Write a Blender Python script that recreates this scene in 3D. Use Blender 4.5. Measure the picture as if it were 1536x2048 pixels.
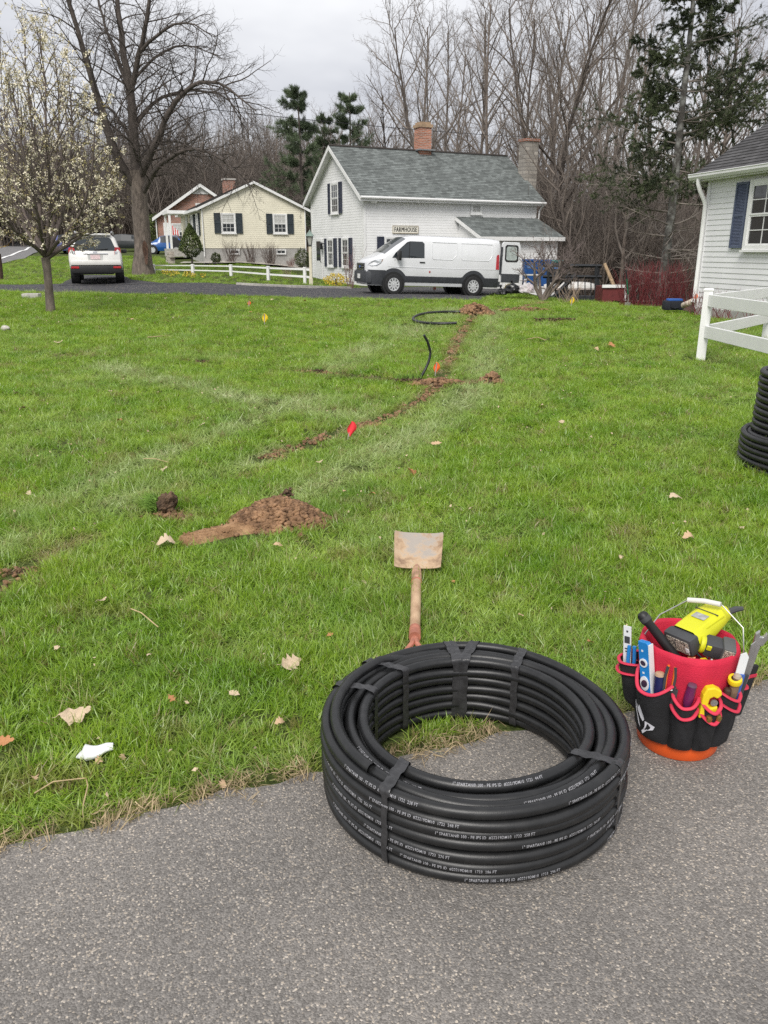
import bpy, bmesh, math, random
import numpy as np
from mathutils import Vector, Matrix, Euler, noise as mnoise

for o in list(bpy.data.objects): bpy.data.objects.remove(o)
SC = bpy.context.scene
COL = SC.collection
PI = math.pi
R = math.radians

# ------------------------------------------------------------------ camera
CAM_H = 1.56
F = 1600.0
PITCH = math.atan(524 / F)
CP, SP = math.cos(PITCH), math.sin(PITCH)
cam_d = bpy.data.cameras.new('camera'); cam = bpy.data.objects.new('camera', cam_d); COL.objects.link(cam)
cam.location = (0, 0, CAM_H); cam.rotation_euler = (PI / 2 - PITCH, 0, 0)
cam_d.sensor_fit = 'VERTICAL'; cam_d.sensor_height = 24; cam_d.lens = 24 * F / 2048
cam_d.clip_start = 0.05; cam_d.clip_end = 2000
SC.camera = cam

# ------------------------------------------------------------------ world and sun (bright overcast)
SUN_EL, SUN_AZ = R(47), R(196)      # azimuth clockwise from +Y: behind the camera, a little to the left
W = bpy.data.worlds.new('World'); SC.world = W; W.use_nodes = True
nt = W.node_tree; N = nt.nodes; L = nt.links
bg = N['Background']; bg.inputs['Strength'].default_value = 0.1
sky = N.new('ShaderNodeTexSky'); sky.sky_type = 'NISHITA'; sky.sun_disc = False
sky.sun_elevation = SUN_EL; sky.sun_rotation = SUN_AZ
tc = N.new('ShaderNodeTexCoord')
sep = N.new('ShaderNodeSeparateXYZ'); L.new(tc.outputs['Generated'], sep.inputs[0])
def wmath(op, a, b=None):
    n = N.new('ShaderNodeMath'); n.operation = op
    for i, v in enumerate((a, b)):
        if v is None: continue
        if isinstance(v, (int, float)): n.inputs[i].default_value = v
        else: L.new(v, n.inputs[i])
    return n.outputs[0]
den = wmath('ADD', wmath('MAXIMUM', sep.outputs[2], 0.0), 0.22)
cx = wmath('DIVIDE', sep.outputs[0], den); cy = wmath('DIVIDE', sep.outputs[1], den)
comb = N.new('ShaderNodeCombineXYZ'); L.new(cx, comb.inputs[0]); L.new(cy, comb.inputs[1]); comb.inputs[2].default_value = 3.7
cn = N.new('ShaderNodeTexNoise'); cn.inputs['Scale'].default_value = 0.85; cn.inputs['Detail'].default_value = 5
cn.inputs['Roughness'].default_value = 0.52; L.new(comb.outputs[0], cn.inputs['Vector'])
cr = N.new('ShaderNodeValToRGB'); L.new(cn.outputs['Fac'], cr.inputs[0])
cr.color_ramp.elements[0].position = 0.34; cr.color_ramp.elements[0].color = (3.05, 3.1, 3.35, 1)
cr.color_ramp.elements[1].position = 0.66; cr.color_ramp.elements[1].color = (5.35, 5.35, 5.4, 1)
mx = N.new('ShaderNodeMix'); mx.data_type = 'RGBA'; mx.inputs[0].default_value = 0.95
L.new(sky.outputs[0], mx.inputs[6]); L.new(cr.outputs[0], mx.inputs[7]); L.new(mx.outputs[2], bg.inputs['Color'])
sun_d = bpy.data.lights.new('sun', 'SUN'); sun = bpy.data.objects.new('sun', sun_d); COL.objects.link(sun)
sun_d.energy = 1.5; sun_d.angle = R(26); sun_d.color = (1.0, 0.965, 0.91)
sdir = Vector((math.sin(SUN_AZ) * math.cos(SUN_EL), math.cos(SUN_AZ) * math.cos(SUN_EL), math.sin(SUN_EL)))
sun.rotation_euler = sdir.to_track_quat('Z', 'Y').to_euler()
VS = SC.view_settings
VS.view_transform = 'Standard'; VS.look = 'None'; VS.exposure = 1.0; VS.gamma = 1.0; VS.use_curve_mapping = False
SC.cycles.max_bounces = 5; SC.cycles.transparent_max_bounces = 4
SC.cycles.diffuse_bounces = 2; SC.cycles.glossy_bounces = 2; SC.cycles.transmission_bounces = 4
SC.cycles.use_denoising = False
SC.cycles.sample_clamp_indirect = 6

# ------------------------------------------------------------------ terrain height
def sstep(v, a, b):
    t = np.clip((np.asarray(v, float) - a) / (b - a), 0, 1); return t * t * (3 - 2 * t)
def gz(x, y):
    x = np.asarray(x, float); y = np.asarray(y, float)
    wl = sstep(-x, 0.5, 9.0)
    zl = np.interp(y, [0, 11, 18, 29, 38, 50, 80, 400], [0, 0, .13, .38, .52, .8, 1.7, 6])
    zr = -0.035 * np.clip(x - 1, 0, 9) * sstep(y, 22, 30) - 1.1 * sstep(x, 6.0, 9.0) * sstep(y, 28.5, 34)
    hill = np.where(y > 92, 13.0 * sstep(y, 92, 190), 0)
    und = (0.02 * np.sin(x * .9 + 1.3) * np.sin(y * .7) + .015 * np.sin(x * 2.1 + y * 1.3)) * sstep(y, 4, 9)
    return wl * zl + (1 - wl) * zr + hill + und
def gzf(x, y): return float(gz(x, y))

def ray(px, py):
    u = (px - 768) / F; v = (1024 - py) / F
    return u, CP + v * SP, -SP + v * CP
def at(px, py, d):                       # the place seen at that spot of the photograph, d metres ahead
    u, y, z = ray(px, py); t = d / y
    return Vector((u * t, d, CAM_H + z * t))
def G(px, py, dz=0.0):                   # the place on the ground seen at that spot
    u, y, z = ray(px, py)
    t = 1.0
    while t < 300:
        if CAM_H + z * t <= gzf(u * t, y * t) + dz:
            break
        t *= 1.01
    lo, hi = t / 1.01, t
    for _ in range(18):
        m = (lo + hi) / 2
        if CAM_H + z * m <= gzf(u * m, y * m) + dz: hi = m
        else: lo = m
    return Vector((u * hi, y * hi, gzf(u * hi, y * hi) + dz))

# ------------------------------------------------------------------ materials
MATS = {}
def principled(name):
    m = bpy.data.materials.new(name); m.use_nodes = True
    return m, m.node_tree, m.node_tree.nodes['Principled BSDF']
def node(t, kind, **kw):
    n = t.nodes.new(kind)
    for k, v in kw.items():
        if k in n.inputs: n.inputs[k].default_value = v
        else: setattr(n, k, v)
    return n
def rgb(c, k=1.0): return (min(c[0] * k, 1), min(c[1] * k, 1), min(c[2] * k, 1), 1)
def M(name, base, rough=0.6, var=0.12, scale=6.0, bump=0.0, bscale=60.0, metallic=0.0, spec=0.5, coat=0.0,
      base2=None, detail=4.0, lo=0.35, hi=0.65, stretch=None, world=False, emit=0.0):
    if name in MATS: return MATS[name]
    m, t, b = principled(name)
    tcn = node(t, 'ShaderNodeTexCoord'); src = tcn.outputs['Object']
    if world:
        g = node(t, 'ShaderNodeNewGeometry'); src = g.outputs['Position']
    if stretch:
        mp = node(t, 'ShaderNodeMapping'); mp.inputs['Scale'].default_value = stretch
        t.links.new(src, mp.inputs[0]); src = mp.outputs[0]
    ns = node(t, 'ShaderNodeTexNoise', Scale=scale, Detail=detail); t.links.new(src, ns.inputs['Vector'])
    rp = node(t, 'ShaderNodeValToRGB'); t.links.new(ns.outputs['Fac'], rp.inputs[0])
    rp.color_ramp.elements[0].position = lo; rp.color_ramp.elements[1].position = hi
    rp.color_ramp.elements[0].color = rgb(base, 1 - var)
    rp.color_ramp.elements[1].color = rgb(base2, 1) if base2 else rgb(base, 1 + var)
    t.links.new(rp.outputs[0], b.inputs['Base Color'])
    b.inputs['Roughness'].default_value = rough; b.inputs['Metallic'].default_value = metallic
    b.inputs['Specular IOR Level'].default_value = spec; b.inputs['Coat Weight'].default_value = coat
    if coat: b.inputs['Coat Roughness'].default_value = 0.06
    if bump:
        n2 = node(t, 'ShaderNodeTexNoise', Scale=bscale, Detail=5.0); t.links.new(src, n2.inputs['Vector'])
        bp = node(t, 'ShaderNodeBump', Strength=bump, Distance=0.02); t.links.new(n2.outputs['Fac'], bp.inputs['Height'])
        t.links.new(bp.outputs[0], b.inputs['Normal'])
    MATS[name] = m
    return m

# ------------------------------------------------------------------ mesh building
class MB:
    def __init__(s): s.v = []; s.f = []
    def add(s, vs, fs):
        o = len(s.v); s.v += [tuple(p) for p in vs]; s.f += [tuple(i + o for i in f) for f in fs]; return s
    def box(s, c, d, rot=None, taper=1.0):
        x, y, z = d[0] / 2, d[1] / 2, d[2] / 2
        pts = [Vector((sx * x * (taper if sz > 0 else 1), sy * y * (taper if sz > 0 else 1), sz * z)) for sz in (-1, 1) for sx, sy in ((-1, -1), (1, -1), (1, 1), (-1, 1))]
        if rot is not None:
            m = rot if isinstance(rot, Matrix) else Euler(rot).to_matrix()
            pts = [m @ p for p in pts]
        c = Vector(c)
        return s.add([p + c for p in pts], [(0, 3, 2, 1), (4, 5, 6, 7), (0, 1, 5, 4), (1, 2, 6, 5), (2, 3, 7, 6), (3, 0, 4, 7)])
    def cbox(s, c, d, ch=0.01, rot=None):      # a box with chamfered edges
        x, y, z = d[0] / 2, d[1] / 2, d[2] / 2; ch = min(ch, x * .9, y * .9, z * .9)
        bm = bmesh.new(); bmesh.ops.create_cube(bm, size=1)
        for v in bm.verts: v.co = Vector((v.co.x * d[0], v.co.y * d[1], v.co.z * d[2]))
        bmesh.ops.bevel(bm, geom=bm.edges[:], offset=ch, segments=2, profile=0.6, affect='EDGES')
        m = (rot if isinstance(rot, Matrix) else Euler(rot).to_matrix()) if rot is not None else Matrix.Identity(3)
        c = Vector(c); bm.verts.index_update()
        s.add([m @ v.co + c for v in bm.verts], [[v.index for v in f.verts] for f in bm.faces]); bm.free()
        return s
    def poly(s, pts): return s.add(pts, [tuple(range(len(pts)))])
    def prism(s, pts, ext):                    # a flat outline pushed along ext
        n = len(pts); ext = Vector(ext); a = [Vector(p) for p in pts]
        return s.add(a + [p + ext for p in a], [tuple(range(n))[::-1], tuple(range(n, 2 * n))] + [(i, (i + 1) % n, n + (i + 1) % n, n + i) for i in range(n)])
    def tube(s, path, rad, n=8, caps=True, squash=1.0):
        P = [Vector(p) for p in path]; m = len(P)
        if isinstance(rad, (int, float)): rad = [rad] * m
        T = [(P[min(i + 1, m - 1)] - P[max(i - 1, 0)]).normalized() for i in range(m)]
        ref = Vector((0, 0, 1)) if abs(T[0].z) < .9 else Vector((1, 0, 0))
        u = T[0].cross(ref).normalized(); vs = []
        for i in range(m):
            u = (u - T[i] * u.dot(T[i])).normalized(); w = T[i].cross(u)
            for k in range(n):
                a = 2 * PI * k / n; vs.append(P[i] + (u * math.cos(a) + w * math.sin(a) * squash) * rad[i])
        fs = [(i * n + k, i * n + (k + 1) % n, (i + 1) * n + (k + 1) % n, (i + 1) * n + k) for i in range(m - 1) for k in range(n)]
        if caps: fs += [tuple(range(n))[::-1], tuple(range((m - 1) * n, m * n))]
        return s.add(vs, fs)
    def lathe(s, prof, n=24, mat=None, caps=True):     # prof: (r, z)
        vs = [Vector((r * math.cos(2 * PI * k / n), r * math.sin(2 * PI * k / n), z)) for r, z in prof for k in range(n)]
        if mat is not None: vs = [mat @ v for v in vs]
        m = len(prof)
        fs = [(i * n + k, i * n + (k + 1) % n, (i + 1) * n + (k + 1) % n, (i + 1) * n + k) for i in range(m - 1) for k in range(n)]
        if caps: fs += [tuple(range(n))[::-1], tuple(range((m - 1) * n, m * n))]
        return s.add(vs, fs)
    def xform(s, m): s.v = [tuple(m @ Vector(p)) for p in s.v]; return s
    def build(s, name, mat, parent=None, smooth=False, bevel=0.0, sharp=35):
        me = bpy.data.meshes.new(name); me.from_pydata(s.v, [], s.f); me.update()
        return link(name, me, mat, parent, smooth, bevel, sharp)
def link(name, me, mat, parent=None, smooth=False, bevel=0.0, sharp=35):
    if mat is not None and not me.materials: me.materials.append(mat)
    o = bpy.data.objects.new(name, me); COL.objects.link(o)
    if parent is not None: o.parent = parent
    if smooth:
        me.polygons.foreach_set('use_smooth', [True] * len(me.polygons))
        if sharp: me.set_sharp_from_angle(angle=R(sharp))
    if bevel:
        b = o.modifiers.new('bevel', 'BEVEL'); b.width = bevel; b.segments = 2; b.limit_method = 'ANGLE'; b.angle_limit = R(40)
    return o
def np_mesh(name, V, faces, smooth=False):
    # V (n,3); faces: list of integer arrays (k,3) or (k,4)
    me = bpy.data.meshes.new(name); V = np.ascontiguousarray(V, np.float32)
    me.vertices.add(len(V)); me.vertices.foreach_set('co', V.ravel())
    loops = np.concatenate([f.ravel() for f in faces]); tot = np.concatenate([np.full(len(f), f.shape[1]) for f in faces])
    me.loops.add(len(loops)); me.loops.foreach_set('vertex_index', loops.astype(np.int32))
    me.polygons.add(len(tot)); st = np.concatenate([[0], np.cumsum(tot)[:-1]])
    me.polygons.foreach_set('loop_start', st.astype(np.int32))
    if smooth: me.polygons.foreach_set('use_smooth', np.ones(len(tot), bool))
    me.update(calc_edges=True); me.validate()
    return me
def tag(o, label=None, cat=None, group=None, kind=None):
    if label: o['label'] = label
    if cat: o['category'] = cat
    if group: o['group'] = group
    if kind: o['kind'] = kind
    return o
def thing(name, label, cat, loc=(0, 0, 0), rotz=0.0, group=None, rot=None):
    o = bpy.data.objects.new(name, None); COL.objects.link(o); o.empty_display_size = 0.1
    o.location = loc; o.rotation_euler = rot if rot is not None else (0, 0, rotz)
    return tag(o, label, cat, group)
def dup(root, loc, rot, scale=1.0, label=None):
    def cp(o, par):
        c = o.copy(); COL.objects.link(c); c.parent = par
        for ch in o.children: cp(ch, c)
        return c
    r = cp(root, None); r.location = loc; r.rotation_euler = rot if hasattr(rot, '__len__') else (0, 0, rot)
    r.scale = scale if hasattr(scale, '__len__') else (scale,) * 3
    if label: r['label'] = label
    return r
def struct(o): o['kind'] = 'structure'; return o
RNG = np.random.default_rng(7)
random.seed(11)
# ================================================================== SETTING: ground, driveways, road, beds
def grid_sheet(name, xs, ys, zf, mat):
    X, Y = np.meshgrid(xs, ys); Z = zf(X, Y)
    V = np.stack([X.ravel(), Y.ravel(), Z.ravel()], 1); nx = len(xs); ny = len(ys)
    i = np.arange((nx - 1) * (ny - 1)); r = i // (nx - 1); c = i % (nx - 1); a = r * nx + c
    me = np_mesh(name, V, [np.stack([a, a + 1, a + nx + 1, a + nx], 1)], True)
    return struct(link(name, me, mat))
def lawn_material():
    m, t, b = principled('lawn_soil')
    g = node(t, 'ShaderNodeNewGeometry')
    n1 = node(t, 'ShaderNodeTexNoise', Scale=1.1, Detail=6.0); t.links.new(g.outputs['Position'], n1.inputs['Vector'])
    n2 = node(t, 'ShaderNodeTexNoise', Scale=26.0, Detail=5.0); t.links.new(g.outputs['Position'], n2.inputs['Vector'])
    r1 = node(t, 'ShaderNodeValToRGB'); t.links.new(n1.outputs['Fac'], r1.inputs[0])
    r1.color_ramp.elements[0].color = (.060, .085, .024, 1); r1.color_ramp.elements[0].position = .3
    r1.color_ramp.elements[1].color = (.10, .13, .042, 1); r1.color_ramp.elements[1].position = .7
    r2 = node(t, 'ShaderNodeValToRGB'); t.links.new(n2.outputs['Fac'], r2.inputs[0])
    r2.color_ramp.elements[0].color = (.5, .5, .45, 1); r2.color_ramp.elements[0].position = .32
    r2.color_ramp.elements[1].color = (1.15, 1.1, 1.0, 1); r2.color_ramp.elements[1].position = .66
    mm = node(t, 'ShaderNodeMix', data_type='RGBA', blend_type='MULTIPLY'); mm.inputs[0].default_value = 1
    t.links.new(r1.outputs[0], mm.inputs[6]); t.links.new(r2.outputs[0], mm.inputs[7])
    # beyond the gardens the ground is last year's leaf litter
    sp = node(t, 'ShaderNodeSeparateXYZ'); t.links.new(g.outputs['Position'], sp.inputs[0])
    def mth(op, a, c):
        n = node(t, 'ShaderNodeMath', operation=op)
        for i, v in enumerate((a, c)):
            if isinstance(v, (int, float)): n.inputs[i].default_value = v
            else: t.links.new(v, n.inputs[i])
        return n.outputs[0]
    lx = mth('MULTIPLY', sp.outputs[0], 2.4)          # the wood begins sooner on the right-hand side
    s = mth('ADD', sp.outputs[1], lx)
    ed = mth('MULTIPLY', mth('SUBTRACT', n1.outputs['Fac'], .5), 6)
    mask = node(t, 'ShaderNodeMapRange'); mask.inputs[1].default_value = 50; mask.inputs[2].default_value = 54
    t.links.new(mth('ADD', s, ed), mask.inputs[0])
    far = node(t, 'ShaderNodeMapRange'); far.inputs[1].default_value = 86; far.inputs[2].default_value = 92
    t.links.new(sp.outputs[1], far.inputs[0])
    near = node(t, 'ShaderNodeMapRange'); near.inputs[1].default_value = 30.5; near.inputs[2].default_value = 31.5
    t.links.new(sp.outputs[1], near.inputs[0])
    k = mth('MAXIMUM', mth('MULTIPLY', mask.outputs[0], near.outputs[0]), far.outputs[0])
    lit = node(t, 'ShaderNodeValToRGB'); t.links.new(n2.outputs['Fac'], lit.inputs[0])
    lit.color_ramp.elements[0].color = (.07, .05, .035, 1); lit.color_ramp.elements[0].position = .3
    lit.color_ramp.elements[1].color = (.22, .16, .105, 1); lit.color_ramp.elements[1].position = .7
    fin = node(t, 'ShaderNodeMix', data_type='RGBA'); t.links.new(k, fin.inputs[0])
    t.links.new(mm.outputs[2], fin.inputs[6]); t.links.new(lit.outputs[0], fin.inputs[7])
    t.links.new(fin.outputs[2], b.inputs['Base Color']); b.inputs['Roughness'].default_value = .95
    b.inputs['Specular IOR Level'].default_value = .15
    bp = node(t, 'ShaderNodeBump', Strength=.8, Distance=.04); t.links.new(n2.outputs['Fac'], bp.inputs['Height'])
    t.links.new(bp.outputs[0], b.inputs['Normal'])
    return m
xs = np.unique(np.concatenate([np.linspace(-600, -40, 30), np.linspace(-40, 40, 201), np.linspace(40, 600, 30)]))
ys = np.unique(np.concatenate([np.linspace(-30, 0, 20), np.linspace(0, 60, 181), np.linspace(60, 190, 90), np.linspace(190, 900, 20)]))
ground = grid_sheet('ground', xs, ys, gz, lawn_material())
ground['label'] = 'lawn soil and woodland ground'

# asphalt with pale aggregate
def asphalt(name, dark, lightk, scale, wear=.18):
    m, t, b = principled(name)
    g = node(t, 'ShaderNodeNewGeometry'); P = g.outputs['Position']
    v1 = node(t, 'ShaderNodeTexVoronoi', Scale=scale); t.links.new(P, v1.inputs['Vector'])
    v2 = node(t, 'ShaderNodeTexVoronoi', Scale=scale * .45); t.links.new(P, v2.inputs['Vector'])
    n1 = node(t, 'ShaderNodeTexNoise', Scale=1.3, Detail=6.0); t.links.new(P, n1.inputs['Vector'])
    n2 = node(t, 'ShaderNodeTexNoise', Scale=scale * .8, Detail=3.0); t.links.new(P, n2.inputs['Vector'])
    s1 = node(t, 'ShaderNodeSeparateColor'); t.links.new(v1.outputs['Color'], s1.inputs[0])
    s2 = node(t, 'ShaderNodeSeparateColor'); t.links.new(v2.outputs['Color'], s2.inputs[0])
    r = node(t, 'ShaderNodeValToRGB'); t.links.new(s1.outputs[0], r.inputs[0])
    e = r.color_ramp.elements
    e[0].position = 0; e[0].color = rgb(dark, .72); e[1].position = 1; e[1].color = rgb((.62, .56, .49), lightk)
    for p, c in ((.35, rgb(dark, .95)), (.7, rgb(dark, 1.25)), (.88, rgb(dark, 1.45)), (.96, rgb((.46, .40, .33), lightk))):
        q = e.new(p); q.color = c
    r2 = node(t, 'ShaderNodeValToRGB'); t.links.new(s2.outputs[1], r2.inputs[0]); e = r2.color_ramp.elements
    e[0].position = .955; e[0].color = (0, 0, 0, 1); e[1].position = .965; e[1].color = (1, 1, 1, 1)
    dd = node(t, 'ShaderNodeMath', operation='LESS_THAN'); t.links.new(v2.outputs['Distance'], dd.inputs[0]); dd.inputs[1].default_value = .33
    mu = node(t, 'ShaderNodeMath', operation='MULTIPLY'); t.links.new(r2.outputs[0], mu.inputs[0]); t.links.new(dd.outputs[0], mu.inputs[1])
    mixs = node(t, 'ShaderNodeMix', data_type='RGBA'); t.links.new(mu.outputs[0], mixs.inputs[0])
    t.links.new(r.outputs[0], mixs.inputs[6]); mixs.inputs[7].default_value = rgb((.62, .55, .46), lightk)
    rw = node(t, 'ShaderNodeValToRGB'); t.links.new(n1.outputs['Fac'], rw.inputs[0])
    rw.color_ramp.elements[0].position = .3; rw.color_ramp.elements[0].color = rgb((1, 1, 1), 1 - wear)
    rw.color_ramp.elements[1].position = .7; rw.color_ramp.elements[1].color = (1, .985, .965, 1)
    mm = node(t, 'ShaderNodeMix', data_type='RGBA', blend_type='MULTIPLY'); mm.inputs[0].default_value = 1
    t.links.new(mixs.outputs[2], mm.inputs[6]); t.links.new(rw.outputs[0], mm.inputs[7])
    t.links.new(mm.outputs[2], b.inputs['Base Color']); b.inputs['Roughness'].default_value = .85
    b.inputs['Specular IOR Level'].default_value = .3
    ad = node(t, 'ShaderNodeMath', operation='SUBTRACT'); t.links.new(n2.outputs['Fac'], ad.inputs[0]); t.links.new(v1.outputs['Distance'], ad.inputs[1])
    bp = node(t, 'ShaderNodeBump', Strength=.55, Distance=.005); t.links.new(ad.outputs[0], bp.inputs['Height'])
    t.links.new(bp.outputs[0], b.inputs['Normal'])
    return m
ASPHALT = asphalt('asphalt_worn', (.220, .206, .192), 1.0, 230, .30)
ASPHALT_FAR = asphalt('asphalt_dark', (.052, .053, .060), .45, 30)
ASPHALT_ROAD = asphalt('asphalt_road', (.17, .17, .175), .6, 30)

# the lawn edge of the near driveway (x, y)
EDGE = [(-3.4, .92)] + [tuple(G(px, py)[:2]) for px, py in ((-120, 1722), (0, 1700), (130, 1668), (320, 1622), (480, 1578), (640, 1552), (820, 1514), (1040, 1462), (1260, 1432), (1400, 1396), (1536, 1362), (1700, 1320))] + [(3.2, 3.32), (6, 4.3)]
EDGE = np.array(EDGE)
def edge_y(x): return np.interp(x, EDGE[:, 0], EDGE[:, 1])
def strip(name, A, B, mat, dz, nacross=8, step=.4, thick=0.0):
    # a ribbon between two polylines, laid on the ground
    def resample(P, n):
        P = np.array(P, float); d = np.concatenate([[0], np.cumsum(np.linalg.norm(np.diff(P, axis=0), axis=1))])
        s = np.linspace(0, d[-1], n); return np.stack([np.interp(s, d, P[:, k]) for k in (0, 1)], 1)
    A = np.array(A, float)[:, :2]; B = np.array(B, float)[:, :2]
    n = max(4, int(np.linalg.norm(np.diff(A, axis=0), axis=1).sum() / step))
    a = resample(A, n); b = resample(B, n)
    k = np.linspace(0, 1, nacross)[None, :, None]; P = a[:, None] * (1 - k) + b[:, None] * k
    P = P.reshape(-1, 2); Z = gz(P[:, 0], P[:, 1]) + dz
    i = np.arange((n - 1) * (nacross - 1)); r = i // (nacross - 1); c = i % (nacross - 1); q = r * nacross + c
    me = np_mesh(name, np.column_stack([P, Z]), [np.stack([q, q + nacross, q + nacross + 1, q + 1], 1)], True)
    return struct(link(name, me, mat))
drive_near = strip('driveway', [(-3.4, -4), (6, -4)], [(-3.4, -4), (6, -4)], ASPHALT, .008) if False else None
ex = np.linspace(-3.4, 6, 120); ey = edge_y(ex) + .012 * np.sin(ex * 23) + .01 * np.sin(ex * 51 + 1) + .006 * np.sin(ex * 97)
yy = np.linspace(0, 1, 14)[:, None]
VV = np.stack([np.repeat(ex[None], 14, 0), -5 + (ey[None] + 5) * yy, np.full((14, 120), .006)], -1).reshape(-1, 3)
i = np.arange(119 * 13); r = i // 119; c = i % 119; q = r * 120 + c
struct(link('driveway', np_mesh('driveway', VV, [np.stack([q, q + 1, q + 121, q + 120], 1)]), ASPHALT))

FAR_NEAR = [G(px, py) for px, py in ((-260, 578), (0, 582), (160, 586), (330, 589), (520, 593), (700, 597), (860, 600), (960, 601))]
FAR_BACK = [G(px, py) for px, py in ((-260, 568), (0, 570), (100, 569), (330, 567), (480, 570), (620, 575), (700, 577), (1010, 578))]
strip('side_driveway', FAR_NEAR, FAR_BACK, ASPHALT_FAR, .02, 10, .5)
SPUR_L = [G(118, 572), G(138, 560), G(150, 552)]; SPUR_R = [G(345, 570), G(262, 560), G(246, 552)]
strip('parking_spur', SPUR_L, SPUR_R, ASPHALT_FAR, .026, 8, .4)
# pale concrete kerb between the side driveway and the house lawn
def kerb_path(P, w, h, name, mat):
    P = [Vector(p) for p in P]; mb = MB(); vs = []
    for i, p in enumerate(P):
        t = (P[min(i + 1, len(P) - 1)] - P[max(i - 1, 0)]); t.z = 0; t.normalize(); nrm = Vector((-t.y, t.x, 0))
        for a, z in ((-1, -.05), (-1, h), (1, h), (1, -.05)):
            q = p + nrm * a * w / 2; vs.append((q.x, q.y, gzf(q.x, q.y) + z))
    fs = [(i * 4 + k, i * 4 + k + 1, i * 4 + k + 5, i * 4 + k + 4) for i in range(len(P) - 1) for k in range(3)] + [(0, 1, 2, 3), tuple(len(vs) - 4 + k for k in (3, 2, 1, 0))]
    mb.add(vs, fs); return struct(mb.build(name, mat, None))
CONC = M('concrete', (.42, .40, .37), .9, .18, 9, .4, 50)
kerb_path([G(474, 570.5), G(520, 573), G(580, 575.5), G(640, 577), G(700, 578.5)], .16, .10, 'kerb', CONC)

# the road climbing away on the left, with a white edge line
road_r = [at(-110, 560, 40), at(-20, 532, 46), at(46, 507, 56), at(84, 491, 76), at(96, 484, 110)]
road_r = [(p.x, p.y) for p in road_r]; road_l = [(p[0] - 7.5 - .02 * i, p[1] + 1.0) for i, p in enumerate(road_r)]
strip('road', road_l, road_r, ASPHALT_ROAD, .05, 8, 1.0)
WHITE_PAINT = M('road_paint', (.78, .78, .76), .7, .1, 12)
ln1 = [(p[0] - 1.55, p[1] + .1) for p in road_r]; ln2 = [(p[0] - 1.30, p[1] + .1) for p in road_r]
strip('road_edge_line', ln1, ln2, WHITE_PAINT, .075, 3, 1.0)
YEL_PAINT = M('road_yellow', (.55, .36, .06), .7, .1, 12)
strip('road_centre_line', [(p[0] - 4.75, p[1] + .5) for p in road_r], [(p[0] - 4.5, p[1] + .5) for p in road_r], YEL_PAINT, .075, 3, 1.0)

# mulch bed in front of the right-hand house
MULCH = M('mulch', (.085, .048, .034), .95, .5, 30, 1.0, 60, base2=(.17, .10, .075))
BED_F = [G(1215, 606), G(1290, 616), G(1380, 626), G(1480, 632), G(1600, 640), G(1760, 660)]
BED_B = [Vector((7.2, 33, 0)), Vector((8.1, 27, 0)), Vector((8.6, 24, 0)), Vector((9.3, 22, 0)), Vector((9.6, 19.8, 0)), Vector((9.9, 17.0, 0))]
bedm = strip('mulch_bed', BED_F, BED_B, MULCH, .03, 14, .12)
v = np.zeros(len(bedm.data.vertices) * 3, np.float32); bedm.data.vertices.foreach_get('co', v); v = v.reshape(-1, 3)
k = (np.arange(len(v)) % 14) / 13.0
v[:, 2] += .14 * np.sin(np.clip(k, 0, 1) * PI * .8) + RNG.normal(0, .012, len(v)); bedm.data.vertices.foreach_set('co', v.ravel()); bedm.data.update()
# ================================================================== HOUSES
VZ = Vector((0, 0, 1))
def boards(mb, o, u, w, n, span, w0, w1, e, lip=.016):
    # overlapping courses: every course leans out at its lower edge
    o, u, w, n = Vector(o), Vector(u), Vector(w), Vector(n); k = w0
    while k < w1 - 1e-4:
        t = min(k + e, w1); a0, a1 = span(k); b0, b1 = span(t)
        if a1 - a0 > .02:
            A = o + u * a0 + w * k + n * lip; B = o + u * a1 + w * k + n * lip
            Cc = o + u * b1 + w * t + n * .001; D = o + u * b0 + w * t + n * .001
            mb.add([A, B, Cc, D], [(0, 1, 2, 3)])
            mb.add([o + u * a0 + w * k, o + u * a1 + w * k, B, A], [(0, 1, 2, 3)])
        k = t
    return mb
def obox(mb, o, u, n, a0, a1, z0, z1, d0, d1):
    # box on a wall: along u, up z, from d0 to d1 outward
    o, u, n = Vector(o), Vector(u), Vector(n)
    p = [o + u * a + n * d + VZ * z for z in (z0, z1) for a, d in ((a0, d0), (a1, d0), (a1, d1), (a0, d1))]
    return mb.add(p, [(0, 3, 2, 1), (4, 5, 6, 7), (0, 1, 5, 4), (1, 2, 6, 5), (2, 3, 7, 6), (3, 0, 4, 7)])
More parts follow.
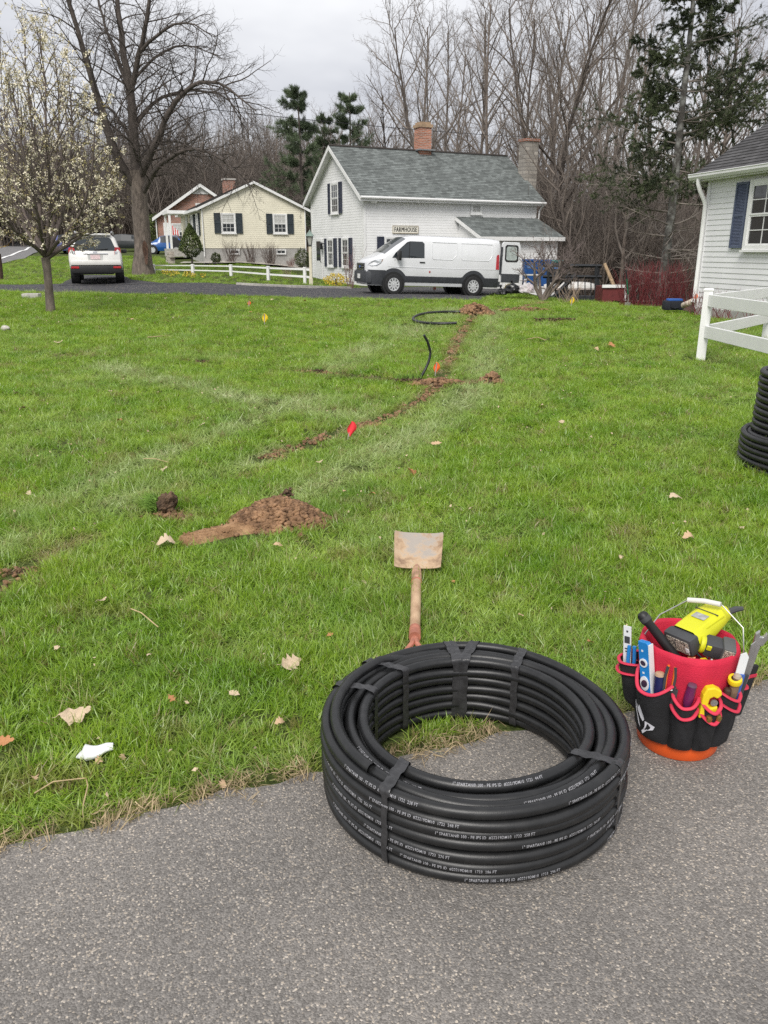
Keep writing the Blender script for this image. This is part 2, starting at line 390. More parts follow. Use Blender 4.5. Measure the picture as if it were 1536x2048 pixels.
def shingles(name, c, axis='x', k=1.0):
    m, t, b = principled(name)
    tcn = node(t, 'ShaderNodeTexCoord'); sp = node(t, 'ShaderNodeSeparateXYZ'); t.links.new(tcn.outputs['Object'], sp.inputs[0])
    mz = node(t, 'ShaderNodeMath', operation='MULTIPLY'); t.links.new(sp.outputs[2], mz.inputs[0]); mz.inputs[1].default_value = k
    cb = node(t, 'ShaderNodeCombineXYZ'); t.links.new(sp.outputs[0 if axis == 'x' else 1], cb.inputs[0]); t.links.new(mz.outputs[0], cb.inputs[1])
    br = node(t, 'ShaderNodeTexBrick', Scale=1.0); br.inputs['Mortar Size'].default_value = .006; br.inputs['Brick Width'].default_value = .24
    br.inputs['Row Height'].default_value = .14; br.inputs['Bias'].default_value = 0; t.links.new(cb.outputs[0], br.inputs['Vector'])
    br.inputs['Color1'].default_value = rgb(c, .72); br.inputs['Color2'].default_value = rgb(c, 1.28); br.inputs['Mortar'].default_value = rgb(c, .45)
    ns = node(t, 'ShaderNodeTexNoise', Scale=1.6, Detail=8.0); t.links.new(tcn.outputs['Object'], ns.inputs['Vector'])
    rp = node(t, 'ShaderNodeValToRGB'); t.links.new(ns.outputs['Fac'], rp.inputs[0])
    rp.color_ramp.elements[0].position = .3; rp.color_ramp.elements[0].color = (.9, .9, .9, 1); rp.color_ramp.elements[1].position = .7; rp.color_ramp.elements[1].color = (1.12, 1.12, 1.12, 1)
    mm = node(t, 'ShaderNodeMix', data_type='RGBA', blend_type='MULTIPLY'); mm.inputs[0].default_value = 1
    t.links.new(br.outputs['Color'], mm.inputs[6]); t.links.new(rp.outputs[0], mm.inputs[7]); t.links.new(mm.outputs[2], b.inputs['Base Color'])
    b.inputs['Roughness'].default_value = .95; b.inputs['Specular IOR Level'].default_value = .2
    return m
def bricks(name, c, scale=1.0, mortar=(.45, .42, .38), vert=True):
    m, t, b = principled(name)
    tcn = node(t, 'ShaderNodeTexCoord'); sp = node(t, 'ShaderNodeSeparateXYZ'); t.links.new(tcn.outputs['Object'], sp.inputs[0])
    ad = node(t, 'ShaderNodeMath', operation='ADD'); t.links.new(sp.outputs[0], ad.inputs[0]); t.links.new(sp.outputs[1], ad.inputs[1])
    cb = node(t, 'ShaderNodeCombineXYZ'); t.links.new(ad.outputs[0], cb.inputs[0]); t.links.new(sp.outputs[2], cb.inputs[1])
    br = node(t, 'ShaderNodeTexBrick', Scale=scale); br.inputs['Mortar Size'].default_value = .008; br.inputs['Brick Width'].default_value = .22
    br.inputs['Row Height'].default_value = .075; t.links.new(cb.outputs[0], br.inputs['Vector'])
    br.inputs['Color1'].default_value = rgb(c, .7); br.inputs['Color2'].default_value = rgb(c, 1.25); br.inputs['Mortar'].default_value = rgb(mortar)
    t.links.new(br.outputs['Color'], b.inputs['Base Color']); b.inputs['Roughness'].default_value = .9
    bp = node(t, 'ShaderNodeBump', Strength=.6, Distance=.01); bp.invert = True; t.links.new(br.outputs['Fac'], bp.inputs['Height']); t.links.new(bp.outputs[0], b.inputs['Normal'])
    return m
SIDING_W = M('vinyl_white', (.82, .82, .815), .55, .04, 1.5)
SIDING_R = M('vinyl_pale_grey', (.76, .76, .77), .55, .04, 1.5)
SIDING_Y = M('vinyl_cream', (.79, .745, .60), .55, .04, 1.5)
TRIM = M('white_trim', (.80, .80, .79), .5, .05, 3)
NAVY = M('shutter_navy', (.030, .036, .060), .55, .2, 8)
SHUT_G = M('shutter_green_grey', (.030, .042, .050), .55, .2, 8)
SHUT_B = M('shutter_slate_blue', (.085, .105, .165), .55, .1, 8)
CURTAIN = M('curtain', (.50, .50, .48), .9, .2, 14, stretch=(14, 14, .6))
m, t, b = principled('window_glass'); b.inputs['Base Color'].default_value = (.035, .04, .045, 1); b.inputs['Roughness'].default_value = .04; MATS['glass'] = m
b.inputs['Specular IOR Level'].default_value = .8
GLASS = m
m, t, b = principled('clear_glass'); b.inputs['Base Color'].default_value = (.9, .95, .95, 1); b.inputs['Roughness'].default_value = .02; b.inputs['Transmission Weight'].default_value = 1.0; b.inputs['IOR'].default_value = 1.02
CLEAR = m
ROOF_G = shingles('shingle_grey_green', (.165, .18, .175), 'x', 1.55)
ROOF_D = shingles('shingle_dark', (.085, .083, .085), 'x', 1.7)
ROOF_Y = shingles('shingle_brown_grey', (.10, .09, .085), 'y', 2.0)
BRICK = bricks('brick_red', (.30, .115, .07))
BRICK_O = bricks('brick_orange', (.40, .15, .085), 1.0)
BLOCK = bricks('block_pale', (.36, .33, .29), .42, (.25, .23, .21))
FOUND = M('foundation_grey', (.40, .39, .37), .9, .12, 3)
METAL_W = M('gutter_white', (.78, .78, .77), .35, .04, 3)
LAMP_BLK = M('lamp_black', (.02, .02, .02), .4, .1)

def window(parent, o, u, n, a0, a1, z0, z1, cols=2, rows=2, fw=.07, curtain=True, mid=True, mat=None, sill=True):
    mat = mat or TRIM
    mb = MB()
    obox(mb, o, u, n, a0, a0 + fw, z0, z1, .0, .06); obox(mb, o, u, n, a1 - fw, a1, z0, z1, .0, .06)
    obox(mb, o, u, n, a0 + fw, a1 - fw, z1 - fw, z1, .0, .058); obox(mb, o, u, n, a0 + fw, a1 - fw, z0, z0 + fw, .0, .058)
    wn = mb.build('window', mat, parent)
    i0, i1, y0, y1 = a0 + fw, a1 - fw, z0 + fw, z1 - fw; ym = (y0 + y1) / 2
    if sill:
        s = MB(); obox(s, o, u, n, a0 - .04, a1 + .04, z0 - .045, z0 - .002, .0, .09); s.build('sill', mat, wn)
    halves = ((ym, y1), (y0, ym)) if mid else ((y0, y1),)
    for h, (q0, q1) in enumerate(halves):
        d = .034 - .012 * h
        p = MB(); obox(p, o, u, n, i0, i1, q0, q1, .002, d - .006); p.build('pane', CURTAIN if curtain and h == 0 else GLASS, wn)
        s = MB(); r = .035
        for (b0, b1, c0, c1) in ((i0, i0 + r, q0, q1), (i1 - r, i1, q0, q1), (i0 + r, i1 - r, q1 - r, q1), (i0 + r, i1 - r, q0, q0 + r)):
            obox(s, o, u, n, b0, b1, c0, c1, d - .004, d + .016)
        s.build('sash', mat, wn)
        mt = MB()
        for c in range(1, cols):
            x = i0 + r + (i1 - i0 - 2 * r) * c / cols; obox(mt, o, u, n, x - .009, x + .009, q0 + r, q1 - r, d - .004, d + .006)
        for c in range(1, rows):
            z = q0 + (q1 - q0) * c / rows; obox(mt, o, u, n, i0 + r, i1 - r, z - .009, z + .009, d - .003, d + .007)
        if mt.v: mt.build('muntins', mat, wn)
    return wn
def shutter(parent, o, u, n, a0, a1, z0, z1, mat, slats=0):
    mb = MB(); f = .05
    obox(mb, o, u, n, a0, a0 + f, z0, z1, .0, .05); obox(mb, o, u, n, a1 - f, a1, z0, z1, .0, .05)
    zm = z0 + (z1 - z0) * .5
    for q0, q1 in ((z0, z0 + f), (z1 - f, z1), (zm - f / 2, zm + f / 2)): obox(mb, o, u, n, a0 + f, a1 - f, q0, q1, .0, .048)
    obox(mb, o, u, n, a0 + f, a1 - f, z0 + f, z1 - f, .0, .022)
    sh = mb.build('shutter', mat, parent)
    sl = MB(); o_, u_, n_ = Vector(o), Vector(u), Vector(n)
    cnt = slats or 16
    for q0, q1 in ((z0 + f, zm - f / 2), (zm + f / 2, z1 - f)):
        m = cnt
        for i in range(m):
            z = q0 + (q1 - q0) * i / m; h = (q1 - q0) / m
            p = [o_ + u_ * (a0 + f) + n_ * .042 + VZ * z, o_ + u_ * (a1 - f) + n_ * .042 + VZ * z, o_ + u_ * (a1 - f) + n_ * .024 + VZ * (z + h), o_ + u_ * (a0 + f) + n_ * .024 + VZ * (z + h)]
            sl.add(p, [(0, 1, 2, 3)])
    sl.build('louvers', mat, sh)
    return sh
def slope(parent, name, o, u, w, n, length, width, mat, e=.14, thick=.05):
    mb = MB(); boards(mb, o, u, w, n, lambda k: (0, length), 0, width, e, .014)
    o, u, w, n = Vector(o), Vector(u), Vector(w), Vector(n)
    a, b_, c, d = o, o + u * length, o + u * length + w * width, o + w * width
    dn = -n * thick
    mb.add([a, b_, c, d, a + dn, b_ + dn, c + dn, d + dn], [(7, 6, 5, 4), (0, 4, 5, 1), (1, 5, 6, 2), (2, 6, 7, 3), (3, 7, 4, 0)])
    return mb.build(name, mat, parent)
X_, Y_ = Vector((1, 0, 0)), Vector((0, 1, 0))

# ------------------------------------------------------------------ white farmhouse
FH = thing('farmhouse', 'white clapboard two-storey farmhouse with grey roof behind the white van', 'house', (-.9, 38, 0), R(26.6))
LN, WD, EAVE, RDG, ZB = 9.4, 6.27, 3.93, 6.08, -.25
def gable(half, e0, r0): return lambda z: (0, 2 * half) if z <= e0 else ((z - e0) / (r0 - e0) * half, 2 * half - (z - e0) / (r0 - e0) * half)
mb = MB(); boards(mb, (0, 0, 0), X_, VZ, -Y_, lambda z: (0, LN), ZB + .25, EAVE, .115, .007); mb.build('front_wall', SIDING_W, FH)
mb = MB(); boards(mb, (0, 0, 0), Y_, VZ, -X_, gable(WD / 2, EAVE, RDG), ZB + .25, RDG - .02, .115, .007); mb.build('gable_wall', SIDING_W, FH)
mb = MB(); mb.prism([(LN, 0, -2), (LN, WD, -2), (LN, WD, EAVE), (LN, WD / 2, RDG), (LN, 0, EAVE)], (-.05, 0, 0)); mb.poly([(0, WD, -1), (LN, WD, -1), (LN, WD, EAVE), (0, WD, EAVE)]); mb.build('rear_wall', SIDING_W, FH)
mb = MB(); obox(mb, (0, 0, 0), X_, -Y_, -.02, LN, -2.2, 0.0, -.3, .01); obox(mb, (0, 0, 0), Y_, -X_, .3, WD, -2.2, 0.0, -.3, .012); mb.build('foundation', FOUND, FH)
for u_, n_, a_, b_ in ((X_, -Y_, -.03, .09), (Y_, -X_, -.0, .09), (Y_, -X_, WD - .1, WD + .02), (X_, -Y_, LN - .1, LN + .02)): mb = MB(); obox(mb, (0, 0, 0), u_, n_, a_, b_, 0, EAVE, 0, .03); mb.build('corner_board', TRIM, FH)
OH = .32; ang = math.atan2(RDG - EAVE, WD / 2); sw = Vector((0, math.cos(ang), math.sin(ang))); sn = Vector((0, -math.sin(ang), math.cos(ang)))
wid = (WD / 2 + OH) / math.cos(ang); e_z = EAVE - OH * math.tan(ang) + .1
rf = slope(FH, 'roof', (-OH, -OH, e_z), X_, sw, sn, LN + 2 * OH, wid, ROOF_G)
sw2 = Vector((0, -math.cos(ang), math.sin(ang))); sn2 = Vector((0, math.sin(ang), math.cos(ang)))
slope(FH, 'roof', (LN + OH, WD + OH, e_z), -X_, sw2, sn2, LN + 2 * OH, wid, ROOF_G)
mb = MB(); mb.box((LN / 2, WD / 2, RDG + .125), (LN + .6, .16, .06)); mb.build('ridge_cap', M('ridge_dark', (.07, .06, .055), .9), FH)
mb = MB()   # rake boards and eave fascia
for s_w, yy0 in ((sw, -OH), (sw2, WD + OH)):
    p0 = Vector((-OH - .015, yy0, e_z)); up = s_w * wid; d = Vector((0, 0, -.2))
    mb.prism([p0, p0 + up, p0 + up + d, p0 + d], (.04, 0, 0))
mb.box((LN / 2, -OH + .02, e_z - .11), (LN + 2 * OH, .04, .18)); mb.box((LN / 2, -OH / 2 + .0, e_z - .13), (LN + .3, OH - .06, .03))
mb.prism([(-OH + .03, -OH, e_z - .06), (-OH + .03, WD / 2, RDG - .0), (-OH + .03, WD / 2, RDG - .04), (-OH + .03, -OH, e_z - .1)], (OH - .04, 0, 0))
mb.prism([(-OH + .03, WD + OH, e_z - .06), (-OH + .03, WD / 2, RDG - .0), (-OH + .03, WD / 2, RDG - .04), (-OH + .03, WD + OH, e_z - .1)], (OH - .04, 0, 0))
mb.build('fascia', TRIM, FH)
mb = MB(); mb.tube([(-OH, -OH - .06, e_z - .05), (LN + OH, -OH - .06, e_z - .08)], .06, 8); mb.tube([(LN + OH - .1, -OH - .05, e_z - .1), (LN + .15, -.1, e_z - .4), (LN + .06, -.06, 2.0)], .04, 6); mb.build('gutter', METAL_W, FH)
# windows
oX, oY = (0, -.02, 0), (-.02, 0, 0)
for a0, a1, z0, z1 in ((2.32, 3.95, 3.2, 4.58), (1.23, 2.74, .77, 2.10), (3.04, 4.52, .77, 2.10)):
    s = .36
    window(FH, oY, Y_, -X_, a0 + s, a1 - s, z0, z1, 3, 2, curtain=False)
    shutter(FH, oY, Y_, -X_, a0, a0 + s - .02, z0, z1, NAVY); shutter(FH, oY, Y_, -X_, a1 - s + .02, a1, z0, z1, NAVY)
window(FH, oX, X_, -Y_, 5.59, 6.2, 3.18, 3.66, 2, 2, curtain=True, mid=False)
window(FH, oX, X_, -Y_, 1.0, 1.85, .75, 2.14, 3, 2, curtain=False)
shutter(FH, oX, X_, -Y_, .64, .98, .75, 2.14, NAVY); shutter(FH, oX, X_, -Y_, 1.87, 2.2, .75, 2.14, NAVY)
mb = MB(); obox(mb, oY, Y_, -X_, 4.86, 5.66, .05, 2.1, 0, .05); dr = mb.build('door', TRIM, FH)
mb = MB(); obox(mb, oY, Y_, -X_, 5.0, 5.52, 1.05, 1.98, .05, .058); mb.build('door_glass', GLASS, dr)
mb = MB(); mb.lathe([(.0, 0), (.03, .01), (.03, .04), (0, .05)], 8, Matrix.Translation((-.075, 4.95, 1.0)) @ Matrix.Rotation(-PI / 2, 4, 'Y')); mb.build('door_knob', LAMP_BLK, dr)
mb = MB(); mb.box((-.16, 4.70, 1.72), (.14, .14, .26), None, .7); mb.box((-.08, 4.70, 1.88), (.16, .04, .04)); mb.lathe([(.1, 0), (.02, .09)], 8, Matrix.Translation((-.16, 4.70, 1.85))); mb.build('wall_lantern', LAMP_BLK, FH)
mb = MB()
for z in (3.70, ): mb.box((.35, -.1, z), (.16, .16, .1)); mb.lathe([(.06, 0), (.08, .1)], 8, Matrix.Translation((.3, -.2, z - .06)) @ Matrix.Rotation(2.2, 4, 'X')); mb.lathe([(.06, 0), (.08, .1)], 8, Matrix.Translation((.45, -.2, z - .06)) @ Matrix.Rotation(2.2, 4, 'X'))
mb.build('floodlight', TRIM, FH)
# shed-roofed porch at the right end
mb = MB(); pu = Vector((0, -2.25, -.92)); L2 = 4.75; p0 = Vector((4.75, -.02, 3.05)); pw = (-pu).normalized(); pn = Vector((0, -.40, .917))
slope(FH, 'porch_roof', p0 + pu, X_, pw, pn, L2, pu.length, ROOF_G)
mb.prism([p0 + Vector((-.02, 0, 0)), p0 + pu + Vector((-.02, 0, 0)), p0 + pu + Vector((-.02, 0, -.16)), p0 + Vector((-.02, 0, -.16))], (.04, 0, 0)); mb.box((4.75 + L2 / 2, -2.27, 2.05), (L2, .05, .17)); mb.build('porch_fascia', TRIM, FH)
mb = MB(); boards(mb, (4.95, -2.0, 0), X_, VZ, -Y_, lambda z: (0, 4.35), -1.3, 2.1, .115, .007)
boards(mb, (4.95, -2.0, 0), Y_, VZ, -X_, lambda z: (0 if z < 2.1 else (z - 2.1) * 2.3, 2.0), 0, 2.95, .115, .007); mb.poly([(9.3, -2, -1.3), (9.3, 0, -1.3), (9.3, 0, 3), (9.3, -2, 2.1)]); mb.build('porch_wall', SIDING_W, FH)
mb = MB(); obox(mb, (4.95, -2.02, 0), X_, -Y_, .35, 1.2, 0.0, 1.95, 0, .05); mb.build('porch_door', TRIM, FH)
for cx_ in (.3, 1.05):
    mb = MB(); mb.box((4.95 + cx_, -2.12, 2.0), (.22, .1, .08)); mb.build('porch_light', M('fixture_dark', (.08, .07, .06), .5), FH)
# chimneys
mb = MB(); mb.box((4.7, WD / 2, 6.35), (.62, .62, 1.9)); ch = mb.build('chimney', BRICK_O, FH)
mb = MB(); mb.box((4.7, WD / 2, 7.28), (.72, .72, .14)); mb.box((4.7, WD / 2, 7.40), (.56, .56, .1)); mb.build('chimney_cap', M('cap_tan', (.36, .25, .16), .9, .2), ch)
mb = MB(); mb.box((4.7, WD / 2, 6.20), (.9, 1.0, .06)); mb.build('flashing', M('lead', (.22, .23, .24), .6), ch)
mb = MB(); mb.box((LN + .5, 1.55, 2.3), (.72, .62, 8.8)); ch = mb.build('chimney', BLOCK, FH); mb = MB(); mb.box((LN + .5, 1.55, 6.76), (.84, .74, .12)); mb.build('chimney_cap', BRICK, ch)
# sign
SIGN_BG = M('sign_cream', (.80, .77, .68), .6, .05); INK = M('sign_ink', (.02, .018, .016), .6, .05)
mb = MB(); obox(mb, (0, 0, 0), X_, -Y_, 1.42, 2.76, 2.28, 2.62, .02, .05); sg = mb.build('sign_board', SIGN_BG, FH)
def text_mesh(s, size, name='t', space=1.0, extrude=0.0, res=2, bold=0.0):
    c = bpy.data.curves.new(name, 'FONT'); c.body = s; c.size = size; c.resolution_u = res; c.space_character = space; c.extrude = extrude; c.fill_mode = 'FRONT'; c.offset = bold * size
    o = bpy.data.objects.new(name, c); COL.objects.link(o); dg = bpy.context.evaluated_depsgraph_get()
    me = bpy.data.meshes.new_from_object(o.evaluated_get(dg)); bpy.data.objects.remove(o); bpy.data.curves.remove(c)
    V = np.array([v.co[:] for v in me.vertices]); Fc = [tuple(p.vertices) for p in me.polygons]; bpy.data.meshes.remove(me)
    return V, Fc
V, Fc = text_mesh('FARMHOUSE', .26, space=1.12)
sx = 1.16 / (V[:, 0].max() - V[:, 0].min()); vx = (V[:, 0] - V[:, 0].min()) * sx + 1.51; vz = V[:, 1] * 1.1 + 2.355
mb = MB()
for off in (0, .014): mb.add([(x + off, -.054 - off * .1, z) for x, z in zip(vx, vz)], Fc)
# slab serifs on the stems
mb.build('lettering', INK, sg)
mb = MB()
for a in ((1.42, 2.76, 2.60, 2.62), (1.42, 2.76, 2.28, 2.30), (1.42, 1.44, 2.30, 2.60), (2.74, 2.76, 2.30, 2.60)): obox(mb, (0, 0, 0), X_, -Y_, *a, .05, .062)
mb.build('sign_border', M('sign_brown', (.30, .24, .15), .6), sg)

# ------------------------------------------------------------------ cream ranch house
YH = thing('ranch_house', 'cream yellow single-storey house with two dark-shuttered windows behind the long white fence', 'house', (-10.7, 50, 0), R(20))
W2, E2, R2, B2, D2 = 6.25, 3.94, 5.36, 1.66, 10.5
mb = MB(); boards(mb, (0, 0, 0), X_, VZ, -Y_, gable(W2 / 2, E2, R2), B2, R2 - .02, .115, .007); mb.build('gable_wall', SIDING_Y, YH)
mb = MB(); boards(mb, (0, 0, 0), Y_, VZ, -X_, lambda z: (0, D2), B2, E2, .115, .007); mb.build('side_wall', SIDING_Y, YH)
mb = MB(); mb.poly([(W2, 0, .3), (W2, D2, .3), (W2, D2, E2), (W2, 0, E2)]); mb.poly([(0, D2, .3), (W2, D2, .3), (W2, D2, E2), (W2 / 2, D2, R2), (0, D2, E2)]); mb.build('rear_wall', SIDING_Y, YH)
mb = MB(); mb.box((W2 / 2, D2 / 2 + .02, 1.0), (W2 - .02, D2, 1.38)); mb.build('foundation', FOUND, YH)
ang2 = math.atan2(R2 - E2, W2 / 2); oh = .3; wid2 = (W2 / 2 + oh) / math.cos(ang2); ez = E2 - oh * math.tan(ang2) + .08
slope(YH, 'roof', (-oh, D2 + .3, ez), -Y_, (math.cos(ang2), 0, math.sin(ang2)), (-math.sin(ang2), 0, math.cos(ang2)), D2 + .5, wid2, ROOF_Y)
slope(YH, 'roof', (W2 + oh, -.2, ez), Y_, (-math.cos(ang2), 0, math.sin(ang2)), (math.sin(ang2), 0, math.cos(ang2)), D2 + .5, wid2, ROOF_Y)
mb = MB()
for sx_, x0 in ((1, -oh), (-1, W2 + oh)):
    p0 = Vector((x0, -.215, ez)); up = Vector((sx_ * math.cos(ang2), 0, math.sin(ang2))) * wid2; mb.prism([p0, p0 + up, p0 + up + Vector((0, 0, -.15)), p0 + Vector((0, 0, -.15))], (0, .04, 0))
mb.box((-oh - .03, D2 / 2, ez - .07), (.06, D2 + .4, .14)); mb.box((-oh / 2, D2 / 2, ez - .13), (oh, D2, .03)); mb.build('fascia', TRIM, YH)
for a_, b_ in ((-.03, .08), (W2 - .08, W2 + .03)): mb = MB(); obox(mb, (0, 0, 0), X_, -Y_, a_, b_, B2, E2, 0, .03); mb.build('corner_board', M('cream_trim', (.68, .63, .50), .5), YH)
for a0, a1 in ((1.10, 1.97), (4.22, 5.10)):
    window(YH, (0, -.02, 0), X_, -Y_, a0, a1, 2.50, 3.64, 3, 2); shutter(YH, (0, -.02, 0), X_, -Y_, a0 - .40, a0 - .03, 2.50, 3.64, SHUT_G); shutter(YH, (0, -.02, 0), X_, -Y_, a1 + .03, a1 + .40, 2.50, 3.64, SHUT_G)
for a0 in (1.5, 4.35):
    window(YH, (0, -.02, 0), X_, -Y_, a0, a0 + .62, 1.30, 1.60, 2, 1, fw=.04, curtain=False, mid=False, sill=False)
for b0 in (1.2, 3.6):
    window(YH, (-.02, 0, 0), Y_, -X_, b0, b0 + 1.0, 2.4, 3.66, 2, 2); shutter(YH, (-.02, 0, 0), Y_, -X_, b0 - .45, b0 - .03, 2.4, 3.66, SHUT_G); shutter(YH, (-.02, 0, 0), Y_, -X_, b0 + 1.03, b0 + 1.45, 2.4, 3.66, SHUT_G)
# entry porch on the left side
mb = MB(); mb.box((-.6, 7.2, E2 - .05), (1.6, 3.0, .2)); mb.build('porch_roof', TRIM, YH)
for yy_ in (5.85, 8.5): mb = MB(); mb.box((-1.25, yy_, 2.75), (.14, .14, 2.5)); mb.build('porch_post', TRIM, YH)
mb = MB(); obox(mb, (-.02, 0, 0), Y_, -X_, 6.6, 7.5, 1.7, 3.7, 0, .05); mb.build('door', TRIM, YH)
mb = MB(); mb.box((-.7, 7.2, 1.4), (1.5, 3.0, .5)); mb.build('porch_step', CONC, YH)
mb = MB(); mb.box((W2 / 2, 8.3, 5.55), (.75, .75, 1.15)); ch = mb.build('chimney', BRICK, YH); mb = MB(); mb.box((W2 / 2, 8.3, 6.12), (.85, .85, .1)); mb.build('chimney_cap', CONC, ch)
for x_ in (.02, W2 - .02): mb = MB(); mb.tube([(x_, -.05, E2), (x_, -.05, 1.2)], .035, 6); mb.build('downspout', TRIM, YH)
# pale gravel bed along its foundation
PALEG = M('pale_gravel', (.52, .48, .43), .95, .25, 25, .8, 50)
pts = [YH.matrix_basis if False else None]
c20, s20 = math.cos(R(20)), math.sin(R(20))
def yl(x, y): return (-10.7 + c20 * x - s20 * y, 50 + s20 * x + c20 * y)
strip('gravel_bed', [yl(-1.6, -1.3), yl(2, -1.9), yl(6.8, -1.7)], [yl(-1.2, .1), yl(2, .05), yl(6.8, .05)], PALEG, .10, 6, .5)
# dry-stone retaining wall, block by block
RW = thing('retaining_wall', 'low stepped tan block wall beside the cone-shaped evergreen', 'wall', (*yl(-1.9, .2), gzf(*yl(-1.9, .2))), R(110))
STONE = M('wall_stone', (.40, .36, .31), .9, .25, 5, .5, 30)
blk = MB().cbox((0, 0, 0), (.42, .3, .17), .02); bm0 = None
for rr in range(4):
    for cc in range(6 - rr):
        if bm0 is None: bm0 = blk.build('block', STONE, RW); ob = bm0
        else: ob = bm0.copy(); COL.objects.link(ob)
        ob.location = (cc * .44 + .2 * (rr % 2) - .3, random.uniform(-.02, .02), .08 + rr * .175); ob.rotation_euler = (0, 0, random.uniform(-.06, .06))

# ------------------------------------------------------------------ brick house and a farther house
BH = thing('brick_house', 'red brick house with white-trimmed gable behind the cream house', 'house', (-20.0, 75, 0), R(14))
W3, E3, R3 = 7.8, 4.4, 7.0
mb = MB(); mb.poly([(0, 0, 1), (W3, 0, 1), (W3, 0, E3), (W3 / 2, 0, R3), (0, 0, E3)]); mb.poly([(0, 9, 1), (0, 0, 1), (0, 0, E3), (0, 9, E3)]); mb.poly([(W3, 0, 1), (W3, 9, 1), (W3, 9, E3), (W3, 0, E3)]); mb.build('wall', BRICK, BH)
a3 = math.atan2(R3 - E3, W3 / 2); w3 = (W3 / 2 + .4) / math.cos(a3); ez3 = E3 - .4 * math.tan(a3) + .1
slope(BH, 'roof', (-.4, 9.3, ez3), -Y_, (math.cos(a3), 0, math.sin(a3)), (-math.sin(a3), 0, math.cos(a3)), 9.7, w3, ROOF_Y)
slope(BH, 'roof', (W3 + .4, -.4, ez3), Y_, (-math.cos(a3), 0, math.sin(a3)), (math.sin(a3), 0, math.cos(a3)), 9.7, w3, ROOF_Y)
mb = MB()
for sx_, x0 in ((1, -.4), (-1, W3 + .4)):
    p0 = Vector((x0, -.42, ez3)); up = Vector((sx_ * math.cos(a3), 0, math.sin(a3))) * w3; mb.prism([p0, p0 + up, p0 + up + Vector((0, 0, -.28)), p0 + Vector((0, 0, -.28))], (0, .06, 0))
mb.prism([(W3 / 2 - 1.0, -.03, R3 - .75), (W3 / 2 + 1.0, -.03, R3 - .75), (W3 / 2, -.03, R3)], (0, -.05, 0)); mb.build('fascia', TRIM, BH)
window(BH, (0, -.02, 0), X_, -Y_, 3.4, 4.5, 4.6, 5.5, 2, 2); window(BH, (0, -.02, 0), X_, -Y_, 1.2, 2.2, 2.4, 3.8, 2, 2)
mb = MB(); mb.tube([(-.1, -.1, E3), (-.1, -.1, 1.2)], .05, 6); mb.build('downspout', TRIM, BH); mb = MB(); mb.box((.75, -.05, 2.8), (.5, .06, 2.1)); mb.build('door', TRIM, BH)
FLG = thing('small_flag', 'small red and white striped flag hanging by the brick house', 'flag', at(350, 466, 73.4)); FLG.scale = (.75, .75, .75)
mb = MB(); mb.tube([(.35, 0, .1), (-.25, -.05, .9)], .02, 6); mb.build('pole', TRIM, FLG)
FR = M('flag_red', (.55, .05, .05), .8); FW = M('flag_white', (.75, .75, .75), .8)
for i_ in range(6):
    mb = MB(); q = i_ * .13
    mb.prism([(-.25 + q, -.06 - .04 * math.sin(i_ * 1.7), .85 - q * .9), (-.25 + q + .13, -.06 - .04 * math.sin(i_ * 1.7 + 1.7), .85 - (q + .13) * .9), (-.22 + q + .13, -.08, -.25 + .12 * math.sin(i_)), (-.25 + q, -.08, -.22)], (0, .006, 0)); mb.build('stripe', FR if i_ % 2 == 0 else FW, FLG)
DH = thing('distant_house', 'distant grey-roofed house with a brick chimney beyond the blue car', 'house', (-31.5, 108, 0), R(10))
mb = MB(); mb.box((3, 3, 3), (6, 6, 4.5)); mb.build('wall', M('far_wall', (.35, .33, .30), .8), DH)
mb = MB(); mb.prism([(-.3, -.4, 5.2), (6.3, -.4, 5.2), (6.3, 3, 7.6), (-.3, 3, 7.6)], (0, .05, -.05)); mb.prism([(-.3, 3, 7.6), (6.3, 3, 7.6), (6.3, 6.4, 5.2), (-.3, 6.4, 5.2)], (0, -.05, -.05)); mb.build('roof', M('far_roof', (.16, .165, .17), .9, .15, 4), DH)
mb = MB(); mb.box((3.2, -.5, 5.4), (.9, .7, 5.6)); mb.build('chimney', BRICK, DH)

# ------------------------------------------------------------------ pale house on the right
RH = thing('clapboard_house', 'pale grey clapboard house with slate-blue shutter and white gutter at right', 'house', (7.76, 20.5, 0), math.atan2(-.975, .22))
ZB4, E4, L4 = .22, 3.22, 9.0
bd = None; e = .119
me0 = MB(); boards(me0, (0, 0, 0), X_, VZ, -Y_, lambda z: (0.06, L4), 0, e, e, .014); me0.add([(.06, .0, 0), (L4, .0, 0), (L4, .0, e), (.06, .0, e)], [(0, 3, 2, 1)])
z = ZB4
while z < E4 - .05:
    if bd is None: bd = me0.build('siding_board', SIDING_R, RH); ob = bd
    else: ob = bd.copy(); COL.objects.link(ob)
    ob.location = (0, random.uniform(-.001, .001), z); z += e
mb = MB(); mb.poly([(0, .03, -.1), (L4, .03, -.1), (L4, .03, E4), (0, .03, E4)]); mb.prism([(.0, 0, 0), (0, 7, 0), (0, 7, E4), (0, 3.5, E4 + 2.3), (0, 0, E4)], (.05, 0, 0)); mb.build('wall', SIDING_R, RH)
mb = MB(); obox(mb, (0, 0, 0), X_, -Y_, 0, L4, -.3, ZB4, -.3, .015); mb.build('foundation', FOUND, RH)
mb = MB(); obox(mb, (0, 0, 0), X_, -Y_, -.04, .07, ZB4 - .05, E4, 0, .035); mb.build('corner_board', SIDING_R, RH)
a4 = R(33); w4 = (3.5 + .28) / math.cos(a4); ez4 = E4 - .0
slope(RH, 'roof', (-.28, -.28, ez4 + .06), X_, (0, math.cos(a4), math.sin(a4)), (0, -math.sin(a4), math.cos(a4)), L4 + .3, w4, ROOF_D, .15, .06)
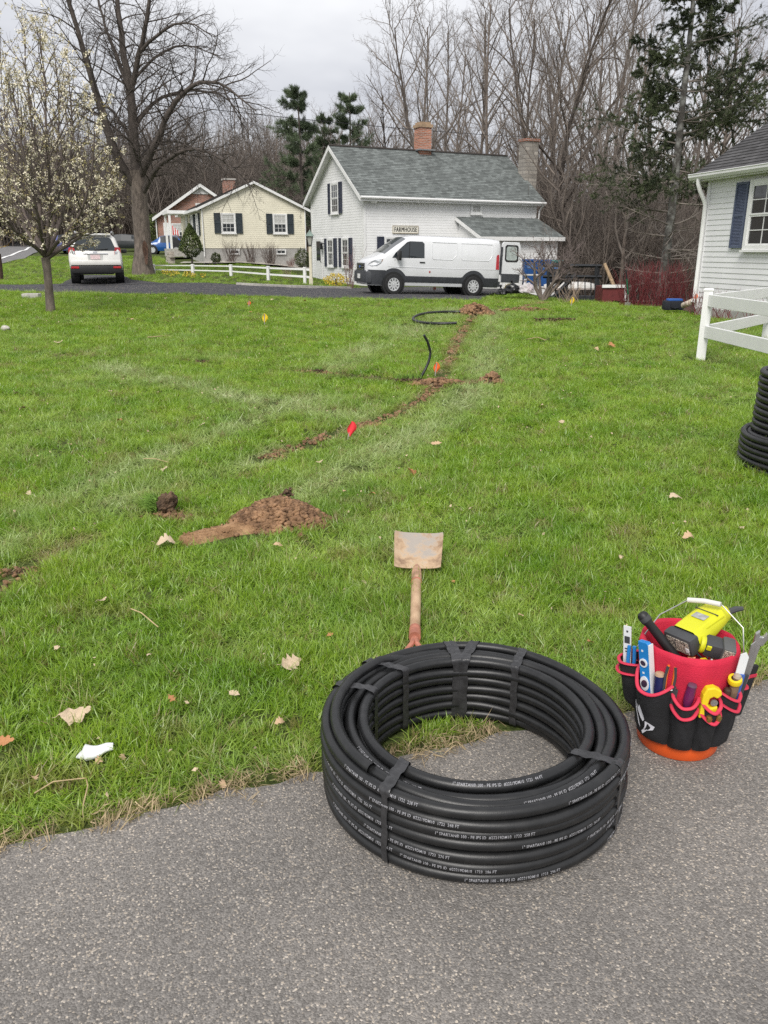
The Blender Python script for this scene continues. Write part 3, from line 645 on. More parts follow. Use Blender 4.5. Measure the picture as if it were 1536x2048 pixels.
slope(RH, 'roof', (L4, 7.28, ez4 + .06), -X_, (0, -math.cos(a4), math.sin(a4)), (0, math.sin(a4), math.cos(a4)), L4 + .3, w4, ROOF_D, .15, .06)
mb = MB(); mb.box((L4 / 2 - .14, -.15, ez4 - .09), (L4 + .26, .26, .02)); p0 = Vector((-.30, -.28, ez4 + .05)); up = Vector((0, math.cos(a4), math.sin(a4))) * w4
mb.prism([p0, p0 + up, p0 + up + Vector((0, 0, -.18)), p0 + Vector((0, 0, -.18))], (.03, 0, 0)); mb.box((L4 / 2 - .14, -.27, ez4 - .03), (L4 + .26, .025, .16)); mb.build('fascia', TRIM, RH)
mb = MB(); prof = [(-.43, .035), (-.43, -.08), (-.50, -.08), (-.545, -.02), (-.545, .02), (-.56, .045), (-.55, .055), (-.535, .03), (-.53, -.015), (-.495, -.065), (-.445, -.065), (-.445, .035)]
mb.prism([(-.33, y + .14, ez4 + zz) for y, zz in prof], (L4 + .3, 0, 0)); gt = mb.build('gutter', METAL_W, RH)
mb = MB(); mb.tube([(.02, -.34, ez4 - .06), (.02, -.34, ez4 - .16), (.02, -.27, ez4 - .32), (.02, -.14, ez4 - .52), (.02, -.085, ez4 - .64), (.02, -.085, .42), (.02, -.12, .33)], .052, 8, True, .8); mb.build('downspout', METAL_W, RH, True)
window(RH, (0, -.02, 0), X_, -Y_, 1.60, 2.75, 1.56, 3.02, 2, 2, fw=.10, curtain=False); shutter(RH, (0, -.02, 0), X_, -Y_, 1.10, 1.53, 1.60, 3.0, SHUT_B, 20)
shutter(RH, (0, -.02, 0), X_, -Y_, 2.82, 3.25, 1.60, 3.0, SHUT_B, 20)
# ================================================================== VEHICLES
def paint(name, c, rough=.28, coat=.6, var=.03): return M(name, c, rough, var, 2, coat=coat, spec=.5)
VAN_W = paint('van_white', (.68, .69, .705)); SUV_W = paint('suv_pearl', (.70, .69, .66))
CLAD = M('cladding_grey', (.045, .048, .055), .6, .12, 6); TYRE = M('tyre', (.018, .018, .019), .85, .2, 20)
RIM = M('rim_silver', (.60, .61, .62), .4, .08, 6, metallic=.25); CHROME = M('chrome', (.6, .6, .62), .15, .05, metallic=1.0)
RED_L = M('tail_lamp', (.42, .012, .02), .2, .2, 12, coat=.5); AMBER = M('amber_lens', (.62, .25, .04), .2, .1, coat=.5)
LENS = M('headlamp_lens', (.55, .57, .60), .12, .25, 10, coat=.8, spec=.8); BLACKP = M('black_plastic', (.015, .015, .016), .5, .15)
m, t, b = principled('car_glass'); b.inputs['Base Color'].default_value = (.022, .028, .032, 1); b.inputs['Roughness'].default_value = .05; b.inputs['Specular IOR Level'].default_value = .75
CARGLASS = m
def loft(rings, glass=None, cap0=True, cap1=True):
    # rings: half outlines (x, y, z), bottom centre to top centre; returns body MB and glass MBs
    n = len(rings[0]); full = [[Vector(p) for p in r] + [Vector((p[0], -p[1], p[2])) for p in r[-2:0:-1]] for r in rings]
    m = len(full[0]); body = MB(); gl = {}
    for r in full: body.v += [tuple(p) for p in r]
    for i in range(len(full) - 1):
        for k in range(m):
            f = (i * m + k, i * m + (k + 1) % m, (i + 1) * m + (k + 1) % m, (i + 1) * m + k)
            j = k if k < n - 1 else m - 1 - k; side = 1 if k < n - 1 else -1
            g = glass(i, j, side) if glass else None
            if g:
                q = gl.setdefault(g, MB()); q.add([body.v[a] for a in f], [(0, 1, 2, 3)])
            else: body.f.append(f)
    for on, i, rev in ((cap0, 0, True), (cap1, len(full) - 1, False)):
        if not on: continue
        for j in range(n - 1):
            a, b_ = i * m + j, i * m + j + 1; c = i * m + (m - j) % m; d = i * m + (m - j - 1) % m
            f = [a, b_, d, c]; f = list(dict.fromkeys(f))
            if len(f) > 2: body.f.append(tuple(f if not rev else f[::-1]))
    return body, gl
def wheel(parent, x, y, r, w=.22, spokes=7, side=1, rimmat=None):
    mt = Matrix.Translation((x, y, r)) @ Matrix.Rotation(-side * PI / 2, 4, 'X')
    mb = MB(); mb.lathe([(r * .66, -w / 2), (r * .92, -w / 2), (r, -w * .38), (r, w * .38), (r * .95, w * .48), (r * .70, w / 2), (r * .66, w * .44)], 28, mt, caps=False)
    wh = mb.build('wheel', TYRE, parent, True)
    mb = MB(); mb.lathe([(.001, w * .44), (r * .12, w * .43), (r * .15, w * .36)], 20, mt, caps=False); mb.lathe([(r * .60, w * .2), (r * .68, w * .42), (r * .60, w * .44), (r * .56, w * .2)], 28, mt, caps=False)
    for k in range(spokes):
        a = 2 * PI * k / spokes; q = MB(); q.box((r * .36, 0, w * .36), (r * .52, r * .13, w * .1)); q.xform(mt @ Matrix.Rotation(a, 4, 'Z')); mb.add(q.v, q.f)
    mb.build('rim', rimmat or RIM, wh, True)
    mb = MB(); mb.lathe([(.001, w * .40), (r * .30, w * .385), (r * .60, w * .36), (r * .665, w * .40)], 28, mt, caps=False); mb.build('hubcap', rimmat or RIM, wh, True)
    for k in range(spokes):
        q = MB(); q.box((r * .45, 0, w * .375), (r * .17, r * .095, w * .04)); q.xform(mt @ Matrix.Rotation(2 * PI * (k + .5) / spokes, 4, 'Z')); q.build('rim_slot', BLACKP, wh)
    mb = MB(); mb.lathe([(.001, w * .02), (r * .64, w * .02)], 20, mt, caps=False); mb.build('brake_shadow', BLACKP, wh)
    return wh
def overlay(parent, name, pts, yf, mat, off=.006, side=1, smooth=False, thick=.01):
    # a patch on the body's side: pts (x, z) -> y by yf(x, z)
    mb = MB(); n = len(pts); vs = [(x, side * (yf(x, z) + off), z) for x, z in pts]; vb = [(x, side * (yf(x, z) + off - thick), z) for x, z in pts]
    mb.add(vs + vb, [tuple(range(n))] + [(i, n + i, n + (i + 1) % n, (i + 1) % n) for i in range(n)])
    return mb.build(name, mat, parent, smooth)
def arc(cx, cz, r, a0, a1, n): return [(cx + r * math.cos(a0 + (a1 - a0) * i / (n - 1)), cz + r * math.sin(a0 + (a1 - a0) * i / (n - 1))) for i in range(n)]

# ------------------------------------------------------------------ white cargo van
pf = G(778, 587); pr = G(941, 592)
hd = (pf - pr); yaw = math.atan2(hd.y, hd.x)
fore = math.sqrt(hd.x ** 2 + hd.y ** 2)
VAN_YAW = PI + R(17)
pv = Vector(((pf.x + pr.x) / 2 - .2, 31.6, 0))
VAN = thing('cargo_van', 'white cargo van with grey lower cladding and its rear door open', 'van', (pv.x, pv.y, gzf(pv.x, pv.y) - .02), rot=(0, R(-2.0), VAN_YAW)); VAN.scale = (.945, 1, 1)
def ring(x, pts): return [(x, y, z) for y, z in pts]
full = [(0, .32), (.93, .32), (1.0, .58), (1.022, .88), (.99, 1.27), (.905, 1.86), (.80, 2.02), (.4, 2.085), (0, 2.1)]
def mod(i, **k): return None
rings = [ring(2.66, [(0, .36), (.50, .36), (.56, .5), (.58, .75), (.56, .93), (.52, 1.0), (.46, 1.03), (.2, 1.05), (0, 1.06)]),
         ring(2.60, [(0, .31), (.74, .31), (.82, .5), (.82, .8), (.78, 1.0), (.72, 1.09), (.62, 1.12), (.3, 1.14), (0, 1.15)]),
         ring(2.44, [(0, .30), (.87, .30), (.95, .55), (.95, .86), (.90, 1.10), (.84, 1.19), (.74, 1.22), (.4, 1.25), (0, 1.26)]),
         ring(2.20, [(0, .30), (.91, .30), (.99, .58), (1.0, .88), (.955, 1.19), (.89, 1.28), (.80, 1.31), (.4, 1.345), (0, 1.355)]),
         ring(1.98, [(0, .30), (.93, .31), (1.0, .58), (1.015, .88), (.975, 1.24), (.915, 1.36), (.84, 1.40), (.42, 1.44), (0, 1.455)]),
         ring(1.55, [(0, .30), (.93, .32), (1.0, .58), (1.02, .88), (.985, 1.27), (.935, 1.60), (.845, 1.70), (.42, 1.755), (0, 1.77)]),
         ring(1.15, [(0, .30), (.93, .32), (1.0, .58), (1.022, .88), (.99, 1.27), (.91, 1.80), (.82, 1.94), (.41, 2.005), (0, 2.02)]),
         ring(.75, [(0, .30), (.93, .32), (1.0, .58), (1.022, .88), (.99, 1.27), (.905, 1.85), (.80, 2.01), (.4, 2.075), (0, 2.09)]),
         ring(.2, full), ring(-.8, full), ring(-1.8, full), ring(-2.5, [(p[0] * .99, p[1]) for p in full]), ring(-2.74, [(p[0] * .97, p[1] - (.02 if p[1] > 1.9 else 0)) for p in full]),
         ring(-2.78, [(p[0] * .94, min(p[1], 2.04)) for p in full])]
body, gl = loft(rings, lambda i, j, s: 'windshield' if (i in (4, 5, 6) and j in (6, 7) and i < 6 or (i == 6 and False)) else None)
vb = body.build('body', VAN_W, VAN, True, sharp=50)
for k_, g_ in gl.items(): g_.build(k_, CARGLASS, VAN, True)
def vy(x, z):
    zs = [p[1] for p in full[1:7]]; ys_ = [p[0] for p in full[1:7]]
    y = float(np.interp(z, zs, ys_)); return y * float(np.interp(x, [-2.78, -2.74, -2.5, 1.55, 2.2, 2.44, 2.6, 2.66], [.94, .97, .99, 1, .978, .93, .80, .57]))
for s in (1, -1):
    overlay(VAN, 'side_window', [(1.72, 1.28), (1.60, 1.44), (1.12, 1.83), (1.0, 1.865), (.50, 1.865), (.42, 1.80), (.42, 1.30)], vy, CARGLASS, .010, s)
    wd = overlay(VAN, 'window_divider', [(1.06, 1.29), (1.03, 1.29), (1.00, 1.85), (1.03, 1.85)], vy, BLACKP, .015, s)
    # grey cladding between and behind the wheels
    lo = [(.95 * 1, .36)]
    r_a = .43
    seg = arc(1.65, .36, r_a, 0, PI * .52, 8)[::-1]
    cl = [(2.08, .33), (2.1, .52)] + arc(1.65, .36, r_a + .09, .28, PI - .12, 16) + [(1.12, .60), (-1.12, .60)] + arc(-1.65, .36, r_a + .09, .42, PI - .42, 16) + [(-2.12, .62), (-2.74, .62), (-2.74, .36), (-2.1, .36), (-1.2, .36), (-1.18, .46), (1.18, .46), (1.2, .36)]
    # lower cladding as quads along the side
    mbc = MB(); xs_ = np.linspace(2.62, -2.76, 90); vs = []
    for x in xs_:
        top = .84 if x > 2.0 else .66
        for ax in (1.65, -1.65):
            d = abs(x - ax)
            if d < .56: top = max(top, .36 + math.sqrt(max(.56 ** 2 - d * d, 0)))
        bot = .44 if -1.2 < x < 1.2 else .33
        ex_ = .03 if x > 2.05 else 0; vs += [(x, s * (vy(x, bot) + .012 + ex_), bot), (x, s * (vy(x, (bot + top) / 2) + .018 + ex_), (bot + top) / 2), (x, s * (vy(x, top) + .014 + ex_), top), (x, s * (vy(x, top) - .02), top + .004)]
    mbc.add(vs, [(a * 4 + k, (a + 1) * 4 + k, (a + 1) * 4 + k + 1, a * 4 + k + 1) for a in range(len(xs_) - 1) for k in range(3)]); mbc.build('side_cladding', CLAD, VAN, True)
    for ax in (1.65, -1.65):
        overlay(VAN, 'wheel_well', arc(ax, .36, .44, 0, 2 * PI, 33)[:-1], lambda x, z: 1.03, BLACKP, .003, s, thick=.3)
        wheel(VAN, ax, s * .965, .355, .24, 10, s)
    # mirror
    q = MB(); q.cbox((1.50, s * 1.16, 1.36), (.13, .22, .34), .04); q.tube([(1.55, s * .98, 1.28), (1.52, s * 1.1, 1.3)], .035, 6); q.build('mirror', BLACKP, VAN, True)
    overlay(VAN, 'headlamp', [(2.50, .98), (2.62, 1.0), (2.56, 1.10), (2.40, 1.185), (2.10, 1.24), (2.18, 1.10), (2.34, 1.0)], lambda x, z: vy(x, z), LENS, .03, s, thick=.06)
    overlay(VAN, 'side_marker', [(2.12, 1.14), (2.2, 1.10), (2.14, 1.23), (2.08, 1.23)], vy, AMBER, .004, s)
    overlay(VAN, 'tail_lamp', [(-2.60, .98), (-2.74, .98), (-2.74, 1.50), (-2.68, 1.52), (-2.62, 1.45)], vy, RED_L, .014, s)
    overlay(VAN, 'door_handle', [(.40, 1.13), (.62, 1.13), (.62, 1.17), (.40, 1.17)], vy, BLACKP, .03, s)
    for x0 in (.28, -1.02, 1.62):
        overlay(VAN, 'panel_gap', [(x0, .68), (x0 - .012, .68), (x0 - .012, 1.92 if x0 < 1 else 1.25), (x0, 1.92 if x0 < 1 else 1.25)], vy, CLAD, .002, s)
    # pressed panels on the cargo side
    for x0, x1 in ((.10, -.92), (-1.12, -2.45)):
        q = MB(); P4 = [(x0, 1.32), (x0 - .05, 1.27), (x1 + .18, 1.27), (x1, 1.45), (x1, 1.86), (x0, 1.86)]
        P4 = [(x, s * (vy(x, z) + .008), z) for x, z in P4]; q.tube(P4 + [P4[0]], .012, 5); q.build('pressed_panel', VAN_W, VAN, True)
    q = MB(); q.tube([(x, s * (vy(x, .98) + .004), .98 - .02 * math.sin((x + 2.7) * .6)) for x in np.linspace(1.9, -2.6, 20)], .014, 5); q.build('body_crease', VAN_W, VAN, True)
    overlay(VAN, 'fuel_flap_mark', [(.22, .80), (.17, .80), (.17, .86), (.22, .86)], vy, RED_L, .02, s)
mb = MB(); mb.cbox((2.63, 0, .60), (.16, 1.30, .44), .06); mb.cbox((2.52, .72, .58), (.24, .36, .42), .06, (0, 0, -.55)); mb.cbox((2.52, -.72, .58), (.24, .36, .42), .06, (0, 0, .55)); mb.build('front_bumper', CLAD, VAN, True)
mb = MB(); mb.cbox((2.665, 0, .93), (.05, .98, .26), .02); gr = mb.build('grille', BLACKP, VAN, True)
for zz in (.84, .93, 1.02): q = MB(); q.cbox((2.70, 0, zz), (.03, .90, .025), .008); q.build('grille_bar', CHROME, gr)
q = MB(); q.lathe([(.001, .02), (.09, .015), (.10, 0)], 20, Matrix.Translation((2.71, 0, .93)) @ Matrix.Rotation(PI / 2, 4, 'Y') @ Matrix.Scale(.5, 4, (1, 0, 0))); q.build('badge', M('badge_blue', (.03, .08, .25), .3), gr)
q = MB(); q.box((2.74, 0, .60), (.02, .32, .16)); q.build('licence_plate', M('plate_white', (.7, .7, .68), .5), VAN)
mb = MB(); mb.cbox((-2.80, 0, .45), (.14, 1.86, .20), .04); mb.build('rear_bumper', CLAD, VAN, True)
# driver-side rear door swung straight back
mb = MB(); P4 = [(-2.86, .52), (-3.66, .52), (-3.70, .6), (-3.66, 1.86), (-3.60, 1.98), (-2.92, 1.98), (-2.86, 1.9)]
mb.prism([(x, .90 - (z - .5) * .045, z) for x, z in P4], (0, .07, 0)); dr = mb.build('rear_door', VAN_W, VAN, False, .015)
mb = MB(); P5 = [(-2.99, 1.34), (-3.07, 1.27), (-3.52, 1.27), (-3.58, 1.34), (-3.56, 1.82), (-3.50, 1.88), (-3.05, 1.88), (-2.99, 1.82)]
mb.prism([(x, .971 - (z - .5) * .045, z) for x, z in P5], (0, .01, 0)); fr_ = mb.build('door_window_frame', BLACKP, dr)
P6 = [(-3.05, 1.37), (-3.11, 1.33), (-3.46, 1.33), (-3.51, 1.39), (-3.49, 1.77), (-3.44, 1.82), (-3.10, 1.82), (-3.05, 1.77)]
mb = MB(); mb.prism([(x, .982 - (z - .5) * .045, z) for x, z in P6], (0, .003, 0)); mb.build('door_window', M('glass_reflecting', (.40, .45, .43), .1, .12, 5, coat=.5), dr)
mb = MB(); mb.prism([(x, .972 - (z - .5) * .045, z) for x, z in ((-2.87, .53), (-3.66, .53), (-3.68, .84), (-2.87, .84))], (0, .012, 0)); mb.build('door_cladding', CLAD, dr)
mb = MB(); mb.box((-2.84, .92, 1.3), (.06, .1, 1.0)); mb.build('door_hinge', CLAD, dr)

# ------------------------------------------------------------------ white estate car seen from behind
ps = at(192, 563, 29.4)
SUV = thing('parked_suv', 'white SUV parked tail-on on the dark spur beside the blossoming tree', 'car', (ps.x - .66, ps.y + 2.3, gzf(ps.x - .66, ps.y + 2.3) + .02), R(90 + 17.5))
hp = [(0, .34), (.84, .34), (.89, .55), (.90, .80), (.885, 1.02), (.72, 1.52), (.60, 1.63), (.3, 1.675), (0, 1.685)]
def xs_ring(f, w=1.0, lift=0): return [(f(z), y * w, z + (lift if z > 1.3 else 0)) for y, z in hp]
def rearx(d): return lambda z: float(np.interp(z, [.3, .55, .8, 1.02, 1.52, 1.63, 1.7], [-2.22, -2.30, -2.28, -2.22, -1.97, -1.92, -1.86])) + d
rings = [xs_ring(rearx(0), .90), xs_ring(rearx(.05), .965), xs_ring(rearx(.18), 1.0),
         xs_ring(lambda z: -1.5 + (z - .3) * .1), ring(-.5, [(y, z + (.02 if z > 1.5 else 0)) for y, z in hp]), ring(.4, hp),
         ring(.75, [(0, .3), (.84, .34), (.89, .55), (.90, .8), (.885, 1.02), (.74, 1.47), (.62, 1.57), (.3, 1.61), (0, 1.62)]),
         ring(1.35, [(0, .3), (.84, .34), (.89, .55), (.90, .8), (.87, 1.0), (.80, 1.06), (.70, 1.10), (.3, 1.13), (0, 1.14)]),
         ring(2.0, [(0, .3), (.80, .34), (.86, .5), (.86, .72), (.82, .88), (.74, .94), (.64, .97), (.3, .99), (0, 1.0)]),
         ring(2.28, [(0, .34), (.6, .36), (.64, .5), (.64, .66), (.60, .76), (.54, .8), (.46, .82), (.2, .84), (0, .85)])]
body, gl = loft(rings, lambda i, j, s: ('side_window' if j == 4 and i in (3, 4, 5) else ('windshield' if j in (6, 7) and i == 6 else None)))
body.build('body', SUV_W, SUV, True, sharp=50)
for k_, g_ in gl.items(): g_.build(k_, CARGLASS, SUV, True)
def rear_patch(parent, name, pts, mat, off=.01, thick=.02, smooth=False, xf=rearx(0)):
    mb = MB(); mb.prism([(xf(z) - off, y, z) for y, z in pts], (thick, 0, 0)); return mb.build(name, mat, parent, smooth)
rear_patch(SUV, 'rear_window', [(-.66, 1.10), (.66, 1.10), (.70, 1.16), (.57, 1.50), (.50, 1.54), (-.50, 1.54), (-.57, 1.50), (-.70, 1.16)], CARGLASS, .014)
rear_patch(SUV, 'hatch_crease', [(-.42, .985), (.42, .985), (.42, 1.01), (-.42, 1.01)], CHROME, .03, .04)
rear_patch(SUV, 'plate_recess', [(-.24, .80), (.24, .80), (.26, .975), (-.26, .975)], M('suv_recess', (.42, .42, .40), .5), .008, .01)
rear_patch(SUV, 'licence_plate', [(-.16, .81), (.16, .81), (.16, .96), (-.16, .96)], M('plate_pink', (.55, .42, .42), .6, .3, 30), .02, .01)
rear_patch(SUV, 'badge', [(-.07, 1.03), (.07, 1.03), (.07, 1.075), (-.07, 1.075)], CHROME, .02, .01)
rear_patch(SUV, 'lower_seam', [(-.60, .635), (.60, .635), (.60, .65), (-.60, .65)], BLACKP, .006, .01)
mb = MB(); mb.cbox((-2.30, 0, .69), (.16, 1.70, .16), .05); mb.build('bumper', SUV_W, SUV, True)
mb = MB(); mb.cbox((-2.285, 0, .47), (.18, 1.72, .26), .05); mb.prism([(-2.3, -.55, .30), (-2.3, .55, .30), (-2.3, .62, .36), (-2.3, -.62, .36)], (.1, 0, 0)); mb.build('lower_bumper', BLACKP, SUV, True)
for s in (1, -1):
    mb = MB(); mb.prism([(-2.245, s * .64, .93), (-2.16, s * .86, .90), (-2.08, s * .885, .96), (-2.10, s * .86, 1.20), (-2.19, s * .68, 1.22)], (.10, 0, 0)); tl = mb.build('tail_lamp', RED_L, SUV)
    mb = MB(); mb.prism([(-2.262, s * .67, 1.0), (-2.20, s * .83, .98), (-2.185, s * .83, 1.06), (-2.24, s * .67, 1.09)], (.03, 0, 0)); mb.build('lamp_lens', LENS, tl)
    mb = MB(); mb.cbox((-2.385, s * .70, .54), (.02, .26, .07), .008); mb.build('reflector', RED_L, SUV)
    mb = MB(); mb.tube([(-1.75, s * .60, 1.70), (-1.6, s * .62, 1.745), (.2, s * .66, 1.745), (.4, s * .66, 1.69)], .025, 6); mb.build('roof_rail', M('rail_silver', (.4, .4, .42), .4), SUV, True)
    for ax in (1.32, -1.32):
        overlay(SUV, 'wheel_well', arc(ax, .34, .42, 0, 2 * PI, 29)[:-1], lambda x, z: .905, BLACKP, .003, s, thick=.3); wheel(SUV, ax, s * .80, .345, .23, 5, s)
    q = MB(); q.cbox((.85, s * 1.0, 1.08), (.12, .2, .15), .04); q.tube([(.88, s * .86, 1.03), (.86, s * .95, 1.05)], .025, 5); q.build('mirror', BLACKP, SUV, True)
mb = MB(); mb.cbox((-1.93, 0, 1.645), (.24, 1.16, .05), .02, (0, -.1, 0)); mb.build('spoiler', SUV_W, SUV, True)
mb = MB(); mb.tube([(-2.22, .02, 1.13), (-2.20, -.3, 1.15), (-2.19, -.44, 1.17)], .014, 5); mb.build('rear_wiper', BLACKP, SUV)
mb = MB(); mb.lathe([(.035, 0), (.035, .16)], 12, Matrix.Translation((-2.40, -.48, .31)) @ Matrix.Rotation(PI / 2, 4, 'Y'), caps=False); mb.build('exhaust', CHROME, SUV, True)

# ------------------------------------------------------------------ small cars far behind
FARGLASS = M('far_car_glass', (.03, .035, .04), .35, .2, spec=.3)
def far_car(name, label, loc, rotz, mat, L_, H_, Wd, kind):
    c = thing(name, label, 'car', loc, rotz)
    w = Wd / 2; h = H_
    base = [(0, .25), (.92 * w, .25), (w, .45), (w, .62 * h - .2), (.97 * w, .60 * h)]
    def rg(x, top, sh=.78):
        belt = min(.60 * h, top * .92)
        return [(x, 0, .22), (x, .92 * w, .24), (x, w, .42), (x, w, .42 * h), (x, .96 * w, belt), (x, sh * w, max(top * .965, belt + .01)), (x, .5 * w, max(top * .99, belt + .015)), (x, 0, max(top, belt + .02))]
    if kind == 'sedan': prof = [(-.5, .52), (-.47, .62), (-.34, .66), (-.18, .94), (.0, 1.0), (.12, .97), (.27, .68), (.44, .56), (.5, .40)]
    else: prof = [(-.5, .56), (-.48, .70), (-.40, .93), (-.2, 1.0), (.0, .985), (.1, .95), (.33, .66), (.46, .50), (.5, .36)]
    rings = [rg(x * L_, t_ * h) for x, t_ in prof]
    for k in (0, -1): rings[k] = [(x, y * .85, z) for x, y, z in rings[k]]
    gset = (3, 4) if kind == 'sedan' else (2, 3, 4)
    body, gl = loft(rings, lambda i, j, s: ('side_window' if j == 4 and i in gset else ('windshield' if j in (5, 6) and i == 5 else ('rear_window' if j in (5, 6) and i == (2 if kind == 'sedan' else 1) else None))))
    body.build('body', mat, c, True, sharp=50)
    for k_, g_ in gl.items(): g_.build(k_, FARGLASS, c, True)
    r_ = .31
    for s in (1, -1):
        for ax in (.33 * L_, -.33 * L_):
            mbq = MB(); mbq.lathe([(.001, 0), (.38, 0), (.38, -.2)], 20, Matrix.Translation((ax, s * (w + .004), .31)) @ Matrix.Rotation(-s * PI / 2, 4, 'X'), caps=False); mbq.build('wheel_well', BLACKP, c)
            wheel(c, ax, s * (w - .06), r_, .2, 6, s)
        mbq = MB(); mbq.box((.40 * L_, s * (w - .10), .48 * h), (.3, .2, .12)); mbq.build('headlamp', LENS, c)
        mbq = MB(); mbq.box((-.48 * L_, s * (w - .14), .50 * h), (.12, .2, .14)); mbq.build('tail_lamp', RED_L, c)
    return c
BLUE = paint('car_blue', (.012, .085, .30)); BLK = paint('car_black', (.018, .022, .024), .55, .1); PURP = paint('car_violet', (.06, .07, .26)); GREYC = paint('car_grey', (.06, .05, .055))
p = at(331, 497, 66); smart = far_car('small_blue_car', 'tiny bright blue hatchback parked on the grass left of the brick house', (p.x, p.y, gzf(p.x, p.y)), R(180 + 8), BLUE, 2.7, 1.4, 1.55, 'hatch')
mb = MB(); mb.prism([(-.55, .785, .62), (-1.2, .76, .62), (-1.28, .74, .98), (-.75, .74, 1.28), (-.52, .77, 1.0)], (0, .012, 0)); mb.build('rear_panel', BLACKP, smart)
p = at(250, 499, 72); far_car('black_sedan', 'black sedan half hidden behind the big bare tree trunk', (p.x, p.y, gzf(p.x, p.y)), R(180), BLK, 4.8, 1.4, 1.8, 'sedan')
p = at(141, 499, 66); far_car('violet_blue_car', 'violet-blue car glimpsed left of the white SUV', (p.x, p.y, gzf(p.x, p.y)), R(150), PURP, 4.2, 1.5, 1.75, 'hatch')
# ================================================================== TREES
BARK = M('bark_grey', (.15, .122, .102), .95, .35, 9, .9, 26, stretch=(1, 1, .35))
BARK_D = M('bark_dark', (.085, .070, .061), .95, .3, 9, .9, 26, stretch=(1, 1, .35))
BARK_TW = M('twig_brown', (.175, .146, .124), .9, .25, .8)
BARK_TW2 = M('twig_grey', (.20, .172, .150), .9, .25, .8)
BARK_L = M('bark_lichen', (.10, .092, .082), .95, .3, 5, .6, 20, base2=(.25, .25, .23), lo=.45, hi=.72)
def rnd(a, b): return random.uniform(a, b)
def rvec(): return Vector((random.gauss(0, 1), random.gauss(0, 1), random.gauss(0, 1)))
def poly_mesh(polys, sides):
    # many tapered tubes in one mesh; polys: list of (pts (n,3), radii (n,))
    V = []; Fq = []; off = 0
    by = {}
    for P, r in polys: by.setdefault(len(P), []).append((P, r))
    for n, lst in by.items():
        P = np.array([a for a, _ in lst], float); r = np.array([b_ for _, b_ in lst], float); m = len(lst)
        T = np.empty_like(P); T[:, 1:-1] = P[:, 2:] - P[:, :-2]; T[:, 0] = P[:, 1] - P[:, 0]; T[:, -1] = P[:, -1] - P[:, -2]
        T /= np.linalg.norm(T, axis=2, keepdims=True) + 1e-9
        ref = np.where(np.abs(T[:, :1, 2:3]) > .85, np.array([1., 0, 0]), np.array([0, 0, 1.])); ref = np.broadcast_to(ref, T.shape)
        u = np.cross(T, ref); u /= np.linalg.norm(u, axis=2, keepdims=True) + 1e-9; w = np.cross(T, u)
        a = np.arange(sides) * 2 * PI / sides
        ringv = P[:, :, None] + r[:, :, None, None] * (u[:, :, None] * np.cos(a)[None, None, :, None] + w[:, :, None] * np.sin(a)[None, None, :, None])
        V.append(ringv.reshape(-1, 3))
        base = off + np.arange(m)[:, None, None] * n * sides + np.arange(n - 1)[None, :, None] * sides; k = np.arange(sides)[None, None]; k2 = (k + 1) % sides
        q = np.stack([base + k, base + k2, base + sides + k2, base + sides + k], -1).reshape(-1, 4); Fq.append(q); off += m * n * sides
    return np.concatenate(V), np.concatenate(Fq)
def grow(out, p, d, L_, r, lvl, prm):
    n = prm['seg'][lvl]; pts = [tuple(p)]; rad = [r]; p = Vector(p); d = Vector(d).normalized(); dirs = [d.copy()]
    tip = r * prm.get('tip', .3)
    for i in range(n):
        d = d + rvec() * prm['wob'][lvl] + Vector((0, 0, prm['up'][lvl])); d.normalize(); p = p + d * (L_ / n)
        pts.append(tuple(p)); rad.append(r + (tip - r) * (i + 1) / n); dirs.append(d.copy())
    out[lvl].append((pts, rad))
    if lvl + 1 < prm['levels']: sprout(out, pts, rad, L_, lvl, prm)
def sprout(out, pts, rad, L_, lvl, prm, count=None, t0=None):
    n = len(pts) - 1; cnt = count or prm['kids'][lvl]; t0 = prm['t0'][lvl] if t0 is None else t0
    az = rnd(0, 6.28)
    for k in range(cnt):
        t = t0 + (1 - t0) * (k + rnd(.1, .9)) / cnt; f = t * n; i = min(int(f), n - 1); f -= i
        a, b_ = Vector(pts[i]), Vector(pts[i + 1]); q = a.lerp(b_, f); ax = (b_ - a).normalized(); rr = rad[i] + (rad[i + 1] - rad[i]) * f
        az += 2.4 + rnd(-.5, .5)
        s = ax.cross(Vector((0, 0, 1)) if abs(ax.z) < .9 else Vector((1, 0, 0))).normalized(); s2 = ax.cross(s)
        ang = R(prm['ang'][lvl]) * rnd(.75, 1.25)
        dd = ax * math.cos(ang) + (s * math.cos(az) + s2 * math.sin(az)) * math.sin(ang)
        ll = L_ * prm['len'][lvl] * rnd(.6, 1.15) * (1 - prm['fall'][lvl] * (t - t0) / max(1 - t0, .01))
        grow(out, q, dd, ll, max(min(rr * .75, prm['rk'][lvl] * (.6 + ll)), prm['rmin']), lvl + 1, prm)
def tree_from(out, root, tmat, cmat, trunk_levels=1, names=('trunk', 'crown')):
    V, Fq = [], []; o = 0
    for lv, polys in enumerate(out[:trunk_levels]):
        if polys:
            v, f = poly_mesh(polys, 10); V.append(v); Fq.append(f + o); o += len(v)
    link(names[0], np_mesh(names[0], np.concatenate(V), [np.concatenate(Fq)], True), tmat, root)
    V, Fq = [], []; o = 0
    for lv, polys in enumerate(out[trunk_levels:]):
        if polys:
            v, f = poly_mesh(polys, 6 if lv == 0 else (4 if lv == 1 else 3)); V.append(v); Fq.append(f + o); o += len(v)
    return link(names[1], np_mesh(names[1], np.concatenate(V), [np.concatenate(Fq)], True), cmat, root)

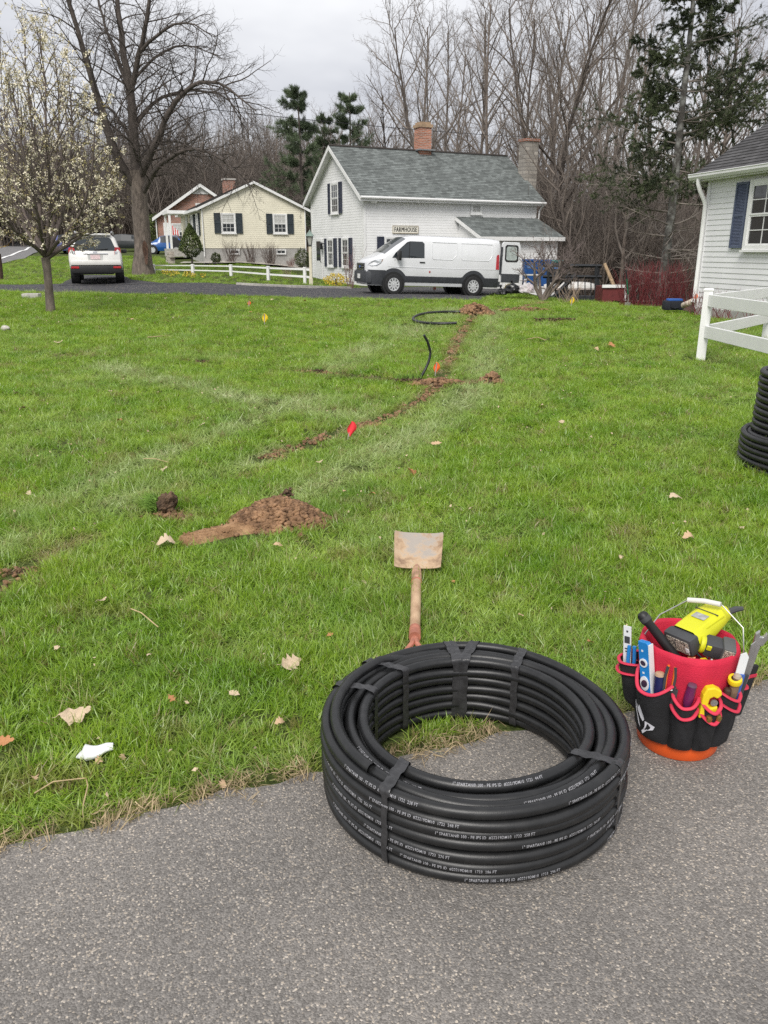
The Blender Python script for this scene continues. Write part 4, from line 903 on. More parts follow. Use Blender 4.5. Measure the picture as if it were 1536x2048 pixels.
# ------------------------------------------------------------------ the big bare lime tree on the left
random.seed(5)
pb = G(288, 549); BT = thing('bare_tree', 'large bare spreading tree with arching limbs behind the white SUV', 'tree', pb)
D0 = pb.y
def tp(lst):
    return [tuple(at(px, py, D0 + dd) - pb) for px, py, dd in lst]
def limb(lst, r0, r1):
    P = tp(lst); Q = []; n = len(P)
    # smooth through the points
    A = np.array(P); s = np.concatenate([[0], np.cumsum(np.linalg.norm(np.diff(A, axis=0), axis=1))]); k = max(8, int(s[-1] / .45)); ss = np.linspace(0, s[-1], k)
    B = np.stack([np.interp(ss, s, A[:, j]) for j in range(3)], 1)
    for _ in range(2): B[1:-1] = (B[:-2] + 2 * B[1:-1] + B[2:]) / 4
    B[1:-1] += RNG.normal(0, .02, B[1:-1].shape)
    return [tuple(b_) for b_ in B], list(np.linspace(r0, r1, k)), s[-1]
prm = dict(levels=5, seg=[6, 7, 6, 5, 3], wob=[.08, .10, .14, .16, .2], up=[.0, .02, .0, -.02, -.05], kids=[10, 11, 8, 5, 0], t0=[.25, .12, .10, .12, 0], ang=[50, 50, 46, 44, 40], len=[.55, .44, .56, .62, .5], fall=[.5, .42, .35, .35, 0], rk=[.026, .012, .007, .005], rmin=.0042)
out = [[], [], [], [], []]
tr = limb([(288, 556, 0), (287, 520, 0), (283, 470, 0), (280, 420, 0), (276, 375, 0), (273, 340, 0)], .52, .36)
tr[1][0] = .54; tr[1][1] = .45
for i_ in range(2, len(tr[1])): tr[1][i_] = .375 - .04 * i_ / len(tr[1])
out[0].append(tr[:2])
limbs = [([(270, 372, 0), (246, 345, -.3), (218, 270, -.6), (196, 195, -.9), (172, 120, -1.2), (152, 50, -1.3), (128, -30, -1.5), (110, -110, -1.5)], .25, .07),
         ([(273, 345, 0), (268, 270, .1), (262, 190, .2), (254, 140, .3), (242, 70, .6), (234, 0, .8), (228, -90, 1.0)], .29, .08),
         ([(260, 185, .2), (270, 140, -.1), (284, 90, -.5), (296, 30, -.8), (304, -40, -1), (312, -110, -1.2)], .17, .06),
         ([(276, 360, 0), (302, 312, -.4), (326, 250, -.9), (344, 208, -1.2), (372, 176, -1.5), (410, 160, -1.9), (448, 166, -2.2), (478, 196, -2.5), (512, 222, -2.7)], .22, .025),
         ([(282, 390, 0), (306, 345, -.7), (334, 312, -1.2), (370, 298, -1.7), (410, 298, -2.0), (446, 318, -2.4), (478, 350, -2.8), (500, 372, -3)], .16, .022),
         ([(268, 260, .1), (285, 222, .6), (318, 192, 1.0), (362, 182, 1.4), (420, 178, 1.7), (462, 200, 2.0), (490, 240, 2.2)], .13, .02),
         ([(268, 290, .1), (240, 240, .8), (212, 205, 1.5), (180, 215, 2.0), (160, 235, 2.2)], .12, .02),
         ([(262, 190, .2), (240, 130, .9), (215, 70, 1.6), (195, 0, 2.0), (190, -60, 2.2)], .14, .04),
         ([(284, 100, -.5), (320, 62, -1.2), (365, 40, -1.8), (400, 50, -2.1), (430, 75, -2.4)], .09, .02),
         ([(262, 170, .2), (300, 118, .5), (345, 88, .9), (395, 90, 1.2), (440, 112, 1.4)], .10, .02),
         ([(274, 330, .1), (300, 290, 1.4), (340, 275, 2.2), (385, 290, 2.6), (420, 320, 2.9)], .11, .02),
         ([(250, 350, -.3), (222, 320, -1.5), (196, 315, -2.2), (170, 335, -2.6)], .09, .018),
         ([(200, 205, -.9), (175, 190, -1.3), (150, 200, -1.6)], .06, .02),
         ([(276, 320, -.1), (262, 280, -1.6), (238, 262, -2.6), (210, 275, -3.0)], .10, .02)]
for pts_, r0, r1 in limbs:
    P, rr, L_ = limb(pts_, r0 * .82, r1 * .75); out[1].append((P, rr)); sprout(out, P, rr, L_ * .75 + .6, 1, prm, int(7 + L_ * 3.3), .10)
tree_from(out, BT, BARK, BARK_D, 1, ('trunk', 'limbs'))
CAV = M('rotten_wood', (.09, .05, .035), .95, .4, 12, .8, 30)
mb = MB(); c = tp([(291, 505, -.43)])[0]
mb.add([(c[0] + .11 * math.cos(a) * (1 + .3 * math.sin(3 * a)), c[1] + .02 * math.cos(2 * a), c[2] + .52 * math.sin(a)) for a in np.linspace(0, 2 * PI, 17)[:-1]] + [(c[0], c[1] + .08, c[2])], [(i_, (i_ + 1) % 16, 16) for i_ in range(16)]); mb.build('bark_cavity', CAV, BT)

# ------------------------------------------------------------------ blossoming pear
random.seed(9)
pp = G(101, 624); PT = thing('blossoming_tree', 'young tree with white blossom standing on the lawn at left', 'tree', pp)
D1 = pp.y
def tp1(lst): return [tuple(at(px, py, D1 + dd) - pp) for px, py, dd in lst]
prm1 = dict(levels=4, seg=[6, 7, 5, 4], wob=[.04, .06, .10, .14], up=[.0, .05, .06, .03], kids=[8, 9, 5, 0], t0=[.3, .15, .12, 0], ang=[35, 34, 36, 0], len=[.6, .34, .5, .4], fall=[.4, .5, .4, 0], rk=[.02, .013, .008], rmin=.0035)
out = [[], [], [], []]
P = tp1([(102, 634, 0), (101, 615, 0), (98, 580, 0), (95, 545, 0), (91, 515, 0)]); out[0].append((P, [.125, .105, .092, .09, .10]))
L1 = [[(91, 515, 0), (84, 470, 0), (78, 400, .1), (70, 300, .2), (60, 200, .2), (52, 120, .3), (46, 50, .3)],
      [(92, 515, 0), (98, 460, -.1), (100, 380, -.3), (96, 280, -.4), (92, 190, -.4), (84, 110, -.4), (80, 60, -.4)],
      [(90, 512, 0), (70, 470, .3), (45, 420, .6), (25, 350, .9), (12, 260, 1.1), (6, 180, 1.2), (0, 90, 1.2)],
      [(92, 512, 0), (112, 470, .3), (130, 410, .6), (140, 340, .8), (146, 270, .9), (142, 190, .9), (138, 130, 1.0)],
      [(93, 512, 0), (122, 478, -.4), (155, 440, -.7), (178, 380, -.9), (188, 300, -1.0), (190, 230, -1.0)],
      [(92, 518, 0), (135, 490, 0), (172, 462, .1), (202, 432, .2), (220, 392, .3), (226, 350, .3)],
      [(91, 514, 0), (62, 486, -.5), (30, 460, -.9), (0, 420, -1.2), (-22, 360, -1.4), (-30, 290, -1.5)],
      [(90, 510, 0), (80, 450, -.8), (64, 380, -1.2), (46, 300, -1.4), (34, 220, -1.5), (22, 150, -1.5)],
      [(92, 508, 0), (108, 440, 1.0), (114, 360, 1.4), (118, 270, 1.6), (120, 180, 1.7), (108, 100, 1.7)],
      [(91, 510, 0), (64, 480, 1.0), (40, 440, 1.5), (22, 390, 1.8), (-8, 330, 2.0)],
      [(92, 512, 0), (130, 488, 1.0), (165, 465, 1.4), (196, 432, 1.7), (214, 390, 1.8), (222, 340, 1.9)]]
for l in L1:
    A = np.array(tp1(l)); s = np.concatenate([[0], np.cumsum(np.linalg.norm(np.diff(A, axis=0), axis=1))]); k = 14; ss = np.linspace(0, s[-1], k)
    B = np.stack([np.interp(ss, s, A[:, j]) for j in range(3)], 1); B[1:-1] = (B[:-2] + 2 * B[1:-1] + B[2:]) / 4; B[1:-1] += RNG.normal(0, .015, B[1:-1].shape)
    rr = list(np.linspace(.05, .009, k)); P = [tuple(b_) for b_ in B]; out[1].append((P, rr)); sprout(out, P, rr, s[-1], 1, prm1, int(6 + s[-1] * 4.2), .16)
tree_from(out, PT, BARK, M('pear_bark', (.12, .095, .085), .9, .25, 6), 1, ('trunk', 'branches'))
def scatter_quads(pts, size, per, jitter, seed):
    g = np.random.default_rng(seed); n = len(pts) * per; c = np.repeat(pts, per, 0) + g.normal(0, jitter, (n, 3))
    a = g.normal(size=(n, 3)); a /= np.linalg.norm(a, axis=1, keepdims=True); b_ = np.cross(a, g.normal(size=(n, 3))); b_ /= np.linalg.norm(b_, axis=1, keepdims=True)
    s = size * g.uniform(.6, 1.3, (n, 1)); cc = np.cross(a, b_) * s * .3
    V = np.stack([c - a * s, c + b_ * s * .6 + cc, c + a * s, c - b_ * s * .6 + cc], 1).reshape(-1, 3); i = np.arange(n)[:, None] * 4
    return V, i + np.array([[0, 1, 2, 3]])
tw = []
for lv in (2, 3):
    for P, _ in out[lv]:
        for q0, q1 in zip(P[:-1], P[1:]):
            zz = q1[2]; keep = .46 if zz < 3.2 else (.42 if zz < 4.6 else .40)
            if random.random() < keep: f = random.random(); tw.append([q0[j] + (q1[j] - q0[j]) * f for j in range(3)])
tw = np.array(tw); RNG.shuffle(tw)
nb = int(len(tw) * .52)
BLO = M('petal', (.86, .79, .60), .8, .12, 3); LEAFY = M('young_leaf', (.40, .32, .15), .7, .3, 3, base2=(.50, .44, .20))
V, q = scatter_quads(tw[:nb], .022, 11, .026, 3); o_ = link('blossom', np_mesh('blossom', V, [q]), BLO, PT); o_['kind'] = 'stuff'
V, q = scatter_quads(tw[nb:], .019, 7, .026, 4); o_ = link('young_leaves', np_mesh('young_leaves', V, [q]), LEAFY, PT); o_['kind'] = 'stuff'

# ------------------------------------------------------------------ woodland trees: a handful of kinds, each tree its own object
def wood_kind(seed, H, spread, twist, dark):
    random.seed(seed)
    prm = dict(levels=5, seg=[10, 7, 5, 4, 3], wob=[.05 * twist, .11, .15, .18, .2], up=[.05, .07, .06, .03, .0], kids=[20, 8, 6, 5, 0], t0=[.20, .12, .10, .1, 0], ang=[40, 34, 36, 38, 0], len=[spread, .46, .50, .55, .4], fall=[.45, .4, .4, .3, 0], rk=[.020, .0085, .0055, .0045], rmin=.0046, tip=.25)
    out = [[], [], [], [], []]
    grow(out, (0, 0, -.3), (rnd(-.05, .05), rnd(-.05, .05), 1), H, H * .0095, 0, prm)
    root = bpy.data.objects.new('woodland_tree', None)
    COL.objects.link(root)
    tree_from(out, root, BARK_D if dark else BARK, BARK_TW if dark else BARK_TW2)
    return root
kinds = [wood_kind(21, 18, .40, 1, False), wood_kind(22, 18, .46, 1.4, True), wood_kind(23, 18, .34, 1, False), wood_kind(24, 18, .44, 1.8, True), wood_kind(25, 18, .38, 1.2, False)]
# px, distance, photo height of the top, kind
spots = []
random.seed(3)
for px, d, ty in [(842, 58, 40), (905, 52, 10), (985, 60, -10), (1082, 50, -60), (1155, 54, -20), (1215, 46, -10), (1030, 70, 10), (940, 74, 30), (1270, 58, 20), (1320, 64, 40),
                  (1250, 40, 70), (1180, 42, 120), (1400, 48, 30), (1460, 54, 60), (1510, 46, 90), (1570, 40, 60), (1120, 66, -10), (870, 78, 60), (800, 76, 170), (770, 84, 215), (745, 80, 235),
                  (1430, 66, 20), (1360, 72, 10), (1540, 68, 50), (1620, 52, 30), (1095, 58, 20), (1010, 84, 40), (1200, 76, 10), (1300, 84, 40), (890, 66, 80)]:
    spots.append((px, d, ty, 'R'))
for px, d, ty in [(330, 96, 235), (380, 104, 250), (430, 92, 240), (470, 108, 255), (520, 98, 235), (560, 90, 255), (600, 100, 270), (640, 95, 240), (500, 84, 268), (410, 118, 262), (350, 112, 275), (700, 98, 225), (300, 120, 300), (450, 100, 260), (540, 104, 250), (620, 84, 262),
                  (250, 122, 350), (200, 128, 372), (150, 130, 380), (100, 126, 392), (60, 132, 388), (10, 122, 380), (-40, 120, 362), (230, 134, 340), (30, 140, 396)]:
    spots.append((px, d, ty, 'L'))
LBL = {'R': 'bare grey-brown woodland tree in the wood behind the farmhouse', 'L': 'distant bare tree in the far wood behind the cream house'}
GRP = {'R': 'bare trees of the wood on the right', 'L': 'far bare trees on the left'}
used = set()
def zone_label(px, d, grp):
    if grp == 'L':
        for lim, s in ((40, 'at the far left beyond the road'), (180, 'behind the blossoming tree'), (270, 'behind the big bare tree trunk'), (365, 'above the distant grey-roofed house'), (425, 'above the brick house gable'), (515, 'above the left half of the cream house roof'), (590, 'above the right half of the cream house roof'), (9999, 'between the cream house and the farmhouse')):
            if px < lim: return 'distant bare tree in the far wood ' + s
    rank = 'nearer' if d < 56 else 'farther'
    for lim, s in ((825, 'above the left part of the farmhouse roof'), (880, 'behind the brick chimney'), (960, 'right of the brick chimney'), (1035, 'left of the block chimney'), (1090, 'right behind the block chimney'), (1170, 'just right of the farmhouse'), (1235, 'above the red box'), (1310, 'left of the ragged spruce'), (1385, 'behind the ragged spruce'), (1475, 'between the spruce and the pale house'), (9999, 'above the roof of the pale house')):
        if px < lim: return rank + ' bare woodland tree ' + s
for i_, (px, d, ty, grp) in enumerate(spots):
    x = (px - 768) / 1684 * d; z0 = gzf(x, d); top = at(px, ty, d).z
    k = i_ % 5; H = top - z0; sc = H / 18.0; w = sc * (1.0 if grp == 'R' else 1.15)
    if k in used: r_ = dup(kinds[k], (x, d, z0), rnd(0, 6.28), (w, w, sc))
    else: r_ = kinds[k]; used.add(k); r_.location = (x, d, z0); r_.rotation_euler = (0, 0, rnd(0, 6.28)); r_.scale = (w, w, sc)
    r_.name = 'woodland_tree'; tag(r_, zone_label(px, d, grp), 'tree', GRP[grp])
# undergrowth and the farther ranks of the wood, too many to count
random.seed(31)
def brush_kind(seed, H):
    random.seed(seed); polys = [[], [], []]
    p3 = dict(levels=3, seg=[6, 4, 3], wob=[.10, .16, .2], up=[.06, .05, .02], kids=[9, 5, 0], t0=[.2, .15, 0], ang=[34, 38, 0], len=[.42, .5, .4], fall=[.4, .3, 0], rk=[.012, .008], rmin=.006, tip=.3)
    for _ in range(9): grow(polys, (rnd(-.9, .9), rnd(-.9, .9), -.1), (rnd(-.35, .35), rnd(-.35, .35), 1), H * rnd(.6, 1.1), rnd(.015, .045), 0, p3)
    v, f = [], []; o = 0
    for lv in polys:
        a, b_ = poly_mesh(lv, 3); v.append(a); f.append(b_ + o); o += len(a)
    return np_mesh('brush', np.concatenate(v), [np.concatenate(f)], True)
def gn_scatter(name, pts, rots, scales, attrs, meshes, idx, mat, kind='stuff', label=None):
    # one object: points carrying instances of a few small meshes
    me = bpy.data.meshes.new(name); me.vertices.add(len(pts)); me.vertices.foreach_set('co', np.asarray(pts, np.float32).ravel())
    def att(n, typ, key, arr):
        a = me.attributes.new(n, typ, 'POINT'); a.data.foreach_set(key, np.asarray(arr).ravel())
    att('rot', 'FLOAT_VECTOR', 'vector', np.asarray(rots, np.float32)); att('scl', 'FLOAT_VECTOR', 'vector', np.asarray(scales, np.float32)); att('idx', 'INT', 'value', np.asarray(idx, np.int32))
    for n, arr in attrs.items(): att(n, 'FLOAT', 'value', np.asarray(arr, np.float32))
    o = bpy.data.objects.new(name, me); COL.objects.link(o)
    src = bpy.data.collections.new(name + '_pieces')
    for i, m_ in enumerate(meshes):
        if not m_.materials: m_.materials.append(mat)
        src.objects.link(bpy.data.objects.new('%s_piece_%02d' % (name, i), m_))
    ng = bpy.data.node_groups.new(name, 'GeometryNodeTree'); ng.interface.new_socket('Geometry', in_out='INPUT', socket_type='NodeSocketGeometry'); ng.interface.new_socket('Geometry', in_out='OUTPUT', socket_type='NodeSocketGeometry')
    n = ng.nodes; gi = n.new('NodeGroupInput'); go = n.new('NodeGroupOutput'); ip = n.new('GeometryNodeInstanceOnPoints'); ci = n.new('GeometryNodeCollectionInfo')
    ci.inputs['Collection'].default_value = src; ci.inputs['Separate Children'].default_value = True; ci.inputs['Reset Children'].default_value = True
    ip.inputs['Pick Instance'].default_value = True
    def named(nm, typ):
        a = n.new('GeometryNodeInputNamedAttribute'); a.data_type = typ; a.inputs['Name'].default_value = nm; return a.outputs['Attribute']
    e2r = n.new('FunctionNodeEulerToRotation')
    l = ng.links; l.new(gi.outputs[0], ip.inputs['Points']); l.new(ci.outputs[0], ip.inputs['Instance']); l.new(named('rot', 'FLOAT_VECTOR'), e2r.inputs[0]); l.new(e2r.outputs[0], ip.inputs['Rotation'])
    l.new(named('scl', 'FLOAT_VECTOR'), ip.inputs['Scale']); l.new(named('idx', 'INT'), ip.inputs['Instance Index']); l.new(ip.outputs[0], go.inputs[0])
    md = o.modifiers.new('scatter', 'NODES'); md.node_group = ng
    o['kind'] = kind
    if label: o['label'] = label
    return o
BR = M('brush_twigs', (.165, .138, .118), .9, .35, .5)
bk = [brush_kind(41 + i_, 5) for i_ in range(4)]
P = []; 
while len(P) < 520:
    px = rnd(700, 1750); d = rnd(40, 96) if px > 1090 else rnd(52, 96); x = (px - 768) / 1684 * d
    if px > 1380 and d < 44: continue
    P.append((x, d))
while len(P) < 820:
    px = rnd(-60, 700); d = rnd(92, 125); P.append(((px - 768) / 1684 * d, d))
P = np.array(P); sc = RNG.uniform(.7, 1.7, len(P)) * np.where(P[:, 1] > 85, 1.6, 1.0)
gn_scatter('woodland_brush', np.column_stack([P, gz(P[:, 0], P[:, 1])]), np.column_stack([np.zeros((len(P), 2)), RNG.uniform(0, 6.28, len(P))]), np.repeat(sc[:, None], 3, 1), {}, bk, RNG.integers(0, 4, len(P)), BR, label='tangle of bare undergrowth filling the wood')
# farther ranks of trees on the hill
far_m = [kinds[0].children[1].data, kinds[1].children[1].data, kinds[2].children[1].data]
P = []
for _ in range(230):
    px = rnd(-650, 2200); d = rnd(100, 185); P.append(((px - 768) / 1684 * d, d))
P = np.array(P); hs = RNG.uniform(.55, .85, len(P))
gn_scatter('hillside_wood', np.column_stack([P, gz(P[:, 0], P[:, 1])]), np.column_stack([np.zeros((len(P), 2)), RNG.uniform(0, 6.28, len(P))]), np.column_stack([hs * 1.25, hs * 1.25, hs]), {}, far_m, RNG.integers(0, 3, len(P)), None, label='far bare wood on the hillside')

# ------------------------------------------------------------------ conifers
def needle_mesh(name, P, Dr, per, ln, wd, seed, droop=0.0):
    g = np.random.default_rng(seed); n = len(P) * per
    c = np.repeat(np.asarray(P, float), per, 0) + g.normal(0, ln * .22, (n, 3)); d = np.repeat(np.asarray(Dr, float), per, 0) + g.normal(0, .75, (n, 3)); d[:, 2] -= droop
    d /= np.linalg.norm(d, axis=1, keepdims=True) + 1e-9; s = np.cross(d, g.normal(size=(n, 3))); s /= np.linalg.norm(s, axis=1, keepdims=True) + 1e-9
    L_ = ln * g.uniform(.6, 1.2, (n, 1)); V = np.stack([c - s * wd, c + s * wd, c + d * L_], 1).reshape(-1, 3)
    return np_mesh(name, V, [np.arange(n * 3).reshape(-1, 3)])
PINE = M('pine_needles', (.075, .11, .060), .8, .4, .7, base2=(.13, .175, .09)); SPR = M('spruce_needles', (.045, .066, .030), .8, .4, .9, base2=(.085, .108, .045))
def pine(seed, H, lab, loc):
    random.seed(seed); t = thing('pine_tree', lab, 'tree', loc, group='pines behind the farmhouse'); prm = dict(levels=3, seg=[9, 6, 4], wob=[.02, .06, .1], up=[.03, .03, .02], kids=[0, 9, 0], t0=[0, .25, 0], ang=[0, 46, 0], len=[0, .42, 0], fall=[0, .4, 0], rk=[.03, .02], rmin=.01, tip=.2)
    out = [[], [], []]; grow(out, (0, 0, -.3), (rnd(-.03, .03), 0, 1), H, H * .014, 0, dict(prm, levels=1))
    tr = np.array(out[0][0][0])
    z = H * .14
    while z < H * .97:
        for k in range(random.randint(4, 6)):
            q = [np.interp(z, tr[:, 2], tr[:, j]) for j in range(3)]; a = rnd(0, 6.28); f = z / H
            grow(out, q, (math.cos(a), math.sin(a), .10 + .35 * f), H * (.02 + .29 * (1 - f) ** .8) * rnd(.45, 1.25), .045 * (1.1 - f), 1, prm)
        z += rnd(.7, 1.05)
    P, Dr = [], []
    for lv in (1, 2):
        for pts, _ in out[lv]:
            for i in range(max(1, len(pts) // 2 - 1), len(pts)):
                a, b_ = Vector(pts[i - 1]), Vector(pts[i]); P.append(tuple(b_)); Dr.append(tuple((b_ - a).normalized() + Vector((0, 0, .4)))); P.append(tuple((a + b_) / 2)); Dr.append(Dr[-1])
    tree_from(out, t, BARK_D, BARK_D, 1, ('trunk', 'branches'))
    o = link('needles', needle_mesh('needles', P, Dr, 13, .25, .012, seed), PINE, t); o['kind'] = 'stuff'; return t
for i_, (px, d, ty, lab) in enumerate([(612, 60, 165, 'tall dark green pine left of the farmhouse gable'), (695, 66, 172, 'dark green pine showing above the farmhouse roof'), (655, 72, 215, 'smaller pine between the two tall pines')]):
    x = (px - 768) / 1684 * d; pine(61 + i_, at(px, ty, d).z - gzf(x, d), lab, (x, d, gzf(x, d)))
# the big ragged spruce on the right
random.seed(77)
pq = at(1322, 590, 30.5); pq.z = gzf(pq.x, pq.y) - .1
ST = thing('spruce_tree', 'tall ragged spruce with lichen-grey trunk left of the pale house', 'tree', pq)
def tq(px, py, dd=0): return at(px, py, 30.5 + dd) - pq
tpts = [tq(px, py) for px, py in ((1322, 592), (1328, 540), (1336, 480), (1346, 400), (1356, 300), (1366, 200), (1376, 110), (1384, 30), (1390, -60), (1394, -130))]
out = [[], [], [], []]; out[0].append(([tuple(p) for p in tpts], [.20, .16, .145, .135, .12, .105, .09, .07, .05, .025]))
prm = dict(levels=4, seg=[0, 9, 5, 3], wob=[0, .05, .10, .14], up=[0, .02, -.01, -.05], kids=[0, 11, 5, 0], t0=[0, .2, .15, 0], ang=[0, 42, 40, 0], len=[0, .36, .5, 0], fall=[0, .45, .3, 0], rk=[.02, .012, .007], rmin=.005, tip=.25)
tz = np.array([p.z for p in tpts]); NP, ND = [], []
z = 1.2
while z < tz[-1] - .3:
    q = [float(np.interp(z, tz, [p[j] for p in tpts])) for j in range(3)]; f = z / tz[-1]
    for k in range(random.randint(2, 4)):
        a = rnd(0, 6.28); L_ = (3.4 - 2.3 * max(0, f - .45) / .55) * rnd(.45, 1.15) * (1.18 if math.cos(a) > .3 else .95)
        if f < .3: L_ *= .9
        mark = [len(o) for o in out]
        grow(out, q, (math.cos(a), math.sin(a), rnd(-.22, .12) + .22 * f), L_, .036 - .016 * f, 1, prm)
        if f > .34 or (f > .2 and random.random() < .4):
            dens = min(1, max(.15, (f - .26) * 4.5)) * (1 if random.random() > .2 else .25)
            for lv in (1, 2, 3):
                for pts, _ in out[lv][mark[lv]:]:
                    i0 = int(len(pts) * .28) if lv == 1 else 1
                    for i in range(max(1, i0), len(pts)):
                        if random.random() < dens + .25:
                            A_, B_ = Vector(pts[i - 1]), Vector(pts[i]); kk = max(2, int((B_ - A_).length / .045))
                            for ff in range(kk): NP.append(tuple(A_.lerp(B_, (ff + random.random()) / kk))); ND.append(tuple((B_ - A_).normalized()))
    z += rnd(.26, .5)
tree_from(out, ST, BARK_L, BARK_TW2, 1, ('trunk', 'branches'))
o_ = link('needles', needle_mesh('needles', NP, ND, 12, .07, .0085, 5, .15), SPR, ST); o_['kind'] = 'stuff'

# ------------------------------------------------------------------ small bare tree and shrubs
random.seed(15)
pc = at(1083, 588, 28.8); pc.z = gzf(pc.x, pc.y); CT = thing('ornamental_tree', 'small bare multi-stemmed tree beside the black railing', 'tree', pc)
prm = dict(levels=5, seg=[5, 6, 5, 4, 3], wob=[.12, .14, .17, .2, .2], up=[.02, .03, .02, .0, 0], kids=[5, 6, 5, 3, 0], t0=[.45, .25, .15, .1, 0], ang=[38, 42, 42, 42, 0], len=[.8, .55, .5, .5, 0], fall=[.3, .3, .3, .3, 0], rk=[.035, .02, .010, .006], rmin=.0045)
out = [[], [], [], [], []]
for dx, dy, L_, r_ in ((-.55, .1, 1.5, .085), (.35, -.15, 1.3, .08), (.95, .2, 1.6, .075), (-.1, .3, 1.6, .07), (1.3, -.1, 1.5, .06)):
    grow(out, (rnd(-.08, .08), rnd(-.08, .08), -.05), (dx, dy, 1.0), L_, r_, 0, prm)
tree_from(out, CT, BARK, M('bark_pinkgrey', (.17, .135, .125), .9, .25, 4), 1, ('trunk', 'branches'))
def stem_shrub(name, label, loc, n, H, spread, r, mat, seed, kids=3, group=None, lean=.5):
    random.seed(seed); s = thing(name, label, 'shrub', loc, group=group); out = [[], []]
    prm = dict(levels=2, seg=[6, 3], wob=[.07, .14], up=[.05, .05], kids=[kids, 0], t0=[.35, 0], ang=[28, 0], len=[.38, 0], fall=[.4, 0], rk=[.004], rmin=.003, tip=.4)
    for _ in range(n): grow(out, (rnd(-spread, spread) * .35, rnd(-spread, spread) * .35, -.02), (rnd(-lean, lean), rnd(-lean, lean), 1), H * rnd(.6, 1.1), r, 0, prm)
    V, f = poly_mesh(out[0], 4); V2, f2 = poly_mesh(out[1], 3); link('stems', np_mesh('stems', np.concatenate([V, V2]), [np.concatenate([f, f2 + len(V)])], True), mat, s); return s
REDTW = M('red_twigs', (.17, .028, .032), .7, .3, 2); BUSH = M('bush_twigs', (.15, .115, .10), .9, .2, 2); PALETW = M('pale_stems', (.36, .27, .20), .8, .25, 2)
for i_, (px, py, d, H, n, sp) in enumerate([(1262, 612, 25.0, 1.15, 70, 1.0), (1300, 612, 24.6, 1.25, 80, 1.2), (1335, 612, 24.2, 1.2, 70, 1.1), (1365, 606, 23.6, .9, 40, .9)]):
    p = at(px, py, d); stem_shrub('dogwood_shrub', ['leftmost red-stemmed bare shrub beside the green-handled spade', 'red-stemmed bare shrub, second from the spade', 'red-stemmed bare shrub below the spruce trunk', 'thin red-stemmed shrub behind the blue tool bag'][i_], (p.x, p.y, gzf(p.x, p.y) + .1), n, H, sp, .007, REDTW, 100 + i_, 3, 'red-stemmed shrubs in the mulch bed')
for i_, (dx, dz_) in enumerate(((.9, .28), (1.9, .30), (3.0, .26))):
    q = Vector((7.75, 20.5, 0)) + Vector((.22, -.975, 0)) * dx + Vector((-.975, -.22, 0)) * .5
    stem_shrub('dogwood_shrub', ['low red-twigged shrub by the downspout of the pale house', 'low red-twigged shrub under the slate-blue shutter', 'low red-twigged shrub behind the near fence rail'][i_], (q.x, q.y, .12), 26, .62, .6, .005, REDTW, 120 + i_, 4, 'red-twigged shrubs along the pale house', .7)
p = at(1140, 594, 28.2); stem_shrub('stem_shrub', 'pale fan of bare stems in front of the black railing', (p.x, p.y, gzf(p.x, p.y)), 34, .95, .9, .007, PALETW, 131, 1, None, .9)
for i_, (px, dx, H, n) in enumerate([(450, 1.3, 1.25, 46), (489, 2.5, 1.15, 40), (525, 3.65, 1.2, 60)]):
    x_, y_ = yl(dx + .1, -.9); stem_shrub('bare_shrub', ['rounded bare shrub nearest the cone-shaped evergreen', 'small vase-shaped bare shrub, middle of three along the cream house', 'dense rounded bare shrub under the right window of the cream house'][i_], (x_, y_, gzf(x_, y_) + .08), n, H, .7, .010, BUSH, 140 + i_, 5, 'bare shrubs along the cream house', .55)
x_, y_ = yl(5.0, -1.1); stem_shrub('bare_shrub', 'low reddish bare shrub on the pale gravel by the basement window', (x_, y_, gzf(x_, y_) + .05), 26, .6, .5, .008, M('rust_twigs', (.20, .09, .075), .9), 150, 3, None, .6)
p = at(575, 562, 39); stem_shrub('bare_shrub', 'pale wispy shrub in front of the lamp post end of the fence', (p.x, p.y, gzf(p.x, p.y)), 26, .75, .5, .006, PALETW, 151, 2, None, .6)
p = at(700, 566, 35.5); stem_shrub('bare_shrub', 'thin reddish shrub at the farmhouse corner beside the van nose', (p.x, p.y, gzf(p.x, p.y)), 18, 1.7, .4, .008, M('rust_twigs2', (.20, .10, .10), .9), 152, 4, None, .3)
def leafy(name, label, loc, shape, n, size, mat, seed, cat='shrub', stem=True):
    g = np.random.default_rng(seed); s = thing(name, label, cat, loc)
    u = g.normal(size=(n, 3)); u /= np.linalg.norm(u, axis=1, keepdims=True); P = np.array([shape(g, *q) for q in u])
    V, q = scatter_quads(P, size, 1, size * .5, seed + 1); o = link('foliage', np_mesh('foliage', V, [q]), mat, s); o['kind'] = 'stuff'
    if stem: mb = MB(); mb.tube([(0, 0, -.05), (.01, 0, .35)], [.06, .05], 8); mb.build('trunk', BARK_D, s)
    return s
YEW = M('yew_leaf', (.07, .10, .025), .75, .35, 4, base2=(.13, .17, .045)); GRNB = M('shrub_leaf', (.06, .085, .03), .7, .35, 4, base2=(.12, .14, .055)); FORS = M('forsythia_bloom', (.62, .47, .05), .7, .25, 6)
def cone(H, rb): 
    def f(g, a, b_, c): 
        t = g.random() ** .8; k = (.32 + .68 * min(1, t * 4)) if t < .18 else 1 - ((t - .18) / .82) ** 1.6
        th = math.atan2(b_, a); rr = rb * k * (1 - .25 * g.random() ** 2) * (1 + .06 * math.sin(th * 5 + t * 9)); return (rr * math.cos(th), rr * math.sin(th), .3 + t * (H - .3))
    return f
def blob(rx, rz): return lambda g, a, b_, c: (a * rx * g.uniform(.6, 1.05), b_ * rx * g.uniform(.6, 1.05), rz * (1 + c * g.uniform(.6, 1.0)))
